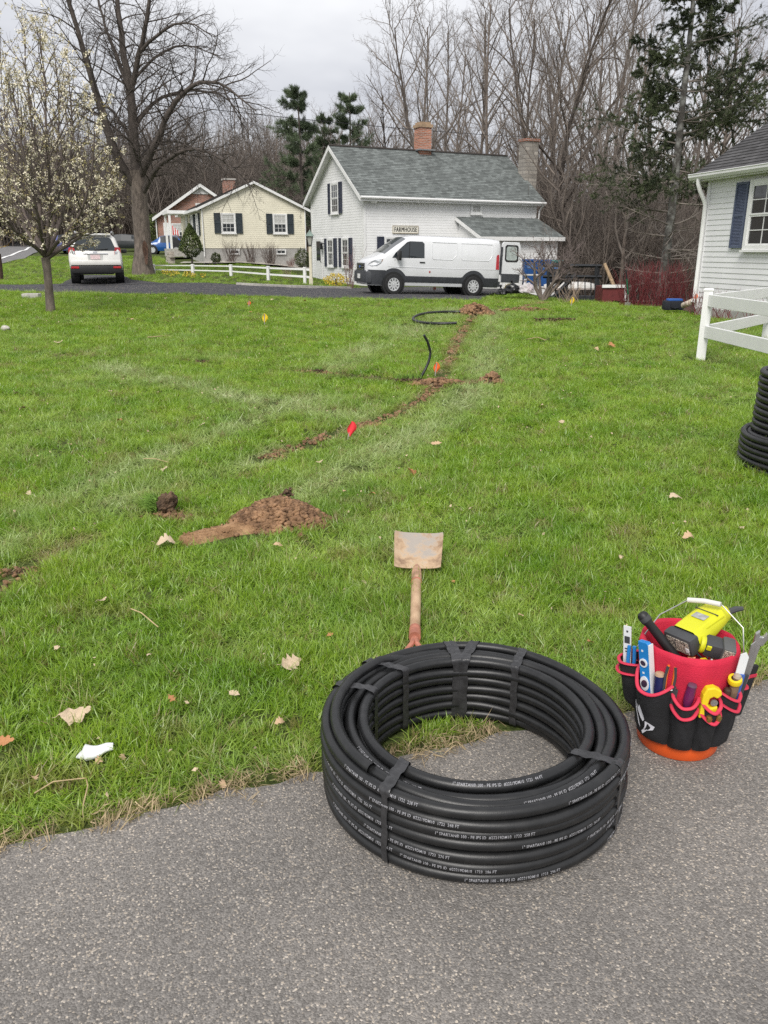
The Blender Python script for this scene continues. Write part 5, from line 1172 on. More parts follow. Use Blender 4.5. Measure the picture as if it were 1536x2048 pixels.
p = at(383, 506, 47.5); leafy('cone_evergreen', 'dark green cone-shaped clipped evergreen at the corner of the cream house', (p.x, p.y, gzf(p.x, p.y) + .15), cone(2.05, .66), 5200, .045, YEW, 160, 'evergreen')
x_, y_ = yl(.5, -1.2); leafy('green_shrub', 'small green leafy shrub beside the corner of the cream house', (x_, y_, gzf(x_, y_)), blob(.3, .34), 500, .05, GRNB, 162)
x_, y_ = yl(5.75, -.9); leafy('green_shrub', 'loose olive-green shrub at the right end of the cream house', (x_, y_, gzf(x_, y_)), blob(.5, .62), 900, .05, GRNB, 163)
x_, y_ = yl(6.8, -.7); leafy('green_shrub', 'narrow dark evergreen between the cream house and the lamp post', (x_, y_, gzf(x_, y_)), cone(1.9, .4), 1200, .05, YEW, 164)
p = at(672, 570, 36); leafy('forsythia', 'yellow flowering bush in front of the farmhouse gable', (p.x, p.y, gzf(p.x, p.y)), blob(.55, .30), 900, .032, FORS, 165)
p = at(1022, 574, 32.8); leafy('forsythia', 'small yellow-green bush behind the van rear door', (p.x, p.y, gzf(p.x, p.y)), blob(.3, .25), 400, .03, FORS, 166)
p = at(312, 470, 82); leafy('dark_hedge', 'dark green hedge left of the brick house', (p.x, p.y, gzf(p.x, p.y)), blob(1.6, 1.6), 1500, .14, YEW, 167)
for i_, (px, py) in enumerate(((336, 551), (345, 553), (372, 555), (380, 554), (388, 556), (330, 550), (405, 556), (354, 552))):
    p = G(px, py); leafy('daffodil_clump', 'low clump of yellow daffodils in the grass by the long fence', (p.x, p.y, p.z), blob(.13, .13), 40, .035, FORS, 170 + i_, 'flowers', False)['group'] = 'daffodils by the fence'
# ================================================================== LAWN: grass, trench soil, litter
def inpoly(x, y, poly):
    poly = np.asarray(poly, float)[:, :2]; n = len(poly); c = np.zeros(len(x), bool); j = n - 1
    for i in range(n):
        xi, yi = poly[i]; xj, yj = poly[j]
        c ^= ((yi > y) != (yj > y)) & (x < (xj - xi) * (y - yi) / (yj - yi + 1e-12) + xi); j = i
    return c
def seg_dist(x, y, pl):
    P = np.asarray([p[:2] for p in pl], float); d = np.full(len(x), 1e9)
    for a, b_ in zip(P[:-1], P[1:]):
        v = b_ - a; t = np.clip(((x - a[0]) * v[0] + (y - a[1]) * v[1]) / (v @ v + 1e-12), 0, 1); d = np.minimum(d, np.hypot(x - a[0] - t * v[0], y - a[1] - t * v[1]))
    return d
def vnoise(x, y, s, seed):
    g = np.random.default_rng(seed); T = g.random((64, 64)); u = x * s; v = y * s; i = np.floor(u).astype(int); j = np.floor(v).astype(int); f = u - i; h = v - j
    f = f * f * (3 - 2 * f); h = h * h * (3 - 2 * h); a = T[i % 64, j % 64]; b_ = T[(i + 1) % 64, j % 64]; c = T[i % 64, (j + 1) % 64]; d = T[(i + 1) % 64, (j + 1) % 64]
    return (a * (1 - f) + b_ * f) * (1 - h) + (c * (1 - f) + d * f) * h
COIL_C = Vector((.268, 2.10, 0)); COIL_R = .455
BUCKET_C = Vector((.976, 2.303, 0))
TRENCH = [[G(a, b_) for a, b_ in s] for s in ([(-40, 1205), (40, 1150), (110, 1108), (172, 1080)], [(300, 1030), (380, 1040)], [(520, 925), (560, 908), (610, 893), (660, 872), (720, 856), (770, 840), (815, 818), (850, 795), (872, 772), (890, 745), (902, 715), (912, 690), (928, 660), (946, 634), (985, 626), (1040, 620), (1090, 606)],
          [(120, 712), (200, 713)], [(250, 714), (290, 716)], [(390, 727), (425, 724)], [(570, 742), (640, 748), (740, 758), (830, 764), (900, 768), (985, 768)])]
PALE = [([G(a, b_) for a, b_ in s], w) for s, w in (([(-40, 1115), (120, 1060), (300, 985), (460, 945), (560, 900)], .16), ([(985, 622), (980, 690), (968, 760), (910, 820), (800, 890), (690, 950), (560, 1010)], .20), ([(215, 735), (330, 765), (460, 795), (600, 822), (720, 840)], .22),
         ([(660, 745), (740, 700), (860, 650), (900, 620)], .30), ([(60, 1030), (260, 940), (420, 880), (620, 800)], .16))]
side_poly = [tuple(p[:2]) for p in FAR_NEAR] + [tuple(p[:2]) for p in FAR_BACK[::-1]]
spur_poly = [tuple(p[:2]) for p in SPUR_L] + [tuple(p[:2]) for p in SPUR_R[::-1]]
bed_poly = [tuple(p[:2]) for p in BED_F] + [tuple(p[:2]) for p in BED_B[::-1]]
pile_c = G(500, 1052); 
PILE_POLY = [tuple(G(a, b_)[:2]) for a, b_ in ((352, 1086), (400, 1098), (470, 1088), (560, 1074), (622, 1060), (655, 1036), (620, 1028), (560, 1024), (500, 1040), (440, 1056), (380, 1066))]
g = np.random.default_rng(17)
def sample(y0, y1, rho, xr=None):
    yy = []; xx = []
    for a in np.arange(y0, y1, .25):
        b_ = min(a + .25, y1); ym = (a + b_) / 2; lo, hi = (-(.54 * ym + .9), .54 * ym + .9) if xr is None else xr(ym)
        n = g.poisson(rho(ym) * (b_ - a) * max(hi - lo, 0)); yy.append(g.uniform(a, b_, n)); xx.append(g.uniform(lo, hi, n))
    return np.concatenate(xx), np.concatenate(yy)
rho = lambda y: 1150 if y < 3.4 else 1150 * (3.4 / y) ** 1.45
x, y = sample(1.0, 33, rho)
x2, y2 = sample(33, 60, lambda y: 14, lambda ym: (-.46 * ym - 2, -1.0))
x = np.concatenate([x, x2]); y = np.concatenate([y, y2])
dT = np.min([seg_dist(x, y, t_) for t_ in TRENCH], 0)
ed = y - edge_y(x) 
ok = (ed > .012 + .05 * vnoise(x, y, 6, 2) ** 2) & ~inpoly(x, y, side_poly) & ~inpoly(x, y, spur_poly) & ~inpoly(x, y, bed_poly) & ~inpoly(x, y, PILE_POLY)
ok &= ~((dT < .045 + .014 * np.sqrt(y)) & (vnoise(x, y, 3.5, 5) > .44))
dc = np.hypot(x - COIL_C.x, y - COIL_C.y); ok &= ~((dc > .30) & (dc < .485))
ok &= ~(np.hypot(x - BUCKET_C.x, y - BUCKET_C.y) < .17)
wsx = G(190, 1524); ok &= ~((np.abs(x - wsx.x) < .06) & (np.abs(y - wsx.y + .015) < .045))
# houses, road
rr_ = np.array(road_r); ok &= ~((y > 38) & (x < np.interp(y, rr_[:, 1], rr_[:, 0])))
xl = (x + 10.7) * c20 + (y - 50) * s20; yl_ = -(x + 10.7) * s20 + (y - 50) * c20; ok &= ~((xl > -1.7) & (yl_ > -1.9))
c26, s26 = math.cos(R(26.6)), math.sin(R(26.6)); fx = (x + .9) * c26 + (y - 38) * s26; fy = -(x + .9) * s26 + (y - 38) * c26; ok &= ~((fx > -.4) & (fy > -.4))
bare = vnoise(x, y, 2.6, 31) * .6 + vnoise(x, y, 7, 32) * .4
ok &= ~((bare < .25) & (g.random(len(x)) < .6) & (y < 9))
x, y, ed, dT, dc = x[ok], y[ok], ed[ok], dT[ok], dc[ok]; n = len(x)
pale = np.zeros(n)
for pl, w in PALE: 
    d = seg_dist(x, y, pl); pale = np.maximum(pale, np.exp(-(d / (w * (.6 + .22 * np.sqrt(y)))) ** 2) * (.30 + .70 * vnoise(x, y, 2.2, 8)))
pale = np.clip(pale * 1.0 + .42 * (vnoise(x, y, .8, 9) - .42) + .30 * (vnoise(x, y, 3.3, 10) - .5), 0, 1)
dry = np.clip(np.exp(-(dT / (.05 + .016 * np.sqrt(y))) ** 2) * .7 + np.exp(-(np.clip(ed, 0, 9) / .05) ** 2) * .8 + (vnoise(x, y, 4.3, 12) > .90) * .35 + g.random(n) ** 9 * .9 + ((np.abs(x) > 99)) * 0, 0, 1)
sc = np.where(y < 3.4, 1, (y / 3.4) ** .42); hgt = (.50 + .85 * vnoise(x, y, 1.9, 14) ** 1.4 + .75 * vnoise(x, y, 7, 15) ** 2) * g.uniform(.75, 1.2, n) * (1 - .42 * pale) * np.clip(.40 + ed * 1.9, .45, 1) * np.clip(.35 + dT * 4.5, .35, 1) * np.clip(.5 + np.abs(dc - .40) * 4, .5, 1) * np.where(y < 3.4, .84, .80 * (y / 3.4) ** -.16)
lean = .16 + .5 * pale; laz = 6.28 * vnoise(x, y, 4.2, 20) * 2; lean = lean + .45 * vnoise(x, y, 5.5, 21) ** 2
rot = np.column_stack([lean * np.cos(laz) + g.normal(0, .12, n), lean * np.sin(laz) + g.normal(0, .12, n), g.uniform(0, 6.28, n)])
def tuft(seed, nb=26, rad=.035, h=.075, w=.0021):
    q = np.random.default_rng(seed); V = []; T = []; o = 0
    for k in range(nb):
        a = q.uniform(0, 6.28); b0 = np.array([math.cos(a), math.sin(a), 0]) * rad * math.sqrt(q.random()); b0[2] = -.012
        la = q.uniform(0, 6.28); out = np.array([math.cos(la), math.sin(la), 0]); s = np.array([-math.sin(la), math.cos(la), 0]); H = h * q.uniform(.45, 1.25); ww = w * q.uniform(.6, 1.25); bend = q.uniform(.15, 1.15) * H
        tw = q.uniform(-.8, .8); s = s * math.cos(tw) + out * math.sin(tw)
        P = []
        for t_ in (0, .38, .72, 1.0): c = b0 + out * bend * t_ ** 2 + np.array([0, 0, H * (t_ - .22 * (bend / H) * t_ ** 2)]); P.append(c)
        V += [P[0] - s * ww, P[0] + s * ww, P[1] - s * ww * .95, P[1] + s * ww * .95, P[2] - s * ww * .65, P[2] + s * ww * .65, P[3]]
        T += [(o, o + 1, o + 3), (o, o + 3, o + 2), (o + 2, o + 3, o + 5), (o + 2, o + 5, o + 4), (o + 4, o + 5, o + 6)]; o += 7
    return np_mesh('grass_tuft', np.array(V), [np.array(T)])
tufts = [tuft(200 + i_) for i_ in range(7)]
def grass_material():
    m = bpy.data.materials.new('grass_blade'); m.use_nodes = True; t = m.node_tree; t.nodes.clear()
    o = node(t, 'ShaderNodeOutputMaterial'); gm = node(t, 'ShaderNodeNewGeometry')
    def ia(nm): a = node(t, 'ShaderNodeAttribute'); a.attribute_type = 'INSTANCER'; a.attribute_name = nm; return a.outputs['Fac']
    n1 = node(t, 'ShaderNodeTexNoise', Scale=1.7, Detail=3.0); t.links.new(gm.outputs['Position'], n1.inputs['Vector'])
    n2 = node(t, 'ShaderNodeTexNoise', Scale=55.0, Detail=2.0); t.links.new(gm.outputs['Position'], n2.inputs['Vector'])
    r1 = node(t, 'ShaderNodeValToRGB'); t.links.new(n1.outputs['Fac'], r1.inputs[0]); e = r1.color_ramp.elements
    e[0].position = .3; e[0].color = (.185, .375, .018, 1); e[1].position = .7; e[1].color = (.360, .545, .055, 1)
    r2 = node(t, 'ShaderNodeValToRGB'); t.links.new(n2.outputs['Fac'], r2.inputs[0]); e = r2.color_ramp.elements
    e[0].position = .3; e[0].color = (.60, .66, .7, 1); e[1].position = .7; e[1].color = (1.42, 1.28, 1.15, 1)
    mm = node(t, 'ShaderNodeMix', data_type='RGBA', blend_type='MULTIPLY'); mm.inputs[0].default_value = 1; t.links.new(r1.outputs[0], mm.inputs[6]); t.links.new(r2.outputs[0], mm.inputs[7])
    m2 = node(t, 'ShaderNodeMix', data_type='RGBA'); t.links.new(ia('pale'), m2.inputs[0]); t.links.new(mm.outputs[2], m2.inputs[6]); m2.inputs[7].default_value = (.47, .57, .23, 1)
    m3 = node(t, 'ShaderNodeMix', data_type='RGBA'); t.links.new(ia('dry'), m3.inputs[0]); t.links.new(m2.outputs[2], m3.inputs[6]); m3.inputs[7].default_value = (.36, .27, .13, 1)
    d = node(t, 'ShaderNodeBsdfDiffuse'); tr = node(t, 'ShaderNodeBsdfTranslucent'); gl = node(t, 'ShaderNodeBsdfGlossy', Roughness=.42); gl.inputs['Color'].default_value = (.8, .8, .8, 1)
    t.links.new(m3.outputs[2], d.inputs['Color']); t.links.new(m3.outputs[2], tr.inputs['Color'])
    a = node(t, 'ShaderNodeMixShader'); a.inputs[0].default_value = .46; t.links.new(d.outputs[0], a.inputs[1]); t.links.new(tr.outputs[0], a.inputs[2])
    b_ = node(t, 'ShaderNodeMixShader'); b_.inputs[0].default_value = .06; t.links.new(a.outputs[0], b_.inputs[1]); t.links.new(gl.outputs[0], b_.inputs[2]); t.links.new(b_.outputs[0], o.inputs[0])
    return m
GRASS = grass_material()
gn_scatter('lawn_grass', np.column_stack([x, y, gz(x, y)]), rot, np.column_stack([sc, sc, hgt * np.where(y > 3.4, sc ** .5, 1)]), {'pale': pale, 'dry': dry}, tufts, g.integers(0, 7, n), GRASS, label='green spring grass of the lawn')
# straw along the driveway's edge and over the trench lines
def straw_pts(n_, f): 
    P = np.array([f() for _ in range(n_)]); return P
S = []
for _ in range(1000):
    xx = g.uniform(-2.2, 3.2); 
    if vnoise(np.array([xx]), np.array([.3]), 2.3, 77)[0] > g.uniform(.15, .75): S.append((xx, edge_y(xx) + g.normal(.016, .030)))
for t_ in TRENCH:
    A = np.array([p[:2] for p in t_]); s = np.concatenate([[0], np.cumsum(np.linalg.norm(np.diff(A, axis=0), axis=1))])
    for _ in range(int(s[-1] * 7)):
        k = g.uniform(0, s[-1]); q = [np.interp(k, s, A[:, j]) for j in (0, 1)]; w = .035 + .03 * math.sqrt(q[1]); S.append((q[0] + g.normal(0, w), q[1] + g.normal(0, w)))
S = np.array(S); dcs = np.hypot(S[:, 0] - COIL_C.x, S[:, 1] - COIL_C.y); S = S[~((dcs > .28) & (dcs < .5))]; n = len(S)
straw = [tuft(230 + i_, 9, .03, .05, .0015) for i_ in range(3)]
STRAW = M('dead_grass', (.36, .27, .15), .9, .35, 3, world=True, base2=(.55, .43, .26))
sS = np.where(S[:, 1] < 3.5, 1.0, (S[:, 1] / 3.5) ** .45)
gn_scatter('dead_grass_fringe', np.column_stack([S, gz(S[:, 0], S[:, 1]) + .010]), np.column_stack([g.normal(0, .75, n), g.normal(0, .75, n), g.uniform(0, 6.28, n)]), np.repeat((sS * g.uniform(.6, 1.1, n))[:, None], 3, 1), {}, straw, g.integers(0, 3, n), STRAW, label='dead straw-coloured grass along the driveway edge')

# ------------------------------------------------------------------ soil
SOIL = M('soil_brown', (.21, .115, .060), .97, .35, 16, .9, 70, base2=(.38, .22, .12)); SOIL_D = M('soil_dark', (.10, .060, .038), .97, .35, 18, 1.0, 90, base2=(.20, .125, .075)); SAND = M('soil_tan', (.33, .185, .09), .95, .25, 14, .9, 60, base2=(.46, .28, .15))
def crumb(seed):
    bm = bmesh.new(); bmesh.ops.create_icosphere(bm, subdivisions=1, radius=1); q = random.Random(seed)
    for v in bm.verts: v.co *= q.uniform(.6, 1.2); v.co.z *= .8
    V = np.array([v.co[:] for v in bm.verts]); Fc = np.array([[v.index for v in f.verts] for f in bm.faces]); bm.free(); return V, Fc
CR = [crumb(i_) for i_ in range(6)]
def crumbs(name, pts, sizes, mat, parent=None, seed=0):
    q = np.random.default_rng(seed); Vs, Fs = [], []; o = 0
    for p, s in zip(pts, sizes):
        V, Fc = CR[q.integers(0, 6)]; a = q.uniform(0, 6.28); c_, s_ = math.cos(a), math.sin(a)
        W_ = V * s; W_ = np.column_stack([W_[:, 0] * c_ - W_[:, 1] * s_, W_[:, 0] * s_ + W_[:, 1] * c_, W_[:, 2]]) + p; Vs.append(W_); Fs.append(Fc + o); o += len(V)
    ob = link(name, np_mesh(name, np.concatenate(Vs), [np.concatenate(Fs)]), mat, parent); ob['kind'] = 'stuff'; return ob
# trench lines: broken soil showing through the turf
P, Sz = [], []
for t_ in TRENCH:
    A = np.array([p[:2] for p in t_]); s = np.concatenate([[0], np.cumsum(np.linalg.norm(np.diff(A, axis=0), axis=1))])
    for _ in range(int(s[-1] * 60)):
        k = g.uniform(0, s[-1]); q = np.array([np.interp(k, s, A[:, j]) for j in (0, 1)])
        if vnoise(np.array([k * 1.0]), np.array([q[1]]), 1.7, 40)[0] < .48: continue
        w = .014 + .010 * math.sqrt(q[1]); q = q + g.normal(0, w, 2); sz = g.uniform(.006, .019) * (.7 + .28 * math.sqrt(q[1])); P.append((q[0], q[1], gzf(*q) + sz * .5 + .004)); Sz.append(sz)
tag(crumbs('trench_soil', P, Sz, SOIL, None, 3), 'broken brown soil along the backfilled trench lines', kind='stuff')
def soil_patch(name, label, px, py, rx, ry, h, mat, seed, cmat=None, ncr=120, cs=(.008, .022), cat='soil heap', rough=.5):
    c = G(px, py); t = thing(name, label, cat, (c.x, c.y, c.z)); n_ = 34; mb = MB(); q = np.random.default_rng(seed); V = []
    for i in range(n_):
        for j in range(n_):
            u, v = i / (n_ - 1) * 2 - 1, j / (n_ - 1) * 2 - 1; X, Y = u * math.sqrt(1 - v * v / 2), v * math.sqrt(1 - u * u / 2); rr = min(1, math.hypot(X, Y)); e = 1 + .22 * math.sin(3 * math.atan2(Y, X) + seed) + .1 * math.sin(7 * math.atan2(Y, X))
            nz = mnoise.fractal(Vector((X * 4 + seed, Y * 4, seed * .7)), 1.0, 2.0, 4); z = h * (1 - rr ** 1.6) * (1 + rough * nz) + .25 * h * nz * (1 - rr) - .012 * rr
            V.append((X * rx * e, Y * ry * e, z))
    mb.add(V, [(i * n_ + j, (i + 1) * n_ + j, (i + 1) * n_ + j + 1, i * n_ + j + 1) for i in range(n_ - 1) for j in range(n_ - 1)]); mb.build('mound', mat, t, True, 0, 0)
    P, Sz = [], []
    for _ in range(ncr):
        a = q.uniform(0, 6.28); k = q.random() ** .6 * 1.12; X, Y = math.cos(a) * k, math.sin(a) * k; s = q.uniform(*cs); P.append((X * rx, Y * ry, max(0, h * (1.12 - k ** 1.6)) * (1 + q.uniform(-.1, .14)) + s * .45)); Sz.append(s)
    crumbs('soil_crumbs', P, Sz, cmat or mat, t, seed); return t
# big pile: heap of crumbled loam with a smeared tan tongue to its left
DP = soil_patch('dirt_pile', 'crumbly brown dirt pile with a smooth tan tongue on the lawn', 560, 1046, .29, .19, .12, SOIL, 7, SOIL, 2600, (.005, .022), 'dirt pile', .35)
c0 = G(560, 1046)
def smear():
    n_, m_ = 40, 22; V = []
    a = G(360, 1088); b_ = G(520, 1052); ax = (b_ - a); ax.z = 0; Lx = ax.length; ax.normalize(); nr = Vector((-ax.y, ax.x, 0))
    for i in range(n_):
        for j in range(m_):
            u = i / (n_ - 1); v = j / (m_ - 1) * 2 - 1; w = .055 + .075 * u + .015 * math.sin(9 * u); q = a + ax * (Lx * 1.12 * u) + nr * v * w
            ridge = .022 * abs(math.sin(v * 7 + u * 3 + .8 * math.sin(6 * u))) * (1 - .5 * u); z = .016 + ridge + .035 * u ** 2 * (1 - v * v) + .006 * mnoise.noise(Vector((u * 14, v * 6, 1)))
            if abs(v) > .86 or i == 0: z = -.01
            V.append((q.x - c0.x, q.y - c0.y, z))
    mb = MB(); mb.add(V, [(i * m_ + j, (i + 1) * m_ + j, (i + 1) * m_ + j + 1, i * m_ + j + 1) for i in range(n_ - 1) for j in range(m_ - 1)]); return mb.build('smeared_tongue', SAND, DP, True, 0, 0)
smear()
P = [(g.normal(0, .13), g.normal(0, .085) - .02, 0) for _ in range(170)]; P = [(a, b_, max(.014, .135 * (1 - min(1, math.hypot(a / .29, b_ / .19)) ** 1.6))) for a, b_, _ in P]; crumbs('loose_clods', P, g.uniform(.010, .026, 170), SOIL, DP, 19)
tA = G(372, 1084) - c0; tB = G(520, 1052) - c0; P = [tuple(tA.lerp(tB, g.random() ** .6) + Vector((g.normal(0, .03), g.normal(0, .035), .022 + .012 * g.random()))) for _ in range(420)]; crumbs('tan_crumbs', P, g.uniform(.003, .011, 420), SAND, DP, 9)
q1 = G(577, 1012); P = [(q1.x - c0.x + g.normal(0, .013), q1.y - c0.y + g.normal(0, .013), .07 + abs(g.normal(0, .022))) for _ in range(70)]; crumbs('root_clod', P, g.uniform(.006, .015, 70), SOIL_D, DP, 11)
def sod(name, label, px, py, sx, sy, h, tilt, seed, grass_n=60):
    # a cut square of turf: dark root soil with grass on one face
    c = G(px, py); t = thing(name, label, 'sod clump', (c.x, c.y, c.z), rot=tilt); q = np.random.default_rng(seed); P = []; 
    P = [(q.uniform(-1, 1) * sx, q.uniform(-1, 1) * sy, q.uniform(0, 1) * h) for _ in range(230)]; crumbs('root_soil', P, q.uniform(.006, .016, 230) * min(2, max(1, sx * 9)), SOIL_D, t, seed)
    V, T = [], []; o = 0
    for k in range(grass_n):
        b0 = np.array([q.uniform(-1, 1) * sx, q.uniform(-1, 1) * sy, h]); d = q.normal(0, .45, 3); d[2] = 1; d /= np.linalg.norm(d); s = np.cross(d, q.normal(size=3)); s /= np.linalg.norm(s); kf = min(1.9, max(1, sx * 9)); L_ = q.uniform(.03, .06) * kf ** .5; w = .0025 * kf
        V += [b0 - s * w, b0 + s * w, b0 + d * L_ * .6 + s * w * .8, b0 + d * L_ * .6 - s * w * .8, b0 + d * L_ + q.normal(0, .012, 3)]; T += [(o, o + 1, o + 2), (o, o + 2, o + 3), (o + 3, o + 2, o + 4)]; o += 5
    ob = link('turf', np_mesh('turf', np.array(V), [np.array(T)]), M('turf_green', (.075, .15, .022), .8, .3, 20), t); ob['kind'] = 'stuff'; return t
cS = G(330, 1026); SD = thing('sod_clump', 'upright clump of cut turf with dark root soil left of the dirt pile', 'sod clump', cS)
q = np.random.default_rng(51); bm = bmesh.new(); bmesh.ops.create_icosphere(bm, subdivisions=5, radius=1)
for v_ in bm.verts:
    nz_ = mnoise.fractal(v_.co * 2.1 + Vector((3, 1, 7)), .9, 2.1, 5); k = 1 + .34 * nz_ + .10 * abs(mnoise.noise(v_.co * 9)); v_.co = Vector((v_.co.x * k * .060 + .014 + .02 * v_.co.z, v_.co.y * k * .05, v_.co.z * k * .066 + .062))
me_ = bpy.data.meshes.new('root_soil'); bm.to_mesh(me_); bm.free(); link('root_soil', me_, SOIL_D, SD, True, 0, 0)
P = q.normal(0, 1, (90, 3)) * np.array([.05, .03, .006]) + np.array([.03, -.03, .012]); crumbs('soil_crumbs', P, q.uniform(.004, .010, 90), SOIL, SD, 51)
V, T = [], []; o = 0
for k in range(520):
    b0 = np.array([-.035 - .045 * q.random(), q.uniform(-.05, .05), .01 + .09 * q.random()]); d = np.array([-.75, q.normal(0, .3), .55 + q.normal(0, .25)]); d /= np.linalg.norm(d); s = np.cross(d, q.normal(size=3)); s /= np.linalg.norm(s); L_ = q.uniform(.03, .075)
    V += [b0 - s * .0018, b0 + s * .0018, b0 + d * L_ * .6 + s * .0014, b0 + d * L_ * .6 - s * .0014, b0 + d * L_ + np.array([-.006, 0, -.008])]; T += [(o, o + 1, o + 2), (o, o + 2, o + 3), (o + 3, o + 2, o + 4)]; o += 5
ob = link('turf', np_mesh('turf', np.array(V), [np.array(T)]), M('turf_green', (.13, .24, .03), .8, .3, 20), SD); ob['kind'] = 'stuff'
soil_patch('soil_heap', 'thin spill of brown soil between the turf clump and the dirt pile', 352, 1036, .07, .05, .02, SOIL, 12, SOIL, 90, (.004, .011))
soil_patch('soil_heap', 'reddish-brown soil patch at the foot of the upright black pipe', 878, 770, .34, .14, .05, SOIL_D, 13, SOIL, 200, (.012, .035))
soil_patch('soil_heap', 'small dark clod heap right of the upright black pipe', 982, 768, .13, .12, .10, SOIL_D, 14, SOIL, 120, (.015, .04))
soil_patch('soil_heap', 'dark soil heap at the far end of the looped pipe', 950, 630, .42, .32, .20, SOIL_D, 15, SOIL, 200, (.03, .08))
soil_patch('soil_heap', 'brown soil patch beside the red flag', 738, 852, .17, .07, .025, SOIL, 16, SOIL, 120, (.007, .02))
soil_patch('soil_heap', 'small brown soil patch in the trench line left of the red flag', 545, 915, .10, .07, .02, SOIL_D, 17, SOIL, 90, (.005, .016))
soil_patch('soil_heap', 'dark scuffed soil at the left edge of the lawn', 60, 1145, .22, .06, .012, SOIL_D, 18, SOIL, 110, (.004, .014))
soil_patch('soil_heap', 'scrape of soil on the far lawn right of the dark heap', 1050, 622, .7, .2, .06, SOIL, 19, SOIL, 120, (.02, .05))
sod('sod_strip', 'long low strip of lifted turf on the far lawn', 1110, 644, .48, .12, .09, (0, 0, .05), 52, 200)
sod('sod_strip', 'scuffed turf lump left of the upright black pipe', 815, 766, .16, .08, .06, (0, 0, .2), 53, 160)
sod('sod_strip', 'small tuft of scuffed turf on the trench line at left', 405, 727, .10, .05, .05, (0, 0, .1), 54, 90)
sod('sod_strip', 'tiny tuft of scuffed turf between the two trench pipes and the left', 635, 748, .07, .05, .06, (0, 0, .1), 55, 70)

# ------------------------------------------------------------------ dry leaves and litter
LEAF_T = M('leaf_tan', (.52, .36, .22), .8, .25, 30); LEAF_P = M('leaf_pale', (.54, .42, .29), .8, .2, 30); LEAF_O = M('leaf_orange', (.45, .21, .09), .8, .25, 30)
def leaf_mesh(seed, lobes=3):
    q = random.Random(seed); n_ = 9; up, dn = [], []; cr_ = q.uniform(-1.1, 1.1); cy_ = q.uniform(-.9, .9); 
    def pt(x_, y_): return (x_, y_, .10 + cr_ * (x_ * x_) * .5 + cy_ * y_ * y_ * 1.2 + .08 * math.sin(x_ * 5 + seed) + .05 * math.sin(y_ * 9))
    m_ = 15; mid = [pt(-.5 + i / (m_ - 1), 0) for i in range(m_)]; A, B = [], []
    for i in range(m_):
        t_ = i / (m_ - 1); env = math.sin(PI * t_ ** .8) * .44; lob = .34 + .66 * abs(math.cos(PI * lobes * t_ + .4)) ** 1.3; A.append(pt(-.5 + t_ + .04 * q.uniform(-1, 1), env * lob * q.uniform(.8, 1.15))); B.append(pt(-.5 + t_ + .04 * q.uniform(-1, 1), -env * lob * q.uniform(.8, 1.15)))
    mb = MB(); mb.add(mid + A + B, [(i, i + 1, m_ + i + 1, m_ + i) for i in range(m_ - 1)] + [(i + 1, i, 2 * m_ + i, 2 * m_ + i + 1) for i in range(m_ - 1)])
    mb.tube([pt(-.5, 0), (-.62, .02, .10), (-.72, .05, .08)], .012, 4)
    return mb
LM = [leaf_mesh(300 + i_, 3 + i_ % 2) for i_ in range(5)]
def leaf(px, py, size_px, mat, label, k, rz, group=None, tilt=(.1, .1), lift=.035):
    c = G(px, py); dep = c.y * CP + (CAM_H - c.z) * SP; s = size_px * dep / F
    o = LM[k % 5].build('dry_leaf', mat, None, True, 0, 0); o.location = (c.x, c.y, c.z + lift); o.rotation_euler = (tilt[0], tilt[1], rz); o.scale = (s, s, s); tag(o, label, 'leaf', group); return o
leaf(156, 1453, 62, LEAF_P, 'largest pale dry leaf above the white plastic scrap', 0, .3, None, (.25, -.1), .045)
leaf(582, 1346, 50, LEAF_P, 'curled pale leaf left of the pipe coil', 1, .8, None, (.5, .2), .04)
leaf(12, 1507, 42, LEAF_O, 'orange-tan leaf at the left edge of the picture', 2, .1, None, (.2, .1), .04)
leaf(334, 1101, 40, LEAF_P, 'pale broad leaf just below the dirt pile', 3, .4, None, (.2, .1), .045)
leaf(557, 1105, 19, LEAF_T, 'small tan leaf below the middle of the dirt pile', 4, .1, None, (.2, .1), .045)
leaf(824, 960, 34, LEAF_O, 'spiky orange-brown oak leaf above the shovel blade', 0, 1.3, None, (.9, .2), .05)
leaf(872, 900, 22, LEAF_T, 'tan leaf between the red flag and the spiky oak leaf', 1, .2, None, (.2, .1), .05)
leaf(1122, 856, 17, LEAF_P, 'pale pinkish leaf alone on the right of the lawn', 2, .7, None, (.2, .1), .05)
leaf(1375, 1091, 27, LEAF_T, 'tan leaf on the lawn left of the stacked pipe coils', 3, .2, None, (.3, .1), .05)
leaf(1350, 1009, 32, LEAF_P, 'narrow pale leaf nearest the stacked pipe coils', 4, .3, None, (.1, .1), .05)
leaf(1178, 1305, 17, LEAF_O, 'small orange leaf between the pipe coil and the tool bucket', 0, 1.9, None, (.3, .1), .05)
leaf(446, 1586, 24, LEAF_T, 'tan leaf at the grass edge left of the pipe coil', 1, 1.5, None, (.5, .1), .03)
leaf(246, 1532, 20, LEAF_T, 'brown leaf right of the white plastic scrap', 2, 1.7, None, (.6, .1), .03)
leaf(200, 1538, 22, LEAF_T, 'small dry leaf tucked under the white plastic scrap', 3, 1.0, None, (.5, .1), .03)
leaf(560, 1462, 22, LEAF_T, 'tan leaf close to the left side of the pipe coil', 3, .4, None, (.4, .1), .035)
random.seed(88)
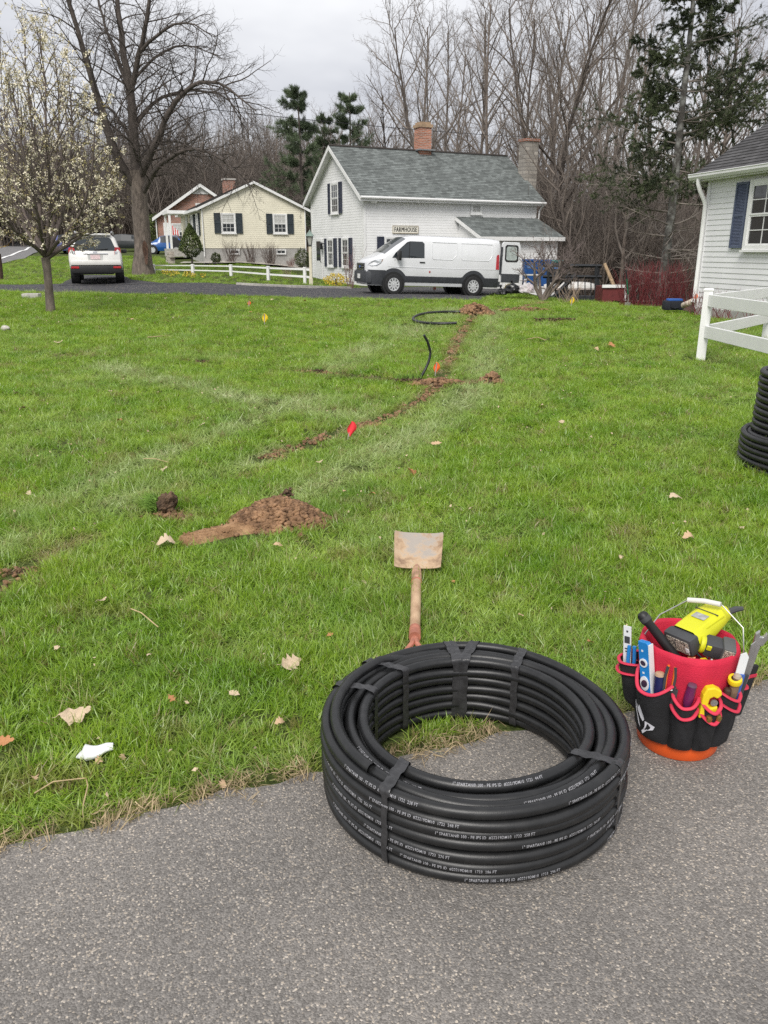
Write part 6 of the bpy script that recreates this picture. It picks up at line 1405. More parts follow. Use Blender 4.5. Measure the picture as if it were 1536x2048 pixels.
for i_, (px, py, s) in enumerate([(46, 826, 20), (221, 792, 17), (34, 795, 12), (745, 1001, 14), (690, 995, 12), (207, 1218, 20), (728, 1182, 14), (1222, 697, 20), (1192, 704, 12), (940, 1031, 12), (118, 690, 18), (500, 628, 9), (265, 643, 8), (330, 600, 7), (545, 602, 8), (610, 605, 8),
                                  (222, 600, 7), (990, 682, 9), (1180, 885, 9), (1135, 900, 9), (1260, 905, 11), (330, 952, 22), (405, 860, 14), (240, 850, 12), (524, 682, 10), (640, 935, 14), (470, 1410, 24), (345, 1420, 22), (72, 1582, 20), (300, 1330, 14), (118, 1315, 16), (660, 1290, 16), (1040, 1250, 16), (1240, 1130, 12), (1480, 1070, 14), (905, 1180, 10), (140, 900, 12), (60, 1000, 14)]):
    leaf(px, py, s, (LEAF_T, LEAF_P, LEAF_P, LEAF_O)[i_ % 4], 'small dry leaf scattered on the lawn', i_, rnd(0, 6), 'small dry leaves on the lawn', (rnd(-.4, .4), rnd(-.4, .4)), .045)
# petals and bits
n_ = 900; yy_ = g.uniform(1.9, 26, n_) ; xx_ = (g.random(n_) - .5) * 1.0 * (yy_ + .6); k = (yy_ > edge_y(xx_) + .03) & ~inpoly(xx_, yy_, side_poly); xx_, yy_ = xx_[k], yy_[k]
V, q = scatter_quads(np.column_stack([xx_, yy_, gz(xx_, yy_) + .045]), .008, 1, .004, 61)
V = V.reshape(-1, 4, 3); c = V.mean(1, keepdims=True); V = c + (V - c) * (1 + .06 * yy_)[:, None, None]; o_ = link('fallen_petals', np_mesh('fallen_petals', V.reshape(-1, 3), [q]), LEAF_P); tag(o_, 'scattered pale petals and leaf bits in the grass', kind='stuff')
STALK = M('dry_stalk', (.48, .36, .20), .8, .2, 20)
def stalk(pix, r, label, lift=.05):
    P = [G(a, b_) + Vector((0, 0, lift + .01 * math.sin(i * 2))) for i, (a, b_) in enumerate(pix)]; o0 = P[0].copy(); mb = MB(); mb.tube([p - o0 for p in P], r, 5); o = mb.build('dry_stalk', STALK, None, True); o.location = o0; tag(o, label, 'stalk')
stalk([(72, 1606), (110, 1588), (174, 1571), (178, 1590), (170, 1636)], .0022, 'bent dry stalk below the white plastic scrap', .035)
stalk([(264, 1238), (285, 1250), (318, 1272)], .0025, 'short dry stalk on the left of the lawn')
stalk([(288, 930), (310, 932), (340, 936)], .003, 'dry stalk lying above the dirt pile')
stalk([(1055, 684), (1075, 681), (1090, 685)], .008, 'straw-coloured stalk on the far right lawn')
stalk([(295, 680), (320, 679), (334, 676)], .008, 'straw-coloured stalk on the far left lawn')
# ================================================================== YARD THINGS
VINYL = M('vinyl_fence', (.80, .80, .79), .4, .03, 3)
def post_mesh(mb, c, w, h, rz):
    m = Matrix.Translation(c) @ Matrix.Rotation(rz, 4, 'Z'); q = MB(); q.box((0, 0, h / 2 - .1), (w, w, h + .2)); q.box((0, 0, h + .012), (w + .016, w + .016, .024)); q.box((0, 0, h + .030), (w + .006, w + .006, .012), None, .8); q.xform(m); mb.add(q.v, q.f); return mb
def rail(parent, a, b_, z0, z1, t):
    a, b_ = Vector(a), Vector(b_); u = (b_ - a); u.z = 0; u.normalize(); nr = Vector((-u.y, u.x, 0)) * t / 2; mb = MB()
    p = [a - nr + VZ * z0, b_ - nr + VZ * z0, b_ + nr + VZ * z0, a + nr + VZ * z0, a - nr + VZ * z1, b_ - nr + VZ * z1, b_ + nr + VZ * z1, a + nr + VZ * z1]
    mb.add(p, [(0, 3, 2, 1), (4, 5, 6, 7), (0, 1, 5, 4), (1, 2, 6, 5), (2, 3, 7, 6), (3, 0, 4, 7)]); return mb.build('rail', VINYL, parent, False, .006)
# long fence in front of the cream house
PB = [at(308, 552, 38.6), at(387, 557, 37.8), at(463, 559, 37.4), at(537, 560, 37.0), at(610, 561, 36.8)]
FN = thing('long_fence', 'long low white two-rail fence in front of the cream house', 'fence', (PB[0].x, PB[0].y, 0))
bases = [Vector((p.x - PB[0].x, p.y - PB[0].y, gzf(p.x, p.y))) for p in PB]; rz_ = math.atan2(bases[-1].y, bases[-1].x)
HF = [at(308, 528, 38.6).z - bases[0].z, at(387, 528, 37.8).z - bases[1].z, at(463, 529, 37.4).z - bases[2].z, at(537, 532, 37.0).z - bases[3].z, at(610, 534, 36.8).z - bases[4].z]
for b_, h in zip(bases, HF): mb = MB(); post_mesh(mb, b_, .12, h - .04, rz_); mb.build('post', VINYL, FN)
ext = bases + [bases[-1] + (bases[-1] - bases[-2]) * .22]; HF2 = HF + [HF[-1]]
for i_ in range(len(ext) - 1):
    a, b_ = ext[i_], ext[i_ + 1]; u = (b_ - a).normalized() * .062
    for f0, f1 in ((.80, .97), (.36, .53)):
        mb = MB(); nr = Vector((-u.y, u.x, 0)).normalized() * .022; z = lambda p, f, h: Vector((0, 0, f * h))
        A0, A1, B0, B1 = a + u + VZ * f0 * HF2[i_], a + u + VZ * f1 * HF2[i_] - VZ * .03, b_ - u + VZ * f0 * HF2[i_ + 1], b_ - u + VZ * f1 * HF2[i_ + 1] - VZ * .03
        mb.add([A0 - nr, B0 - nr, B0 + nr, A0 + nr, A1 - nr, B1 - nr, B1 + nr, A1 + nr], [(0, 3, 2, 1), (4, 5, 6, 7), (0, 1, 5, 4), (1, 2, 6, 5), (2, 3, 7, 6), (3, 0, 4, 7)]); mb.build('rail', VINYL, FN)
# corner of the near fence at right
pc_ = G(1401, 721); dfc = pc_.y; h_ = at(1416, 575, dfc).z
NF = thing('corner_fence', 'white vinyl corner fence post with two pairs of rails at right', 'fence', pc_)
mb = MB(); post_mesh(mb, Vector((0, 0, 0)), .127, h_ - .04, R(-25)); mb.build('post', VINYL, NF, False, .004)
d1 = Vector((.066, -1.86, 0)).normalized(); d2 = Vector((2.0, 2.4, 0)).normalized()
zt0 = at(1420, 588, dfc).z; zt1 = at(1420, 612, dfc).z; zb0 = at(1412, 650, dfc).z; zb1 = at(1412, 674, dfc).z
for dd in (d1, d2):
    for zz0, zz1 in ((zt1, zt0), (zb1, zb0)): rail(NF, dd * .055, dd * 3.3, zz0, zz1, .045)
    mb = MB(); post_mesh(mb, dd * 3.36, .127, h_ - .05, R(24)); mb.build('post', VINYL, NF, False, .004)
# lamp post
pl_ = at(622, 562, 36.2); LP_ = thing('lamp_post', 'white lamp post with a dark lantern at the farmhouse corner', 'lamp post', (pl_.x, pl_.y, gzf(pl_.x, pl_.y)))
zt = at(620, 492, 36.2).z - gzf(pl_.x, pl_.y); CREAM = M('cream_paint', (.66, .61, .48), .5, .08)
mb = MB(); mb.box((0, 0, zt / 2 - .1), (.11, .11, zt + .2)); mb.box((0, 0, .12), (.16, .16, .3)); mb.build('post', CREAM, LP_)
mb = MB(); BRZ = M('bronze_dark', (.04, .045, .04), .5, .2)
for k in range(4):
    a = PI / 4 + k * PI / 2; mb.tube([(.09 * math.cos(a), .09 * math.sin(a), zt + .04), (.17 * math.cos(a), .17 * math.sin(a), zt + .40)], .012, 5)
mb.box((0, 0, zt + .02), (.15, .15, .05)); ln_ = mb.build('lantern_frame', BRZ, LP_)
mb = MB(); mb.lathe([(.25, 0), (.12, .14), (.05, .20), (.02, .26)], 4, Matrix.Translation((0, 0, zt + .40)) @ Matrix.Rotation(PI / 4, 4, 'Z')); mb.build('lantern_roof', M('verdigris', (.16, .22, .19), .6, .2), LP_)
mb = MB(); mb.lathe([(.08, .05), (.155, .39)], 4, Matrix.Translation((0, 0, zt)) @ Matrix.Rotation(PI / 4, 4, 'Z'), caps=False); mb.build('lantern_glass', M('lantern_pane', (.42, .42, .38), .15, .15), LP_)
# flags on wires
def flag(px, py, top, label, mat, h=.30, w=.11, d=None, rz=.3, lean=(.05, 0)):
    c = G(px, py) if d is None else at(px, py, d); t = thing('marking_flag', label, 'flag', c, rz, 'utility marking flags'); hh = at(px, top, c.y).z - c.z
    s = hh / .30; mb = MB(); mb.tube([(0, 0, -.02), (lean[0] * hh, lean[1] * hh, hh)], .0022 + .0006 * c.y, 5); mb.build('wire', M('flag_wire', (.35, .33, .30), .5), t)
    n_ = 7; V = []; fw = hh * .42; fh = hh * .62
    for i in range(n_):
        for j in range(5):
            u, v = i / (n_ - 1), j / 4; kw = (.18 + 1.1 * math.sin(PI * min(1, v * .95 + .05)) ** .8) * (1 if v < .6 else 1 - .75 * (v - .6) / .4); V.append((lean[0] * hh * (1 - v * .5) + fw * (u - .42) * kw, .06 * hh * math.sin(u * 5 + v * 2), hh * (1.06 - v * .80) - .10 * hh * abs(u - .42)))
    mb = MB(); mb.add(V, [(i * 5 + j, (i + 1) * 5 + j, (i + 1) * 5 + j + 1, i * 5 + j + 1) for i in range(n_ - 1) for j in range(4)]); mb.build('pennant', mat, t, True, 0, 0); return t
FRED = M('flag_fluor_red', (.80, .035, .05), .55, .1, 6); FORG = M('flag_fluor_orange', (.92, .16, .03), .55, .1, 6); FYEL = M('flag_yellow', (.85, .60, .02), .55, .1, 6)
flag(694, 882, 846, 'red marking flag, nearest of all, beside the trench line', FRED, rz=.5, lean=(.35, .1)); flag(870, 752, 726, 'orange marking flag beside the upright black pipe', FORG, lean=(.12, 0))
flag(529, 651, 628, 'yellow marking flag on the far lawn in line with the long fence', FYEL); flag(498, 615, 602, 'small orange marking flag behind the left yellow flag', FORG)
flag(1142, 614, 595, 'yellow marking flag on the far lawn in front of the black railing', FYEL, lean=(.1, 0)); flag(868, 585, 573, 'tiny orange marking flag seen beneath the white van', FORG, d=33.5)
flag(1390, 604, 588, 'orange flag by the downspout of the pale house', FORG, d=20.2)
# black pipes in the lawn
PIPE = M('pipe_black', (.016, .017, .018), .38, .15, 12)
b0 = G(838, 764); dd_ = b0.y
P = [at(px, py, dd_ + k) - b0 for px, py, k in ((836, 770, 0), (842, 754, 0), (851, 738, .03), (858, 722, .05), (861, 706, .06))]; P2 = [at(px, py, dd_ + k) - b0 for px, py, k in ((861, 706, .06), (859, 696, .05), (855, 683, .03), (848, 670, 0))]
UP = thing('bent_pipe', 'short kinked black pipe standing up out of the trench', 'pipe', b0)
mb = MB(); mb.tube(P, .0165, 10); mb.build('lower_length', PIPE, UP, True); mb = MB(); mb.tube(P2, [.013, .0165, .0165, .0165], 10); mb.build('kinked_top', PIPE, UP, True)
cp = [(946, 632), (920, 631), (890, 631), (858, 633), (836, 638), (824, 645), (829, 651), (846, 655), (870, 656.5), (892, 656), (913, 655)]
P = [G(a, b_) + Vector((0, 0, .095)) for a, b_ in cp]; o0 = P[0].copy(); A = np.array([tuple(p - o0) for p in P]); s = np.concatenate([[0], np.cumsum(np.linalg.norm(np.diff(A, axis=0), axis=1))]); ss = np.linspace(0, s[-1], 44); B = np.stack([np.interp(ss, s, A[:, j]) for j in range(3)], 1)
for _ in range(5): B[1:-1] = (B[:-2] + 2 * B[1:-1] + B[2:]) / 4
mb = MB(); mb.tube([tuple(b_) for b_ in B], .030, 10); o_ = mb.build('looped_pipe', PIPE, None, True); o_.location = o0; tag(o_, 'long loop of black pipe lying on the far lawn', 'pipe')
# utility cable overhead
A0, A1 = at(-120, 150, 34), at(1250, 282, 62); mb = MB(); P = []
for i in range(60):
    t_ = i / 59; p = A0.lerp(A1, t_); p.z -= .9 * 4 * t_ * (1 - t_) * .5; P.append(p)
mb.tube(P, .016, 5); tag(mb.build('utility_cable', BLACKP, None, True), 'thin overhead utility cable crossing above the roofs', 'cable')
# left-edge post, slab, stone
p = at(1, 545, 33); mb = MB(); mb.tube([(-.06, 0, -.1), (-.02, 0, .5), (.0, 0, 1.0)], [.13, .12, .11], 10); o_ = mb.build('wooden_post', M('brown_post', (.07, .04, .03), .9, .3, 12, .5), None, True); o_.location = (p.x, p.y, gzf(p.x, p.y)); tag(o_, 'dark brown wooden post at the left edge of the picture', 'post')
p = G(64, 597); mb = MB(); mb.cbox((0, 0, .06), (.46, .34, .16), .03); o_ = mb.build('concrete_slab', CONC, None, True); o_.location = p; o_.rotation_euler = (0, 0, .1); tag(o_, 'grey concrete slab in the grass left of the blossoming tree', 'slab')
def rock(name, label, px, py, r, mat, seed):
    bm = bmesh.new(); bmesh.ops.create_icosphere(bm, subdivisions=3, radius=r); 
    for v in bm.verts: v.co *= 1 + .28 * mnoise.noise(v.co / r * 1.3 + Vector((seed, 0, 0))); v.co.z *= .75
    me = bpy.data.meshes.new(name); bm.to_mesh(me); bm.free(); o = link(name, me, mat, None, True, 0, 0); c = G(px, py); o.location = c + Vector((0, 0, r * .5)); tag(o, label, 'stone')
rock('stone', 'rounded pale stone in the grass at the left edge', 11, 661, .085, M('stone_pale', (.50, .47, .42), .9, .2, 20, .5, 50), 2)
# ------------------------------------------------------------------ clutter beyond the lawn crest
def gxy(px, py, d): p = at(px, py, d); return Vector((p.x, p.y, gzf(p.x, p.y)))
DARKW = M('dark_stained_wood', (.022, .024, .028), .7, .25, 8)
p = at(1142, 600, 31.5); RL = thing('black_railing', 'black-stained timber railing with open panels beyond the lawn', 'railing', (p.x, p.y, p.z - .6))
def rp(px, py, dd=0): return at(px, py, 31.5 + dd) - Vector((p.x, p.y, p.z - .6))
def beam(a, b_, w, name='beam'): mb = MB(); mb.tube([a, b_], w * .7, 4); return mb.build(name, DARKW, RL)
for px in (1096, 1132, 1192): beam(rp(px, 612), rp(px + 1, 531), .10, 'post')
for px in (1132, 1196): beam(rp(px, 612, 1.4), rp(px, 534, 1.4), .09, 'post')
for y0, y1 in ((531, 532), (553, 554)): beam(rp(1086, y0), rp(1203, y1), .09, 'rail')
beam(rp(1090, 595), rp(1140, 545), .12, 'stair_stringer'); beam(rp(1102, 600), rp(1152, 549), .12, 'stair_stringer'); beam(rp(1192, 531), rp(1196, 534, 1.4), .08, 'rail'); beam(rp(1132, 531), rp(1132, 534, 1.4), .08, 'rail')
for px in (1142, 1156, 1170, 1182): beam(rp(px, 556), rp(px, 596), .03, 'baluster')
mb = MB(); mb.box(rp(1142, 606) + Vector((0, .3, 0)), (2.2, .6, .5)); mb.build('base_board', DARKW, RL)
p = at(1140, 578, 33); HU = thing('white_hull', 'white upturned plastic hull behind the black railing', 'hull', p)
mb = MB(); V = []; nn = 20
for i in range(nn):
    for j in range(9):
        t_ = i / (nn - 1) * 2 - 1; a = j / 8 * PI; w = .42 * math.sqrt(max(1 - t_ ** 4, .0)) + .02; V.append((t_ * 1.05, -w * math.cos(a), .05 + .23 * math.sin(a) * (1 - .5 * t_ ** 4)))
mb.add(V, [(i * 9 + j, (i + 1) * 9 + j, (i + 1) * 9 + j + 1, i * 9 + j + 1) for i in range(nn - 1) for j in range(8)]); mb.build('shell', M('hull_white', (.70, .68, .65), .4, .06), HU, True); mb = MB(); mb.box((0, 0, .02), (2.14, .9, .05)); mb.build('rim', M('hull_rim', (.55, .48, .45), .5), HU)
BIN_B = M('bin_blue', (.012, .075, .26), .5, .15, 6); TEAL = M('bin_teal', (.02, .22, .20), .5, .15, 6)
def wbin(px, d, mat, lid, label, h=.95):
    c = gxy(px, 0, d); c = at(px, 572, d); t = thing('wheeled_bin', label, 'bin', c); mb = MB(); mb.box((0, 0, h / 2), (.46, .5, h), None, 1.18); bd_ = mb.build('body', mat, t, False, .02); mb = MB(); mb.cbox((0, 0, h + .04), (.60, .66, .08), .03); mb.cbox((0, -.25, h + .0), (.5, .1, .06), .02); mb.build('lid', lid, t, True)
    for s in (-1, 1): mb = MB(); mb.lathe([(.001, 0), (.11, 0), (.11, .05), (.001, .05)], 14, Matrix.Translation((s * .24, .2, .08)) @ Matrix.Rotation(PI / 2, 4, 'Y')); mb.build('wheel', BLACKP, t, True)
    mb = MB(); mb.box((0, -.285, h * .78), (.34, .02, .10)); mb.build('front_panel', M('panel_blue_lt', (.10, .20, .42), .5), t)
wbin(1058, 33.4, BIN_B, BIN_B, 'blue wheeled bin nearest the van rear door'); wbin(1083, 33.8, BIN_B, BIN_B, 'blue wheeled bin behind the small bare tree'); wbin(1108, 34.6, DARKW, TEAL, 'dark bin with a teal lid behind the small bare tree')
p = at(1063, 573, 31.5); TB = thing('plastic_table', 'small pale plastic table in front of the blue bin', 'table', p); WPL = M('white_plastic_grey', (.52, .51, .48), .5, .1)
mb = MB(); mb.cbox((0, 0, .42), (.56, .40, .05), .015); mb.build('top', WPL, TB)
for sx_, sy_ in ((-1, -1), (1, -1), (1, 1), (-1, 1)): mb = MB(); mb.tube([(sx_ * .27, sy_ * .18, -.1), (sx_ * .22, sy_ * .14, .4)], .02, 5); mb.build('leg', WPL, TB)
def sack(name, label, px, py, d, rx, rz_h, mat, seed, cat='bag', bits=None):
    c = at(px, py, d); t = thing(name, label, cat, (c.x, c.y, c.z)); bm = bmesh.new(); bmesh.ops.create_icosphere(bm, subdivisions=4, radius=1)
    for v in bm.verts:
        n_ = mnoise.fractal(v.co * 1.6 + Vector((seed, 0, 0)), 1, 2, 4); cr_ = abs(mnoise.noise(v.co * 5 + Vector((0, seed, 0)))); k = 1 + .30 * n_ - .12 * cr_; co = v.co * k; v.co = Vector((co.x * rx, co.y * rx * .8, max(-.35, co.z) * rz_h + .35 * rz_h))
    me = bpy.data.meshes.new('bag_body'); bm.to_mesh(me); bm.free(); link('bag_body', me, mat, t, True, 0, 0)
    mb = MB(); mb.lathe([(.06, 0), (.025, .06), (.05, .13), (.02, .16)], 8, Matrix.Translation((-rx * .2, 0, rz_h * 1.25))); mb.build('knot', mat, t, True); return t
BAGK = M('bag_black', (.010, .010, .011), .28, .2, 6); BAGW = M('bag_white', (.62, .60, .60), .45, .15, 4, base2=(.70, .60, .62))
sack('trash_bag', 'black trash bag on the grass behind the van', 1026, 586, 30.4, .33, .24, BAGK, 1); sack('trash_bag', 'smaller black trash bag at the van rear wheel', 1003, 589, 30.2, .20, .15, BAGK, 5); sack('trash_bag', 'white trash bag with pink contents beside the small bare tree', 1052, 585, 30.2, .30, .24, BAGW, 3)
p = at(1225, 606, 28.5); SH = thing('red_playhouse', 'low dark red box with white trim sunk beyond the lawn edge', 'box', (p.x, p.y, p.z)); REDP = M('barn_red', (.13, .022, .022), .7, .15)
mb = MB(); mb.box((0, .5, .12), (.74, 1.0, .85)); mb.build('wall', REDP, SH); mb = MB()
mb.box((0, -.03, .56), (.82, .06, .10)); mb.box((.40, -.03, .1), (.07, .05, .82)); mb.box((-.2, -.03, -.02), (.34, .05, .05)); mb.box((-.05, -.031, -.18), (.05, .05, .28)); mb.build('trim', TRIM, SH)
p = at(1228, 578, 30); mb = MB(); a0, a1 = at(1232, 582, 30), at(1209, 527, 30.3); mb.tube([Vector((0, 0, -.3)), a0 - p, a1 - p], [.07, .07, .06], 8); o_ = mb.build('leaning_post', M('weathered_log', (.42, .30, .19), .9, .25, 10, .5), None, True); o_.location = p; tag(o_, 'leaning pale wooden post behind the red box', 'post')
p = at(1255, 610, 24.5); SPD = thing('spade', 'green-handled spade stuck upright at the edge of the mulch bed', 'spade', p)
def sp_(px, py): return at(px, py, 24.5) - p
mb = MB(); mb.tube([sp_(1256, 588), sp_(1253.5, 558)], .026, 8); mb.build('shaft', M('handle_green', (.015, .10, .05), .45), SPD, True); mb = MB(); mb.tube([sp_(1253.5, 558), sp_(1252, 540)], .024, 8); mb.build('grip', BLACKP, SPD, True); mb = MB(); mb.tube([sp_(1256, 588), sp_(1257, 600), sp_(1253, 612)], [.018, .02, .012], 6); mb.cbox(sp_(1255, 611), (.17, .03, .18), .01); mb.build('blade', M('worn_steel', (.28, .26, .24), .5, .2, metallic=.5), SPD, True)
p = at(1345, 620, 21.2); BG = thing('tool_bag', 'blue and black tool bag lying on the mulch bed', 'bag', (p.x, p.y, p.z)); BGB = M('bag_blue', (.02, .10, .38), .7, .15); BGK = M('bag_navy', (.012, .014, .022), .75, .2)
mb = MB(); mb.cbox((0, 0, .12), (.50, .28, .24), .05); mb.build('body', BGK, BG, True); mb = MB(); mb.cbox((.02, 0, .25), (.38, .22, .07), .03); mb.build('top_panel', BGB, BG, True)
for s in (-1, 1): mb = MB(); mb.tube([(-.12, s * .14, .22), (-.10, s * .16, .08), (.0, s * .165, .05), (.10, s * .16, .08), (.12, s * .14, .22)], .012, 5); mb.build('strap', BGK, BG, True)
HOSE = M('hose_tan', (.52, .44, .36), .6, .2, 14); P = [at(px, py, d) for px, py, d in ((1399, 588, 20.55), (1395, 595, 20.5), (1386, 602, 20.5), (1376, 607, 20.6), (1366, 611, 20.8))]; o0 = P[0].copy(); A = np.array([tuple(q - o0) for q in P]); ss = np.linspace(0, 4, 41); B = [tuple(np.interp(s_, range(5), A[:, j]) for j in range(3)) for s_ in ss]
mb = MB(); mb.tube(B, [.062 + .012 * (i % 2) for i in range(41)], 10); o_ = mb.build('drain_hose', HOSE, None, True, 0, 60); o_.location = o0; tag(o_, 'tan corrugated drain hose at the foot of the downspout', 'hose')
# ================================================================== FOREGROUND: pipe coils, bucket, shovel, scrap
PR = .0163
PIPE_N = M('pipe_near', (.014, .0146, .0155), .40, .18, 22, .05, 300, spec=.5, base2=(.024, .024, .024), lo=.45, hi=.85, detail=9)
TAPE = M('duct_tape_black', (.034, .034, .036), .30, .3, 40, .12, 120)
INKW = M('pipe_print', (.33, .33, .35), .7, .35, 400)
def ring_path(Rr, z, n, wob, seed, zt=None):
    q = random.Random(seed); c = [(q.uniform(-1, 1), q.uniform(0, 6.28)) for _ in range(4)]; e = [(q.uniform(-1, 1), q.uniform(0, 6.28)) for _ in range(3)]
    def f(a):
        r = Rr + wob * sum(k * math.sin((i + 1) * a + p) for i, (k, p) in enumerate(c)) * .5; zz = z + wob * .45 * sum(k * math.sin((i + 2) * a + p) for i, (k, p) in enumerate(e))
        if zt: zz += zt(a); 
        return r, zz
    return f
def turn(parent, f, pr, mat, n=150, sides=14, a0=0.0, a1=2 * PI):
    closed = abs(a1 - a0 - 2 * PI) < 1e-6; V = []; m = n if closed else n + 1
    for i in range(m):
        a = a0 + (a1 - a0) * i / n; r, z = f(a)
        for k in range(sides):
            b_ = 2 * PI * k / sides; rr = r + pr * math.cos(b_); V.append((rr * math.cos(a), rr * math.sin(a), z + pr * math.sin(b_)))
    V = np.array(V); i = np.arange(n)[:, None]; k = np.arange(sides)[None]; k2 = (k + 1) % sides; i2 = (i + 1) % m
    q = np.stack([i * sides + k, i2 * sides + k, i2 * sides + k2, i * sides + k2], -1).reshape(-1, 4)
    return link('pipe_turn', np_mesh('pipe_turn', V, [q], True), mat, parent)
PRINT = '1" SPARTAN\u00ae 100 - PE IPS ID  #22219DM10  %s  %s FT'
def print_on(part, f, pr, text, a_start, b_ang, size, spread=.80, ccw=True):
    # letters laid on the pipe's skin, running anticlockwise (seen from above) from a_start
    V, Fc = text_mesh(text, size, space=1.08, bold=.012); out_ = []
    for x_, y_, _ in V:
        r0, _z = f(a_start); a = a_start + x_ * spread / r0; r, z = f(a); b_ = b_ang + (y_ - size * .35) / pr; rr = r + (pr + .0004) * math.cos(b_); out_.append((rr * math.cos(a), rr * math.sin(a), z + (pr + .0004) * math.sin(b_)))
    mb = MB(); mb.add(out_, Fc); return mb.build('printed_line', INKW, part)
CO = thing('pipe_coil', 'large black pipe coil with white print lying on driveway and grass', 'pipe coil', (COIL_C.x, COIL_C.y, .012))
LAY = 7; cols = [COIL_R - PR - i * (2 * PR + .0016) for i in range(4)]
OUT = {}; IN = {}; TOP = {}
for l in range(LAY):
    z = PR + l * (2 * PR + .0004)
    f = ring_path(cols[0] + (.004 if l in (2, 5) else 0), z, 0, .0055, 400 + l); OUT[l] = (f, turn(CO, f, PR, PIPE_N))
    f = ring_path(cols[3] - (.003 if l % 2 else 0), z - .002, 0, .0060, 420 + l); IN[l] = (f, turn(CO, f, PR, PIPE_N))
    if l >= LAY - 2:
        for c_ in (1, 2):
            zt = (lambda a: .014 * max(0, math.sin(a - 2.2)) ** 3 - .006) if (l == LAY - 1 and c_ == 1) else ((lambda a: -.012 + .020 * max(0, math.sin(a + .6)) ** 2) if l == LAY - 1 else None)
            f = ring_path(cols[c_] + (.004 if c_ == 2 else 0), z - .003, 0, .0100 if l == LAY - 1 else .003, 440 + l * 3 + c_, zt); TOP[(l, c_)] = (f, turn(CO, f, PR, PIPE_N))
# one loose turn riding over the others at the far left
f = ring_path(cols[1] + .010, PR + (LAY - .35) * 2 * PR, 0, .004, 471, lambda a: -.028 * (math.sin(a - 2.05) < .25) * min(1, (.25 - math.sin(a - 2.05)) * 4)); LOOSE = turn(CO, f, PR, PIPE_N, 90, 14, 1.75, 3.9)
SZ = .0115
def aa(deg): return R(deg)
fr = LAY - 1
for (l, deg, s1, s2, ba) in ((fr, 296, '1722', '240', .12), (fr, 214, '1722', '238', .45), (fr - 1, 228, '1722', '248', .25), (fr - 1, 322, '1722', '258', .15), (fr - 2, 252, '1722', '258', .10), (fr - 3, 280, '1723', '268', .05), (fr - 4, 225, '1723', '276', .15), (fr - 4, 305, '1723', '278', .05), (fr - 5, 240, '1723', '286', .05), (fr - 6, 262, '1723', '296', .1), (fr - 2, 196, '1722', '256', .3), (fr - 3, 205, '1723', '266', .2), (fr - 5, 205, '1723', '284', .2), (fr, 338, '1722', '241', .2), (fr - 3, 336, '1723', '269', .1), (fr - 5, 318, '1723', '287', .1), (fr - 6, 318, '1723', '297', .1)):
    f_, part = OUT[l]; print_on(part, f_, PR, PRINT % (s1, s2), aa(deg), ba, SZ)
f_, part = IN[fr]; print_on(part, f_, PR, PRINT % ('1721', '44'), aa(255), .95, SZ)
f_, part = TOP[(fr, 2)]; print_on(part, f_, PR, PRINT % ('1721', '130'), aa(205), 1.0, SZ)
f_, part = TOP[(fr, 1)]; print_on(part, f_, PR, PRINT % ('1721', '196'), aa(282), .85, SZ)
# tape bands round the bundle
def tape(deg, width, lift=.0022, seed=0, skew=0.0, over=True):
    q = random.Random(seed); ri, ro = cols[3] - PR - lift, COIL_R + lift + .001; zt = LAY * (2 * PR + .0004) + lift + .002; zb = -.002; rc = PR
    prof = []
    for cx_, cz_, a0, a1 in ((ro - rc, zt - rc, 0, PI / 2), (ri + rc, zt - rc, PI / 2, PI), (ri + rc, zb + rc, PI, 1.5 * PI), (ro - rc, zb + rc, 1.5 * PI, 2 * PI)):
        prof += [(cx_ + rc * math.cos(a0 + (a1 - a0) * i / 6), cz_ + rc * math.sin(a0 + (a1 - a0) * i / 6)) for i in range(7)]
    dense = []
    for (r0, z0), (r1, z1) in zip(prof, prof[1:] + prof[:1]):
        k = max(1, int(math.hypot(r1 - r0, z1 - z0) / .008)); dense += [(r0 + (r1 - r0) * i / k, z0 + (z1 - z0) * i / k) for i in range(k)]
    nc = 6; V = []; mpt = len(dense)
    for r, z in dense:
        sag = 0
        if z > zt - .004: sag = -.0035 * (1 - math.cos((r - ri) / (2 * PR) * 2 * PI)) * .5
        for j in range(nc):
            v = j / (nc - 1) - .5; wv = width * (1 if z > zt - .02 else (.55 if r > ri + .05 else .8)); a = R(deg) + (v * wv + skew * (r - ri) + .0018 * math.sin(r * 90 + z * 70 + j * 1.3 + seed)) / max(r, .2); V.append((r * math.cos(a), r * math.sin(a), z + sag + .0012 * math.sin(v * 9 + r * 60 + seed)))
    mb = MB(); mb.add(V, [(i * nc + j, ((i + 1) % mpt) * nc + j, ((i + 1) % mpt) * nc + j + 1, i * nc + j + 1) for i in range(mpt) for j in range(nc - 1)]); return mb.build('tape_band', TAPE, CO, True, 0, 0)
for i_, (deg, w, sk) in enumerate(((93, .042, .1), (89.5, .036, -.35), (58, .030, .2), (128, .030, .5), (157, .032, .1), (229, .034, .30), (321, .032, .25))): tape(deg, w, .0022 + .0011 * (i_ % 2), i_ * 3 + 1, sk)

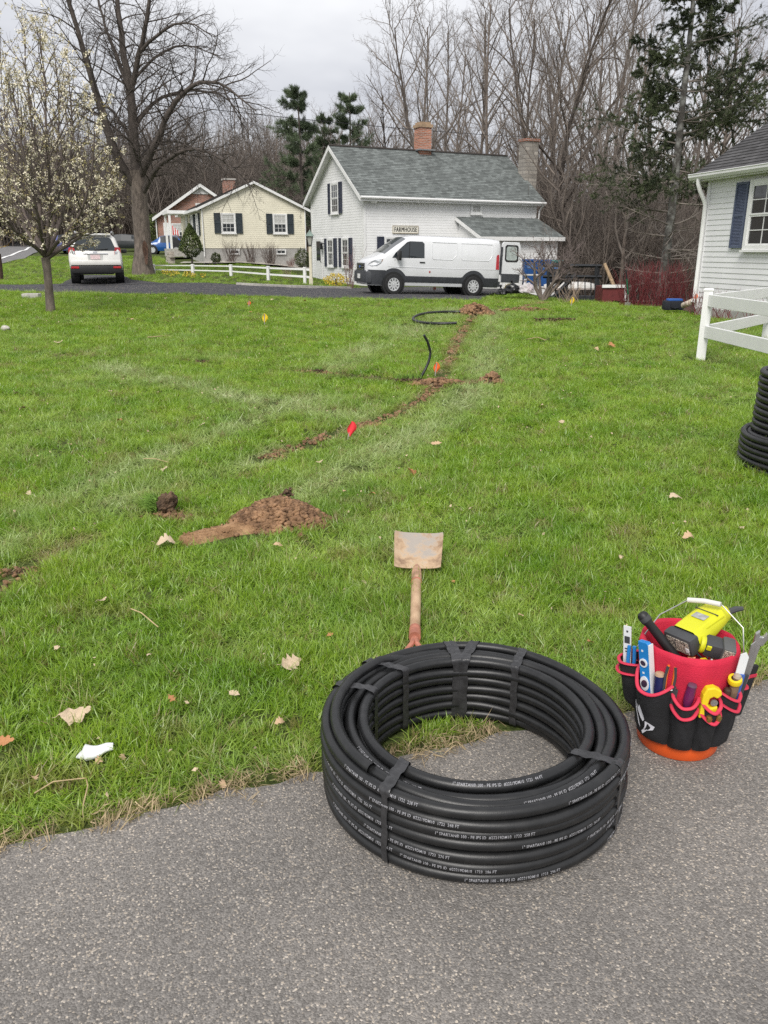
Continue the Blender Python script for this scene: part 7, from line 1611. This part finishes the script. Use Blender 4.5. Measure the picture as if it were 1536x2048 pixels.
# ------------------------------------------------------------------ stacked coils at the right edge
pE = G(1508, 952); rb = .0225
def stack(label, cx_, cy_, z0, n_, Rr, seed, taper=0.0):
    t = thing('pipe_coil', label, 'pipe coil', (cx_, cy_, z0))
    for l in range(n_):
        f = ring_path(Rr - taper * l, rb + l * (2 * rb - .0005), 0, .006, seed + l); turn(t, f, rb, PIPE_N, 110, 12)
    f = ring_path(Rr - taper * n_ - 2 * rb - .001, rb + (n_ - 1) * 2 * rb - .002, 0, .006, seed + 40); turn(t, f, rb, PIPE_N, 110, 12); f = ring_path(Rr - taper * n_ - 4 * rb, rb + (n_ - 1) * 2 * rb - .01, 0, .012, seed + 41); turn(t, f, rb, PIPE_N, 110, 12); return t
stack('lower black pipe coil of the stack at the right edge', pE.x + .545, pE.y + .18, .01, 6, .535, 500, .0); stack('upper black pipe coil of the stack at the right edge', pE.x + .555, pE.y + .18, .01 + 6 * (2 * rb - .0005) + .002, 10, .475, 520, .001)

# ------------------------------------------------------------------ square-mouth shovel
RUST = M('rust_steel', (.34, .20, .13), .8, .35, 14, .4, 60, base2=(.50, .38, .27)); WOODH = M('ash_handle', (.50, .31, .18), .65, .25, 9, .2, 80, stretch=(1, 1, 1), base2=(.58, .40, .25)); REDW = M('red_wood', (.45, .17, .11), .6, .25, 20)
def clay_blade():
    m, t, b = principled('clay_caked_steel'); tcn = node(t, 'ShaderNodeTexCoord'); n1 = node(t, 'ShaderNodeTexNoise', Scale=11.0, Detail=8.0, Roughness=.65); n2 = node(t, 'ShaderNodeTexNoise', Scale=32.0, Detail=4.0)
    for q in (n1, n2): t.links.new(tcn.outputs['Object'], q.inputs['Vector'])
    r = node(t, 'ShaderNodeValToRGB'); t.links.new(n1.outputs['Fac'], r.inputs[0]); e = r.color_ramp.elements; e[0].position = .33; e[0].color = (.26, .17, .11, 1); e[1].position = .62; e[1].color = (.60, .45, .30, 1); k = e.new(.47); k.color = (.47, .33, .21, 1); k = e.new(.75); k.color = (.55, .50, .44, 1)
    n3 = node(t, 'ShaderNodeTexNoise', Scale=5.5, Detail=6.0, Roughness=.7); t.links.new(tcn.outputs['Object'], n3.inputs['Vector']); r3 = node(t, 'ShaderNodeValToRGB'); t.links.new(n3.outputs['Fac'], r3.inputs[0]); r3.color_ramp.elements[0].position = .50; r3.color_ramp.elements[1].position = .60
    mg = node(t, 'ShaderNodeMix', data_type='RGBA'); t.links.new(r3.outputs[0], mg.inputs[0]); t.links.new(r.outputs[0], mg.inputs[6]); mg.inputs[7].default_value = (.36, .32, .28, 1); t.links.new(mg.outputs[2], b.inputs['Base Color']); b.inputs['Roughness'].default_value = .9; bp = node(t, 'ShaderNodeBump', Strength=.5, Distance=.004); t.links.new(n2.outputs['Fac'], bp.inputs['Height']); t.links.new(bp.outputs[0], b.inputs['Normal']); return m
CLAY = clay_blade()
ps_ = G(834, 1164); SV = thing('shovel', 'square-mouth shovel with clay-caked blade lying behind the pipe coil', 'shovel', ps_)
def sv(px, py, d): return at(px, py, d) - ps_
nx_, ny_ = 12, 12; V = []; dB, dT_ = ps_.y + .0, ps_.y + .275
for j in range(ny_):
    for i in range(nx_):
        u, v = i / (nx_ - 1) * 2 - 1, j / (ny_ - 1); L0 = Vector(sv(788, 1157, dB)).lerp(sv(788.5, 1080, dT_), v); R0 = Vector(sv(880, 1159, dB)).lerp(sv(886, 1084, dT_), v); q = L0.lerp(R0, (u + 1) / 2)
        q.z += .022 * abs(u) ** 5 + .012 * (1 - v) ** 6 + .045 + (-.02 * (1 - u * u) * (1 - v) * 0); q.y -= .03 * abs(u) ** 6
        if abs(u) > .99 and v > .95: q = q.lerp(L0.lerp(R0, .5), .03)
        V.append(q)
n0 = len(V); Vb = [q + Vector((0, .003, -.004)) for q in V]; mb = MB()
fs = [(j * nx_ + i, j * nx_ + i + 1, (j + 1) * nx_ + i + 1, (j + 1) * nx_ + i) for j in range(ny_ - 1) for i in range(nx_ - 1)]; border = [i for i in range(nx_)] + [j * nx_ + nx_ - 1 for j in range(1, ny_)] + [(ny_ - 1) * nx_ + i for i in range(nx_ - 2, -1, -1)] + [j * nx_ for j in range(ny_ - 2, 0, -1)]
mb.add(V + Vb, fs + [tuple(n0 + k for k in f[::-1]) for f in fs] + [(a, n0 + a, n0 + b_, b_) for a, b_ in zip(border, border[1:] + border[:1])]); mb.build('blade', CLAY, SV, True, 0, 40)
# handle runs towards the camera and down to the D-grip behind the coil
hb = Vector(sv(833, 1140, dB + .06)) + Vector((0, 0, .03)); h1 = Vector(sv(833, 1168, dB - .04)) + Vector((0, 0, .05)); h2 = Vector(sv(832.5, 1215, dB - .30)) + Vector((0, 0, 0)); pend = at(829, 1292, 2.86) - ps_
mb = MB(); mb.tube([hb, hb.lerp(h1, .5), h1, h1.lerp(pend, .12)], [.010, .022, .0265, .0255], 10); mb.build('socket', M('socket_clay', (.44, .26, .17), .85, .3, 30), SV, True)
mb = MB(); mb.tube([h1.lerp(pend, t_) for t_ in (.10, .3, .55, .80)], [.0235, .0235, .023, .022], 12); mb.build('handle', WOODH, SV, True)
mb = MB(); ub = h1.lerp(pend, .80); dirh = (pend - h1).normalized(); mb.tube([h1.lerp(pend, .79), h1.lerp(pend, .90)], [.0245, .025], 12); mb.tube([h1.lerp(pend, .12), h1.lerp(pend, .135)], .0258, 12)
for s in (-1, 1): mb.tube([h1.lerp(pend, .88), h1.lerp(pend, .98) + Vector((s * .012, 0, 0)), pend + dirh * .05 + Vector((s * .035, 0, 0)), pend + dirh * .12 + Vector((s * .05, 0, 0))], .011, 8)
mb.tube([pend + dirh * .12 + Vector((-.055, 0, 0)), pend + dirh * .12 + Vector((.055, 0, 0))], .014, 10); mb.build('d_grip', REDW, SV, True)

# ------------------------------------------------------------------ white plastic scrap
pw_ = G(190, 1524); WS = thing('plastic_scrap', 'curved scrap of shiny white plastic on the near grass', 'litter', pw_ + Vector((0, 0, .040)), rot=(.15, -.12, .22)); WS.scale = (1.12, 1.12, 1.12); mb = MB(); V = []; nn = 22; mm_ = 14
for i in range(nn):
    t_ = i / (nn - 1); w = .030 * (math.sin(PI * min(1, t_ * 1.9) * .5) if t_ < .26 else (1 - .62 * ((t_ - .26) / .74) ** .7)) + .0015; x_ = -.052 + .108 * t_
    for j in range(mm_):
        a = -.55 + (PI + 1.1) * j / (mm_ - 1); V.append((x_, w * math.cos(a), w * .62 * math.sin(a) + .004 * math.sin(t_ * 9) - .008 * (t_ < .2)))
mb.add(V, [(i * mm_ + j, (i + 1) * mm_ + j, (i + 1) * mm_ + j + 1, i * mm_ + j + 1) for i in range(nn - 1) for j in range(mm_ - 1)] + [tuple(range(mm_))]); mb.build('shell', M('gloss_white_plastic', (.82, .83, .84), .22, .04, 10, coat=.3), WS, True, 0, 60)
# ------------------------------------------------------------------ tool bucket
BK = thing('tool_bucket', 'red bucket organiser with black pockets full of hand tools on the driveway', 'bucket', (BUCKET_C.x, BUCKET_C.y, .008), R(-23))
ORG = M('bucket_orange', (.72, .10, .015), .4, .06, 6); REDF = M('red_canvas', (.56, .012, .045), .75, .10, 18, .25, 240); BLKF = M('black_canvas', (.013, .013, .015), .85, .25, 30, .3, 260); TRIMR = M('red_piping', (.60, .03, .07), .6, .1)
HB = .365; rB, rT = .127, .143
def br(z): return rB + (rT - rB) * z / HB
mb = MB(); mb.lathe([(.001, .004), (rB - .004, .0), (rB, .006), (rB + .002, .03), (br(.1), .1), (br(.34), .34), (br(.34) - .004, .34), (br(.1) - .006, .06), (.001, .02)], 48, None, caps=False); mb.build('bucket', ORG, BK, True, 0, 50)
# red liner folded over the rim
V = []; n = 72; prof = [(.006, .10), (.007, .16), (.008, .24), (.0085, .31), (.008, .355), (.004, .372), (-.003, .374), (-.010, .366), (-.012, .33), (-.014, .24), (-.016, .12)]
mb = MB()
for k, (off, z) in enumerate(prof):
    for i in range(n):
        a = 2 * PI * i / n; w = .0022 * math.sin(5 * a + k * .7) + .0016 * math.sin(11 * a - k) ; rr = br(z) + off + (w if 0 < k < 10 else 0); V.append((rr * math.cos(a), rr * math.sin(a), z + (.003 * math.sin(3 * a + 1) if 3 < k < 8 else 0)))
mb.add(V, [(k * n + i, k * n + (i + 1) % n, (k + 1) * n + (i + 1) % n, (k + 1) * n + i) for k in range(len(prof) - 1) for i in range(n)]); mb.build('liner', REDF, BK, True, 0, 0)
mb = MB(); mb.lathe([(.001, .20), (br(.2) - .016, .20)], 32, None, caps=False); mb.build('inner_floor', BLKF, BK)
# black skirt of pockets
mb = MB(); mb.lathe([(br(.05) + .004, .055), (br(.06) + .010, .06), (br(.12) + .012, .12), (br(.17) + .010, .175), (br(.18) + .006, .18)], 64, None, caps=False); mb.build('skirt', BLKF, BK, True)
def pol(phi, r, z): a = R(phi) - PI / 2; return Vector((r * math.cos(a), r * math.sin(a), z))
def pocket(p0, p1, z0, zt, dip, bulge, name='pocket', inner=None, sag=0.0, trims=1, lift=.012):
    nu, nv = 16, 12; V = []; mb = MB(); top = []
    for j in range(nv):
        for i in range(nu):
            u, v = i / (nu - 1), j / (nv - 1); ztop = zt - dip * math.sin(PI * u) - sag * (1 - u); z = z0 + (ztop - z0) * v; b_ = bulge * (math.sin(PI * u) ** .7) * (.55 + .55 * v ** .8) * (1 if v > .05 else .5)
            b_ += .0022 * math.sin(u * 17 + v * 5 + p0) * math.sin(v * 7); q = pol(p0 + (p1 - p0) * u, br(z) + lift + b_, z); V.append(q)
            if j == nv - 1: top.append(q)
    n0 = len(V); mb.add(V, [(j * nu + i, j * nu + i + 1, (j + 1) * nu + i + 1, (j + 1) * nu + i) for j in range(nv - 1) for i in range(nu - 1)])
    # cloth thickness at the mouth
    inn = [q - Vector((q.x, q.y, 0)).normalized() * .004 - Vector((0, 0, .03)) for q in top]; mb.add(top + inn, [(i, i + 1, nu + i + 1, nu + i) for i in range(nu - 1)])
    pk = mb.build(name, BLKF, BK, True, 0, 60)
    for t_ in range(trims):
        path = [q + Vector((0, 0, .002 - .036 * t_)) + Vector((q.x, q.y, 0)).normalized() * (.0015 + .002 * t_) for q in top]; m2 = MB(); m2.tube(path, .0058, 8, True, .6); m2.build('pocket_trim', TRIMR, pk, True)
    return pk
pocket(-60, -11, .058, .272, .046, .040, sag=-.016); pocket(-10, 19, .056, .246, .022, .036, trims=2); pocket(20, 45, .056, .240, .028, .034, trims=2); pocket(46, 74, .058, .258, .022, .034, trims=2); pocket(76, 104, .06, .285, .012, .028, trims=2); pocket(-104, -64, .115, .278, .012, .052, trims=2); pocket(110, 180, .06, .25, .02, .02); pocket(182, 250, .06, .25, .02, .02)
# white emblem on the big pocket
def emb(poly_):
    mb = MB(); V = []
    for u, v in poly_:
        z = .088 + v * .100; phi = -50 + u * 27; uu = (phi + 60) / 49; vv = (z - .058) / (.235 - .058); q = pol(phi, br(z) + .0145 + .040 * math.sin(PI * uu) ** .7 * (.55 + .55 * vv ** .8), z); V.append(q)
    n_ = len(V); c_ = sum(V, Vector()) / n_; mb.add(V + [c_], [(i, (i + 1) % n_, n_) for i in range(n_)]); return mb
EMB = M('emblem_white', (.72, .72, .78), .7, .1); eo = thing('x', 'y', 'z') if False else None
for pg in ([(0, .95), (.10, 1.0), (.14, .9), (.16, .66), (.34, .30), (.38, .10), (.28, .22), (.08, .62), (.02, .80)], [(.22, .92), (.30, .74), (.34, .96), (.56, .62), (.60, .50), (.52, .40), (.40, .52), (.26, .70)], [(.62, .46), (1.0, .36), (.94, .22), (.70, .12), (.50, -.08), (.44, 0), (.56, .14), (.62, .28)]): emb(pg).build('emblem', EMB, BK)
# wire bail with a white grip
STEEL = M('galvanised_wire', (.45, .45, .44), .35, .1, metallic=.8); WGRIP = M('grip_white', (.68, .67, .62), .5, .08)
e0 = pol(-80, rT + .012, .345); e1 = pol(82, rT + .012, .33)
g0, g1 = Vector((-.020, .075, .472)), Vector((.078, .045, .486))
HD = MB(); HD.tube([e0 + Vector((0, 0, -.02)), e0 + Vector((.01, .01, .01)), e0.lerp(g0, .5) + Vector((-.012, .01, .015)), g0 - Vector((.004, 0, .004)), g0], .0022, 8); HD.tube([g1, g1 + Vector((.006, 0, -.003)), e1.lerp(g1, .45) + Vector((.03, 0, .035)), e1 + Vector((.006, 0, .04)), e1 + Vector((-.004, 0, 0))], .0022, 8); hw = HD.build('handle_wire', STEEL, BK, True)
mb = MB(); mb.tube([g0, g0.lerp(g1, .5) + Vector((0, 0, .004)), g1], .0085, 12); mb.build('handle_grip', WGRIP, hw, True)

# ------------------------------------------------------------------ tools (each a thing of its own); coordinates local to the bucket
BW = BK.matrix_basis.copy() if False else Matrix.Translation((BUCKET_C.x, BUCKET_C.y, .008)) @ Matrix.Rotation(R(-23), 4, 'Z')
def tool(name, label, cat, base, up, roll=0.0):
    # local z runs up the tool from its base; roll turns it about that axis
    z = Vector(up).normalized(); y = Vector((0, 1, 0)); x = y.cross(z).normalized(); y = z.cross(x); m = Matrix((x, y, z)).transposed().to_4x4() @ Matrix.Rotation(roll, 4, 'Z'); m.translation = Vector(base); m = BW @ m
    o = bpy.data.objects.new(name, None); COL.objects.link(o); o.empty_display_size = .05; o.matrix_basis = m; return tag(o, label, cat)
LBLU = M('level_blue', (.02, .22, .58), .35, .08); LWHT = M('level_white', (.75, .77, .78), .4, .06); DKV = M('vial_dark', (.05, .035, .06), .2, .2); ORT = M('tool_orange', (.75, .16, .02), .45, .1); YEL = M('tool_yellow', (.80, .60, .015), .45, .08); YLG = M('tool_lime_yellow', (.62, .62, .015), .45, .08); GRP = M('rubber_grey', (.05, .052, .055), .6, .15); STL = M('tool_steel', (.50, .50, .50), .3, .15, 20, metallic=.85); BRN = M('worn_wood_grip', (.20, .13, .08), .6, .3, 30); NVY = M('navy_grip', (.015, .02, .09), .4, .2)
# torpedo level
o = tool('torpedo_level', 'blue torpedo level leaning in the big front pocket', 'level', pol(-36, 0.150, .13), (-.15, .02, 1.0), R(-32))
mb = MB(); L_ = .265; P = [(-.019, 0), (.019, 0), (.0195, L_ - .006), (.012, L_), (-.019, L_)]
mb.prism([(x_, -.009, z_) for x_, z_ in P], (0, .018, 0)); mb.build('body', LBLU, o, False, .002); mb = MB(); mb.box((.0215, 0, L_ / 2), (.004, .02, L_ - .01)); mb.build('edge', LWHT, o)
for z_, w_, h_ in ((.195, .020, .020), (.125, .022, .034)):
    q = MB(); q.lathe([(.001, 0), (1, 0), (1, 1), (.001, 1)], 20, Matrix.Translation((-.001, -.0095, z_)) @ Matrix.Rotation(PI / 2, 4, 'X') @ Matrix.Diagonal((w_ * .72, h_ * .72, .003, 1))); q.build('vial_ring', LWHT, o); q = MB(); q.lathe([(.001, 0), (1, 0), (1, 1), (.001, 1)], 18, Matrix.Translation((-.001, -.0125, z_)) @ Matrix.Rotation(PI / 2, 4, 'X') @ Matrix.Rotation(-.5, 4, 'Z') @ Matrix.Diagonal((w_ * .48, h_ * .40, .0012, 1))); q.build('vial', DKV, o)
for z_ in (.235, .160): q = MB(); q.box((-.004, -.0096, z_), (.007, .0008, .006)); q.build('print_mark', LWHT, o)
# navy screwdriver, orange pliers, etc. in the front pocket
def driver(name, label, base, up, mat, L_=.12, r=.014, tipm=None, capm=None, roll=0):
    o = tool(name, label, 'screwdriver', base, up, roll); mb = MB(); V = [(r * .55, -.03), (r * .6, 0), (r * .95, .02), (r, L_ * .5), (r * .9, L_ * .8), (r * .95, L_ * .9)]
    mb.lathe(V, 12); mb.build('handle', mat, o, True); mb = MB(); mb.lathe([(r * .95, L_ * .9), (r * .8, L_ * .97), (r * .4, L_)], 12); mb.build('cap', capm or mat, o, True); mb = MB(); mb.lathe([(.0035, -.13), (.0035, -.03)], 8); mb.build('shank', STL, o, True); return o
driver('screwdriver', 'dark blue screwdriver next to the blue level', pol(-25, 0.154, .205), (-.06, -.02, 1), NVY, .105, .017, capm=M('cap_tan2', (.42, .28, .18), .5))
o = tool('wire_stripper', 'orange and black wire stripper standing in the big pocket', 'pliers', pol(-17, 0.150, .205), (.03, 0, 1), R(10))
for s in (-1, 1):
    mb = MB(); mb.tube([(s * .004, 0, .0), (s * .011, 0, .05), (s * .012, -.002, .10), (s * .009, -.002, .135)], [.006, .0075, .0075, .006], 8, True, .7); hn = mb.build('handle', ORT, o, True); mb = MB(); mb.tube([(s * .013, -.005, .03), (s * .0145, -.006, .10), (s * .011, -.006, .134)], .0048, 8); mb.build('grip_inlay', GRP, hn, True)
mb = MB(); mb.tube([(-.014, -.008, .055), (0, -.011, .05), (.014, -.008, .058)], .0012, 6); mb.tube([(-.006, 0, -.05), (.0, 0, .01)], .01, 8); mb.build('spring', STL, o, True)
o = tool('hex_key_set', 'black folding key set right of the wire stripper', 'hex keys', pol(-12, 0.150, .205), (.08, 0, 1), 0)
for k in range(4): mb = MB(); mb.cbox((.002 + .003 * k, -.002 * k, .03 + .006 * (k % 2)), (.005, .012, .07 - .006 * k), .0015); mb.build('key', GRP, o)
m, t, b = principled('purple_acetate'); b.inputs['Base Color'].default_value = (.20, .03, .13, 1); b.inputs['Roughness'].default_value = .18; b.inputs['Transmission Weight'].default_value = .35; PUR = m
driver('screwdriver', 'translucent purple-handled screwdriver in a middle pocket', pol(6, 0.156, .215), (.12, 0, 1), PUR, .085, .0155, capm=M('purple_cap', (.12, .05, .09), .3))
# tubing cutter: yellow C-shaped head
o = tool('tubing_cutter', 'yellow C-shaped tubing cutter in a narrow pocket', 'pipe cutter', pol(29, 0.158, .205), (.06, 0, 1), R(20))
C_ = [(-.026, -.02), (-.026, .062), (-.018, .084), (.004, .090), (.026, .080), (.030, .066), (.018, .052), (.006, .058), (-.004, .050), (-.006, .030), (.004, .018), (.024, .026), (.026, .010), (.016, -.01)]
mb = MB(); mb.prism([(x_, -.013, z_) for x_, z_ in C_], (0, .026, 0)); mb.build('body', YEL, o, False, .004); mb = MB(); mb.lathe([(.001, 0), (.011, 0), (.011, .006), (.001, .006)], 16, Matrix.Translation((.012, -.004, .036)) @ Matrix.Rotation(PI / 2, 4, 'X')); mb.build('cutting_wheel', STL, o, True)
for k, ph in enumerate((28, 38)): o = tool('brass_fitting', ['left brass fitting in the lower mouth of the narrow pocket', 'right brass fitting in the lower mouth of the narrow pocket'][k], 'fitting', pol(ph, 0.180, .186), (0, -.3, 1)); mb = MB(); mb.lathe([(.009, 0), (.009, .012), (.007, .018), (.001, .019)], 12); mb.build('body', M('brass', (.45, .28, .08), .35, .15, metallic=.8), o, True); mb = MB(); mb.lathe([(.010, .004), (.0105, .008), (.010, .011)], 6, None, caps=False); mb.build('hex', MATS['brass'], o)
# right-hand pockets: wooden hammer-handle, yellow-ringed cutter, knife, chisel
driver('screwdriver', 'worn brown wooden-handled tool in the right pocket', pol(60, 0.160, .205), (.10, 0, 1), BRN, .115, .014, capm=M('worn_cap', (.40, .34, .26), .5))
driver('screwdriver', 'short dark brown driver beside the yellow-ringed tool', pol(52, 0.154, .205), (.10, 0, 1), M('dark_brown_grip', (.06, .035, .025), .4), .07, .012)
o = tool('tape_ring', 'round yellow tape tool behind the brown handle', 'tape', pol(60, 0.166, .298), (.0, -.35, 1)); mb = MB(); mb.lathe([(.012, -.008), (.020, -.008), (.022, 0), (.020, .010), (.012, .010)], 20, None, caps=False); mb.build('ring', YEL, o, True, 0, 60); mb = MB(); mb.lathe([(.001, -.004), (.013, -.004)], 16, None, caps=False); mb.build('core', GRP, o)
def blade_tool(name, label, cat, base, up, roll, L_, w, mat, hmat, hl):
    o = tool(name, label, cat, base, up, roll); mb = MB(); mb.prism([(-w / 2, -.0015, 0), (w / 2, -.0015, 0), (w / 2, -.0015, L_ * .9), (w * .1, -.0015, L_), (-w / 2, -.0015, L_ * .94)], (0, .003, 0)); mb.build('blade', mat, o); mb = MB(); mb.cbox((0, 0, hl / 2 - .03), (w * 1.25, .012, hl), .004); mb.build('grip', hmat, o, True); return o
blade_tool('utility_knife', 'white and blue utility knife in the right side pocket', 'knife', pol(66, 0.162, .245), (.10, 0, 1), R(20), .145, .026, LWHT, M('knife_blue', (.05, .12, .42), .4), .10)
blade_tool('pull_saw', 'toothed steel saw blade rising from the right side pocket', 'saw', pol(76, 0.168, .235), (.12, 0, 1), R(35), .185, .020, STL, GRP, .10)
o = tool('adjustable_spanner', 'steel spanner with a chunky head rising highest on the right', 'spanner', pol(82, 0.170, .225), (.16, 0, 1), R(15)); mb = MB(); mb.cbox((0, 0, .09), (.014, .006, .2), .002); mb.build('shank', STL, o); mb = MB(); mb.prism([(-.016, -.006, .175), (.012, -.006, .18), (.020, -.006, .205), (.012, -.006, .225), (.004, -.006, .208), (-.006, -.006, .208), (-.010, -.006, .228), (-.020, -.006, .215)], (0, .012, 0)); mb.build('jaw', STL, o, False, .002)
o = tool('black_sheath', 'black flat sheath hanging on the right side of the bucket', 'sheath', pol(100, 0.168, .12), (.16, 0, 1), R(50)); mb = MB(); mb.cbox((0, 0, .09), (.05, .014, .19), .005); mb.build('body', BLKF, o, True); mb = MB(); mb.cbox((0, -.008, .15), (.052, .003, .012), .001); mb.build('band', TRIMR, o)
# left side pocket: white ruler card, steel snips, blue handle
o = tool('ruler_card', 'white-faced steel rule in the left side pocket', 'ruler', pol(-83, 0.178, .22), (-.08, 0, 1), R(-18)); mb = MB(); mb.box((0, 0, .075), (.026, .003, .19)); mb.build('plate', LWHT, o)
for z_, w_, h_ in ((.152, .006, .006), (.122, .018, .024), (.09, .016, .004), (.08, .012, .004)): mb = MB(); mb.box((0, -.0022, z_), (w_, .001, h_)); mb.build('print_block', GRP, o)
o = tool('tin_snips', 'steel snips with worn handles in the left side pocket', 'snips', pol(-90, 0.180, .22), (-.05, 0, 1), R(-10))
for s in (-1, 1): mb = MB(); mb.tube([(s * .003, 0, 0), (s * .010, 0, .04), (s * .011, 0, .075), (s * .004, 0, .10)], [.005, .006, .006, .003], 8); mb.build('handle', STL if s > 0 else BRN, o, True)
o = tool('blue_pliers', 'blue-handled pliers behind the white rule', 'pliers', pol(-75, 0.170, .23), (-.05, .05, 1), R(0))
for s in (-1, 1): mb = MB(); mb.tube([(s * .004, 0, 0), (s * .010, 0, .05), (s * .008, 0, .10)], .006, 8); mb.build('handle', LBLU, o, True)
# inside: big lime-yellow power tool, black tube, second battery tool, wires
LABEL = M('battery_label', (.20, .18, .16), .6, .8, 260, base2=(.60, .52, .42), lo=.42, hi=.56); GREYL = M('label_grey', (.36, .36, .34), .5, .2, 60)
def battery_tool(name, label, loc, eul, s, colr):
    o = bpy.data.objects.new(name, None); COL.objects.link(o); o.empty_display_size = .05; o.matrix_basis = BW @ Matrix.Translation(loc) @ Euler(eul).to_matrix().to_4x4() @ Matrix.Scale(s, 4); tag(o, label, 'power tool'); return o
o = battery_tool('power_tool', 'big lime-yellow cordless tool lying across the bucket mouth, battery facing out', (.010, .005, .396), (R(18), R(-4), R(-38)), .84, YLG)
# body runs along local +y; battery face at -y
mb = MB(); prof_ = [(-.058, -.030), (.058, -.030), (.066, -.012), (.062, .018), (.044, .040), (-.044, .040), (-.062, .018), (-.066, -.012)]
sec = [(-.045, 1.0, 0), (-.02, 1.04, .0), (.05, .98, .004), (.11, .88, .010), (.15, .76, .010), (.165, .5, .006)]; V = []
for y_, k, dz_ in sec: V += [(x_ * k, y_, z_ * k + dz_) for x_, z_ in prof_]
mb.add(V, [(i * 8 + j, i * 8 + (j + 1) % 8, (i + 1) * 8 + (j + 1) % 8, (i + 1) * 8 + j) for i in range(len(sec) - 1) for j in range(8)] + [tuple(range(40, 48))]); mb.build('housing', YLG, o, True, .004, 40)
mb = MB(); mb.cbox((0, -.066, -.002), (.128, .050, .074), .012); bt = mb.build('battery', GRP, o, True); mb = MB(); mb.cbox((.004, -.092, -.004), (.100, .004, .054), .002); mb.build('label_plate', LABEL, bt); mb = MB(); mb.box((.048, -.0945, -.010), (.014, .002, .018)); mb.build('label_mark', LWHT, bt); mb = MB(); mb.box((-.006, -.0945, .006), (.003, .002, .030)); mb.build('label_rule', GRP, bt)
mb = MB(); mb.box((0, .045, .0455), (.058, .032, .002), (R(-2), 0, 0)); mb.build('name_plate', GREYL, o); mb = MB(); mb.box((0, .082, .0450), (.105, .003, .004)); mb.build('seam', GRP, o)
mb = MB(); mb.tube([(.03, .15, .01), (.045, .185, .012), (.062, .205, .01)], [.012, .012, .008], 8); mb.build('nozzle', GRP, o, True)
for s in (-1, 1): mb = MB(); mb.cbox((s * .05, .06, .028), (.014, .10, .012), .004); mb.build('side_rib', YLG, o, True)
o = tool('black_tube', 'black rubber-gripped bar leaning out of the bucket to the left', 'bar', (-.010, -.052, .30), (-.74, -.02, .82), 0); mb = MB(); mb.lathe([(.014, -.02), (.0155, .02), (.0155, .10), (.014, .17), (.0175, .18), (.0175, .205), (.012, .212), (.001, .212)], 20); mb.build('grip', M('rubber_black', (.014, .014, .015), .5, .15), o, True, 0, 50); mb = MB(); mb.lathe([(.0178, .183), (.0182, .19), (.0178, .198)], 20, None, caps=False); mb.build('end_ring', GRP, o, True)
o = battery_tool('drill', 'smaller cordless drill, battery up, at the right of the bucket mouth', (.080, -.038, .375), (R(16), R(10), R(8)), .9, YLG)
mb = MB(); mb.cbox((-.012, .0, .0), (.060, .062, .058), .012); mb.build('clamp_body', GRP, o, True); mb = MB(); mb.cbox((.036, -.002, .002), (.044, .072, .066), .010); bt = mb.build('battery', M('battery_grey', (.09, .092, .09), .55, .15), o, True); mb = MB(); mb.cbox((.036, -.037, .004), (.034, .004, .050), .001); mb.build('label_plate', LABEL, bt); mb = MB(); mb.lathe([(.001, 0), (.030, 0), (.033, .008), (.030, .016), (.001, .016)], 18, Matrix.Translation((-.056, .0, 0)) @ Matrix.Rotation(PI / 2, 4, 'Y')); mb.build('yellow_collar', YLG, o, True); mb = MB(); mb.cbox((-.030, -.032, .016), (.016, .006, .018), .002); mb.build('latch', YLG, o)
mb = MB(); mb.tube([(-.05, .01, 0), (-.09, .03, -.03), (-.10, .05, -.08)], .02, 10); mb.build('grip', GRP, o, True)
WIREC = [M('wire_orange', (.80, .20, .03), .4), YEL, M('wire_teal', (.02, .25, .28), .4), M('wire_white', (.6, .6, .6), .4), BLACKP, ORT]
wr = tool('cable_bundle', 'bundle of coloured wires and cords inside the bucket', 'wires', (0, 0, .20), (0, 0, 1)); random.seed(404)
for k in range(16):
    P = []; a = rnd(-2.6, -.3); r0 = rnd(.05, .115)
    for i in range(9): aa_ = a + i * rnd(.12, .22); P.append((r0 * math.cos(aa_) + rnd(-.006, .006), r0 * math.sin(aa_) * .95, .07 + .02 * math.sin(i * .8 + k) + .004 * k))
    mb = MB(); mb.tube(P, rnd(.002, .0045), 7); mb.build('wire', WIREC[k % 6], wr, True)
o = tool('pencil_pair', 'orange pencils sticking up inside the bucket rim', 'pencil', pol(-22, 0.112, .28), (-.5, .1, .9))
for k in range(3): mb = MB(); mb.tube([(.006 * k, 0, -.02), (.006 * k - .002, 0, .075)], .0028, 6); mb.build('pencil', ORT, o, True)
o = tool('yellow_clip', 'small yellow plastic clip among the wires', 'clip', pol(-2, 0.106, .300), (.05, -.1, 1)); mb = MB(); mb.prism([(-.012, -.003, 0), (.012, -.003, 0), (.006, -.003, .022), (.001, -.003, .045), (-.006, -.003, .024)], (0, .008, 0)); mb.build('body', YEL, o, False, .002)
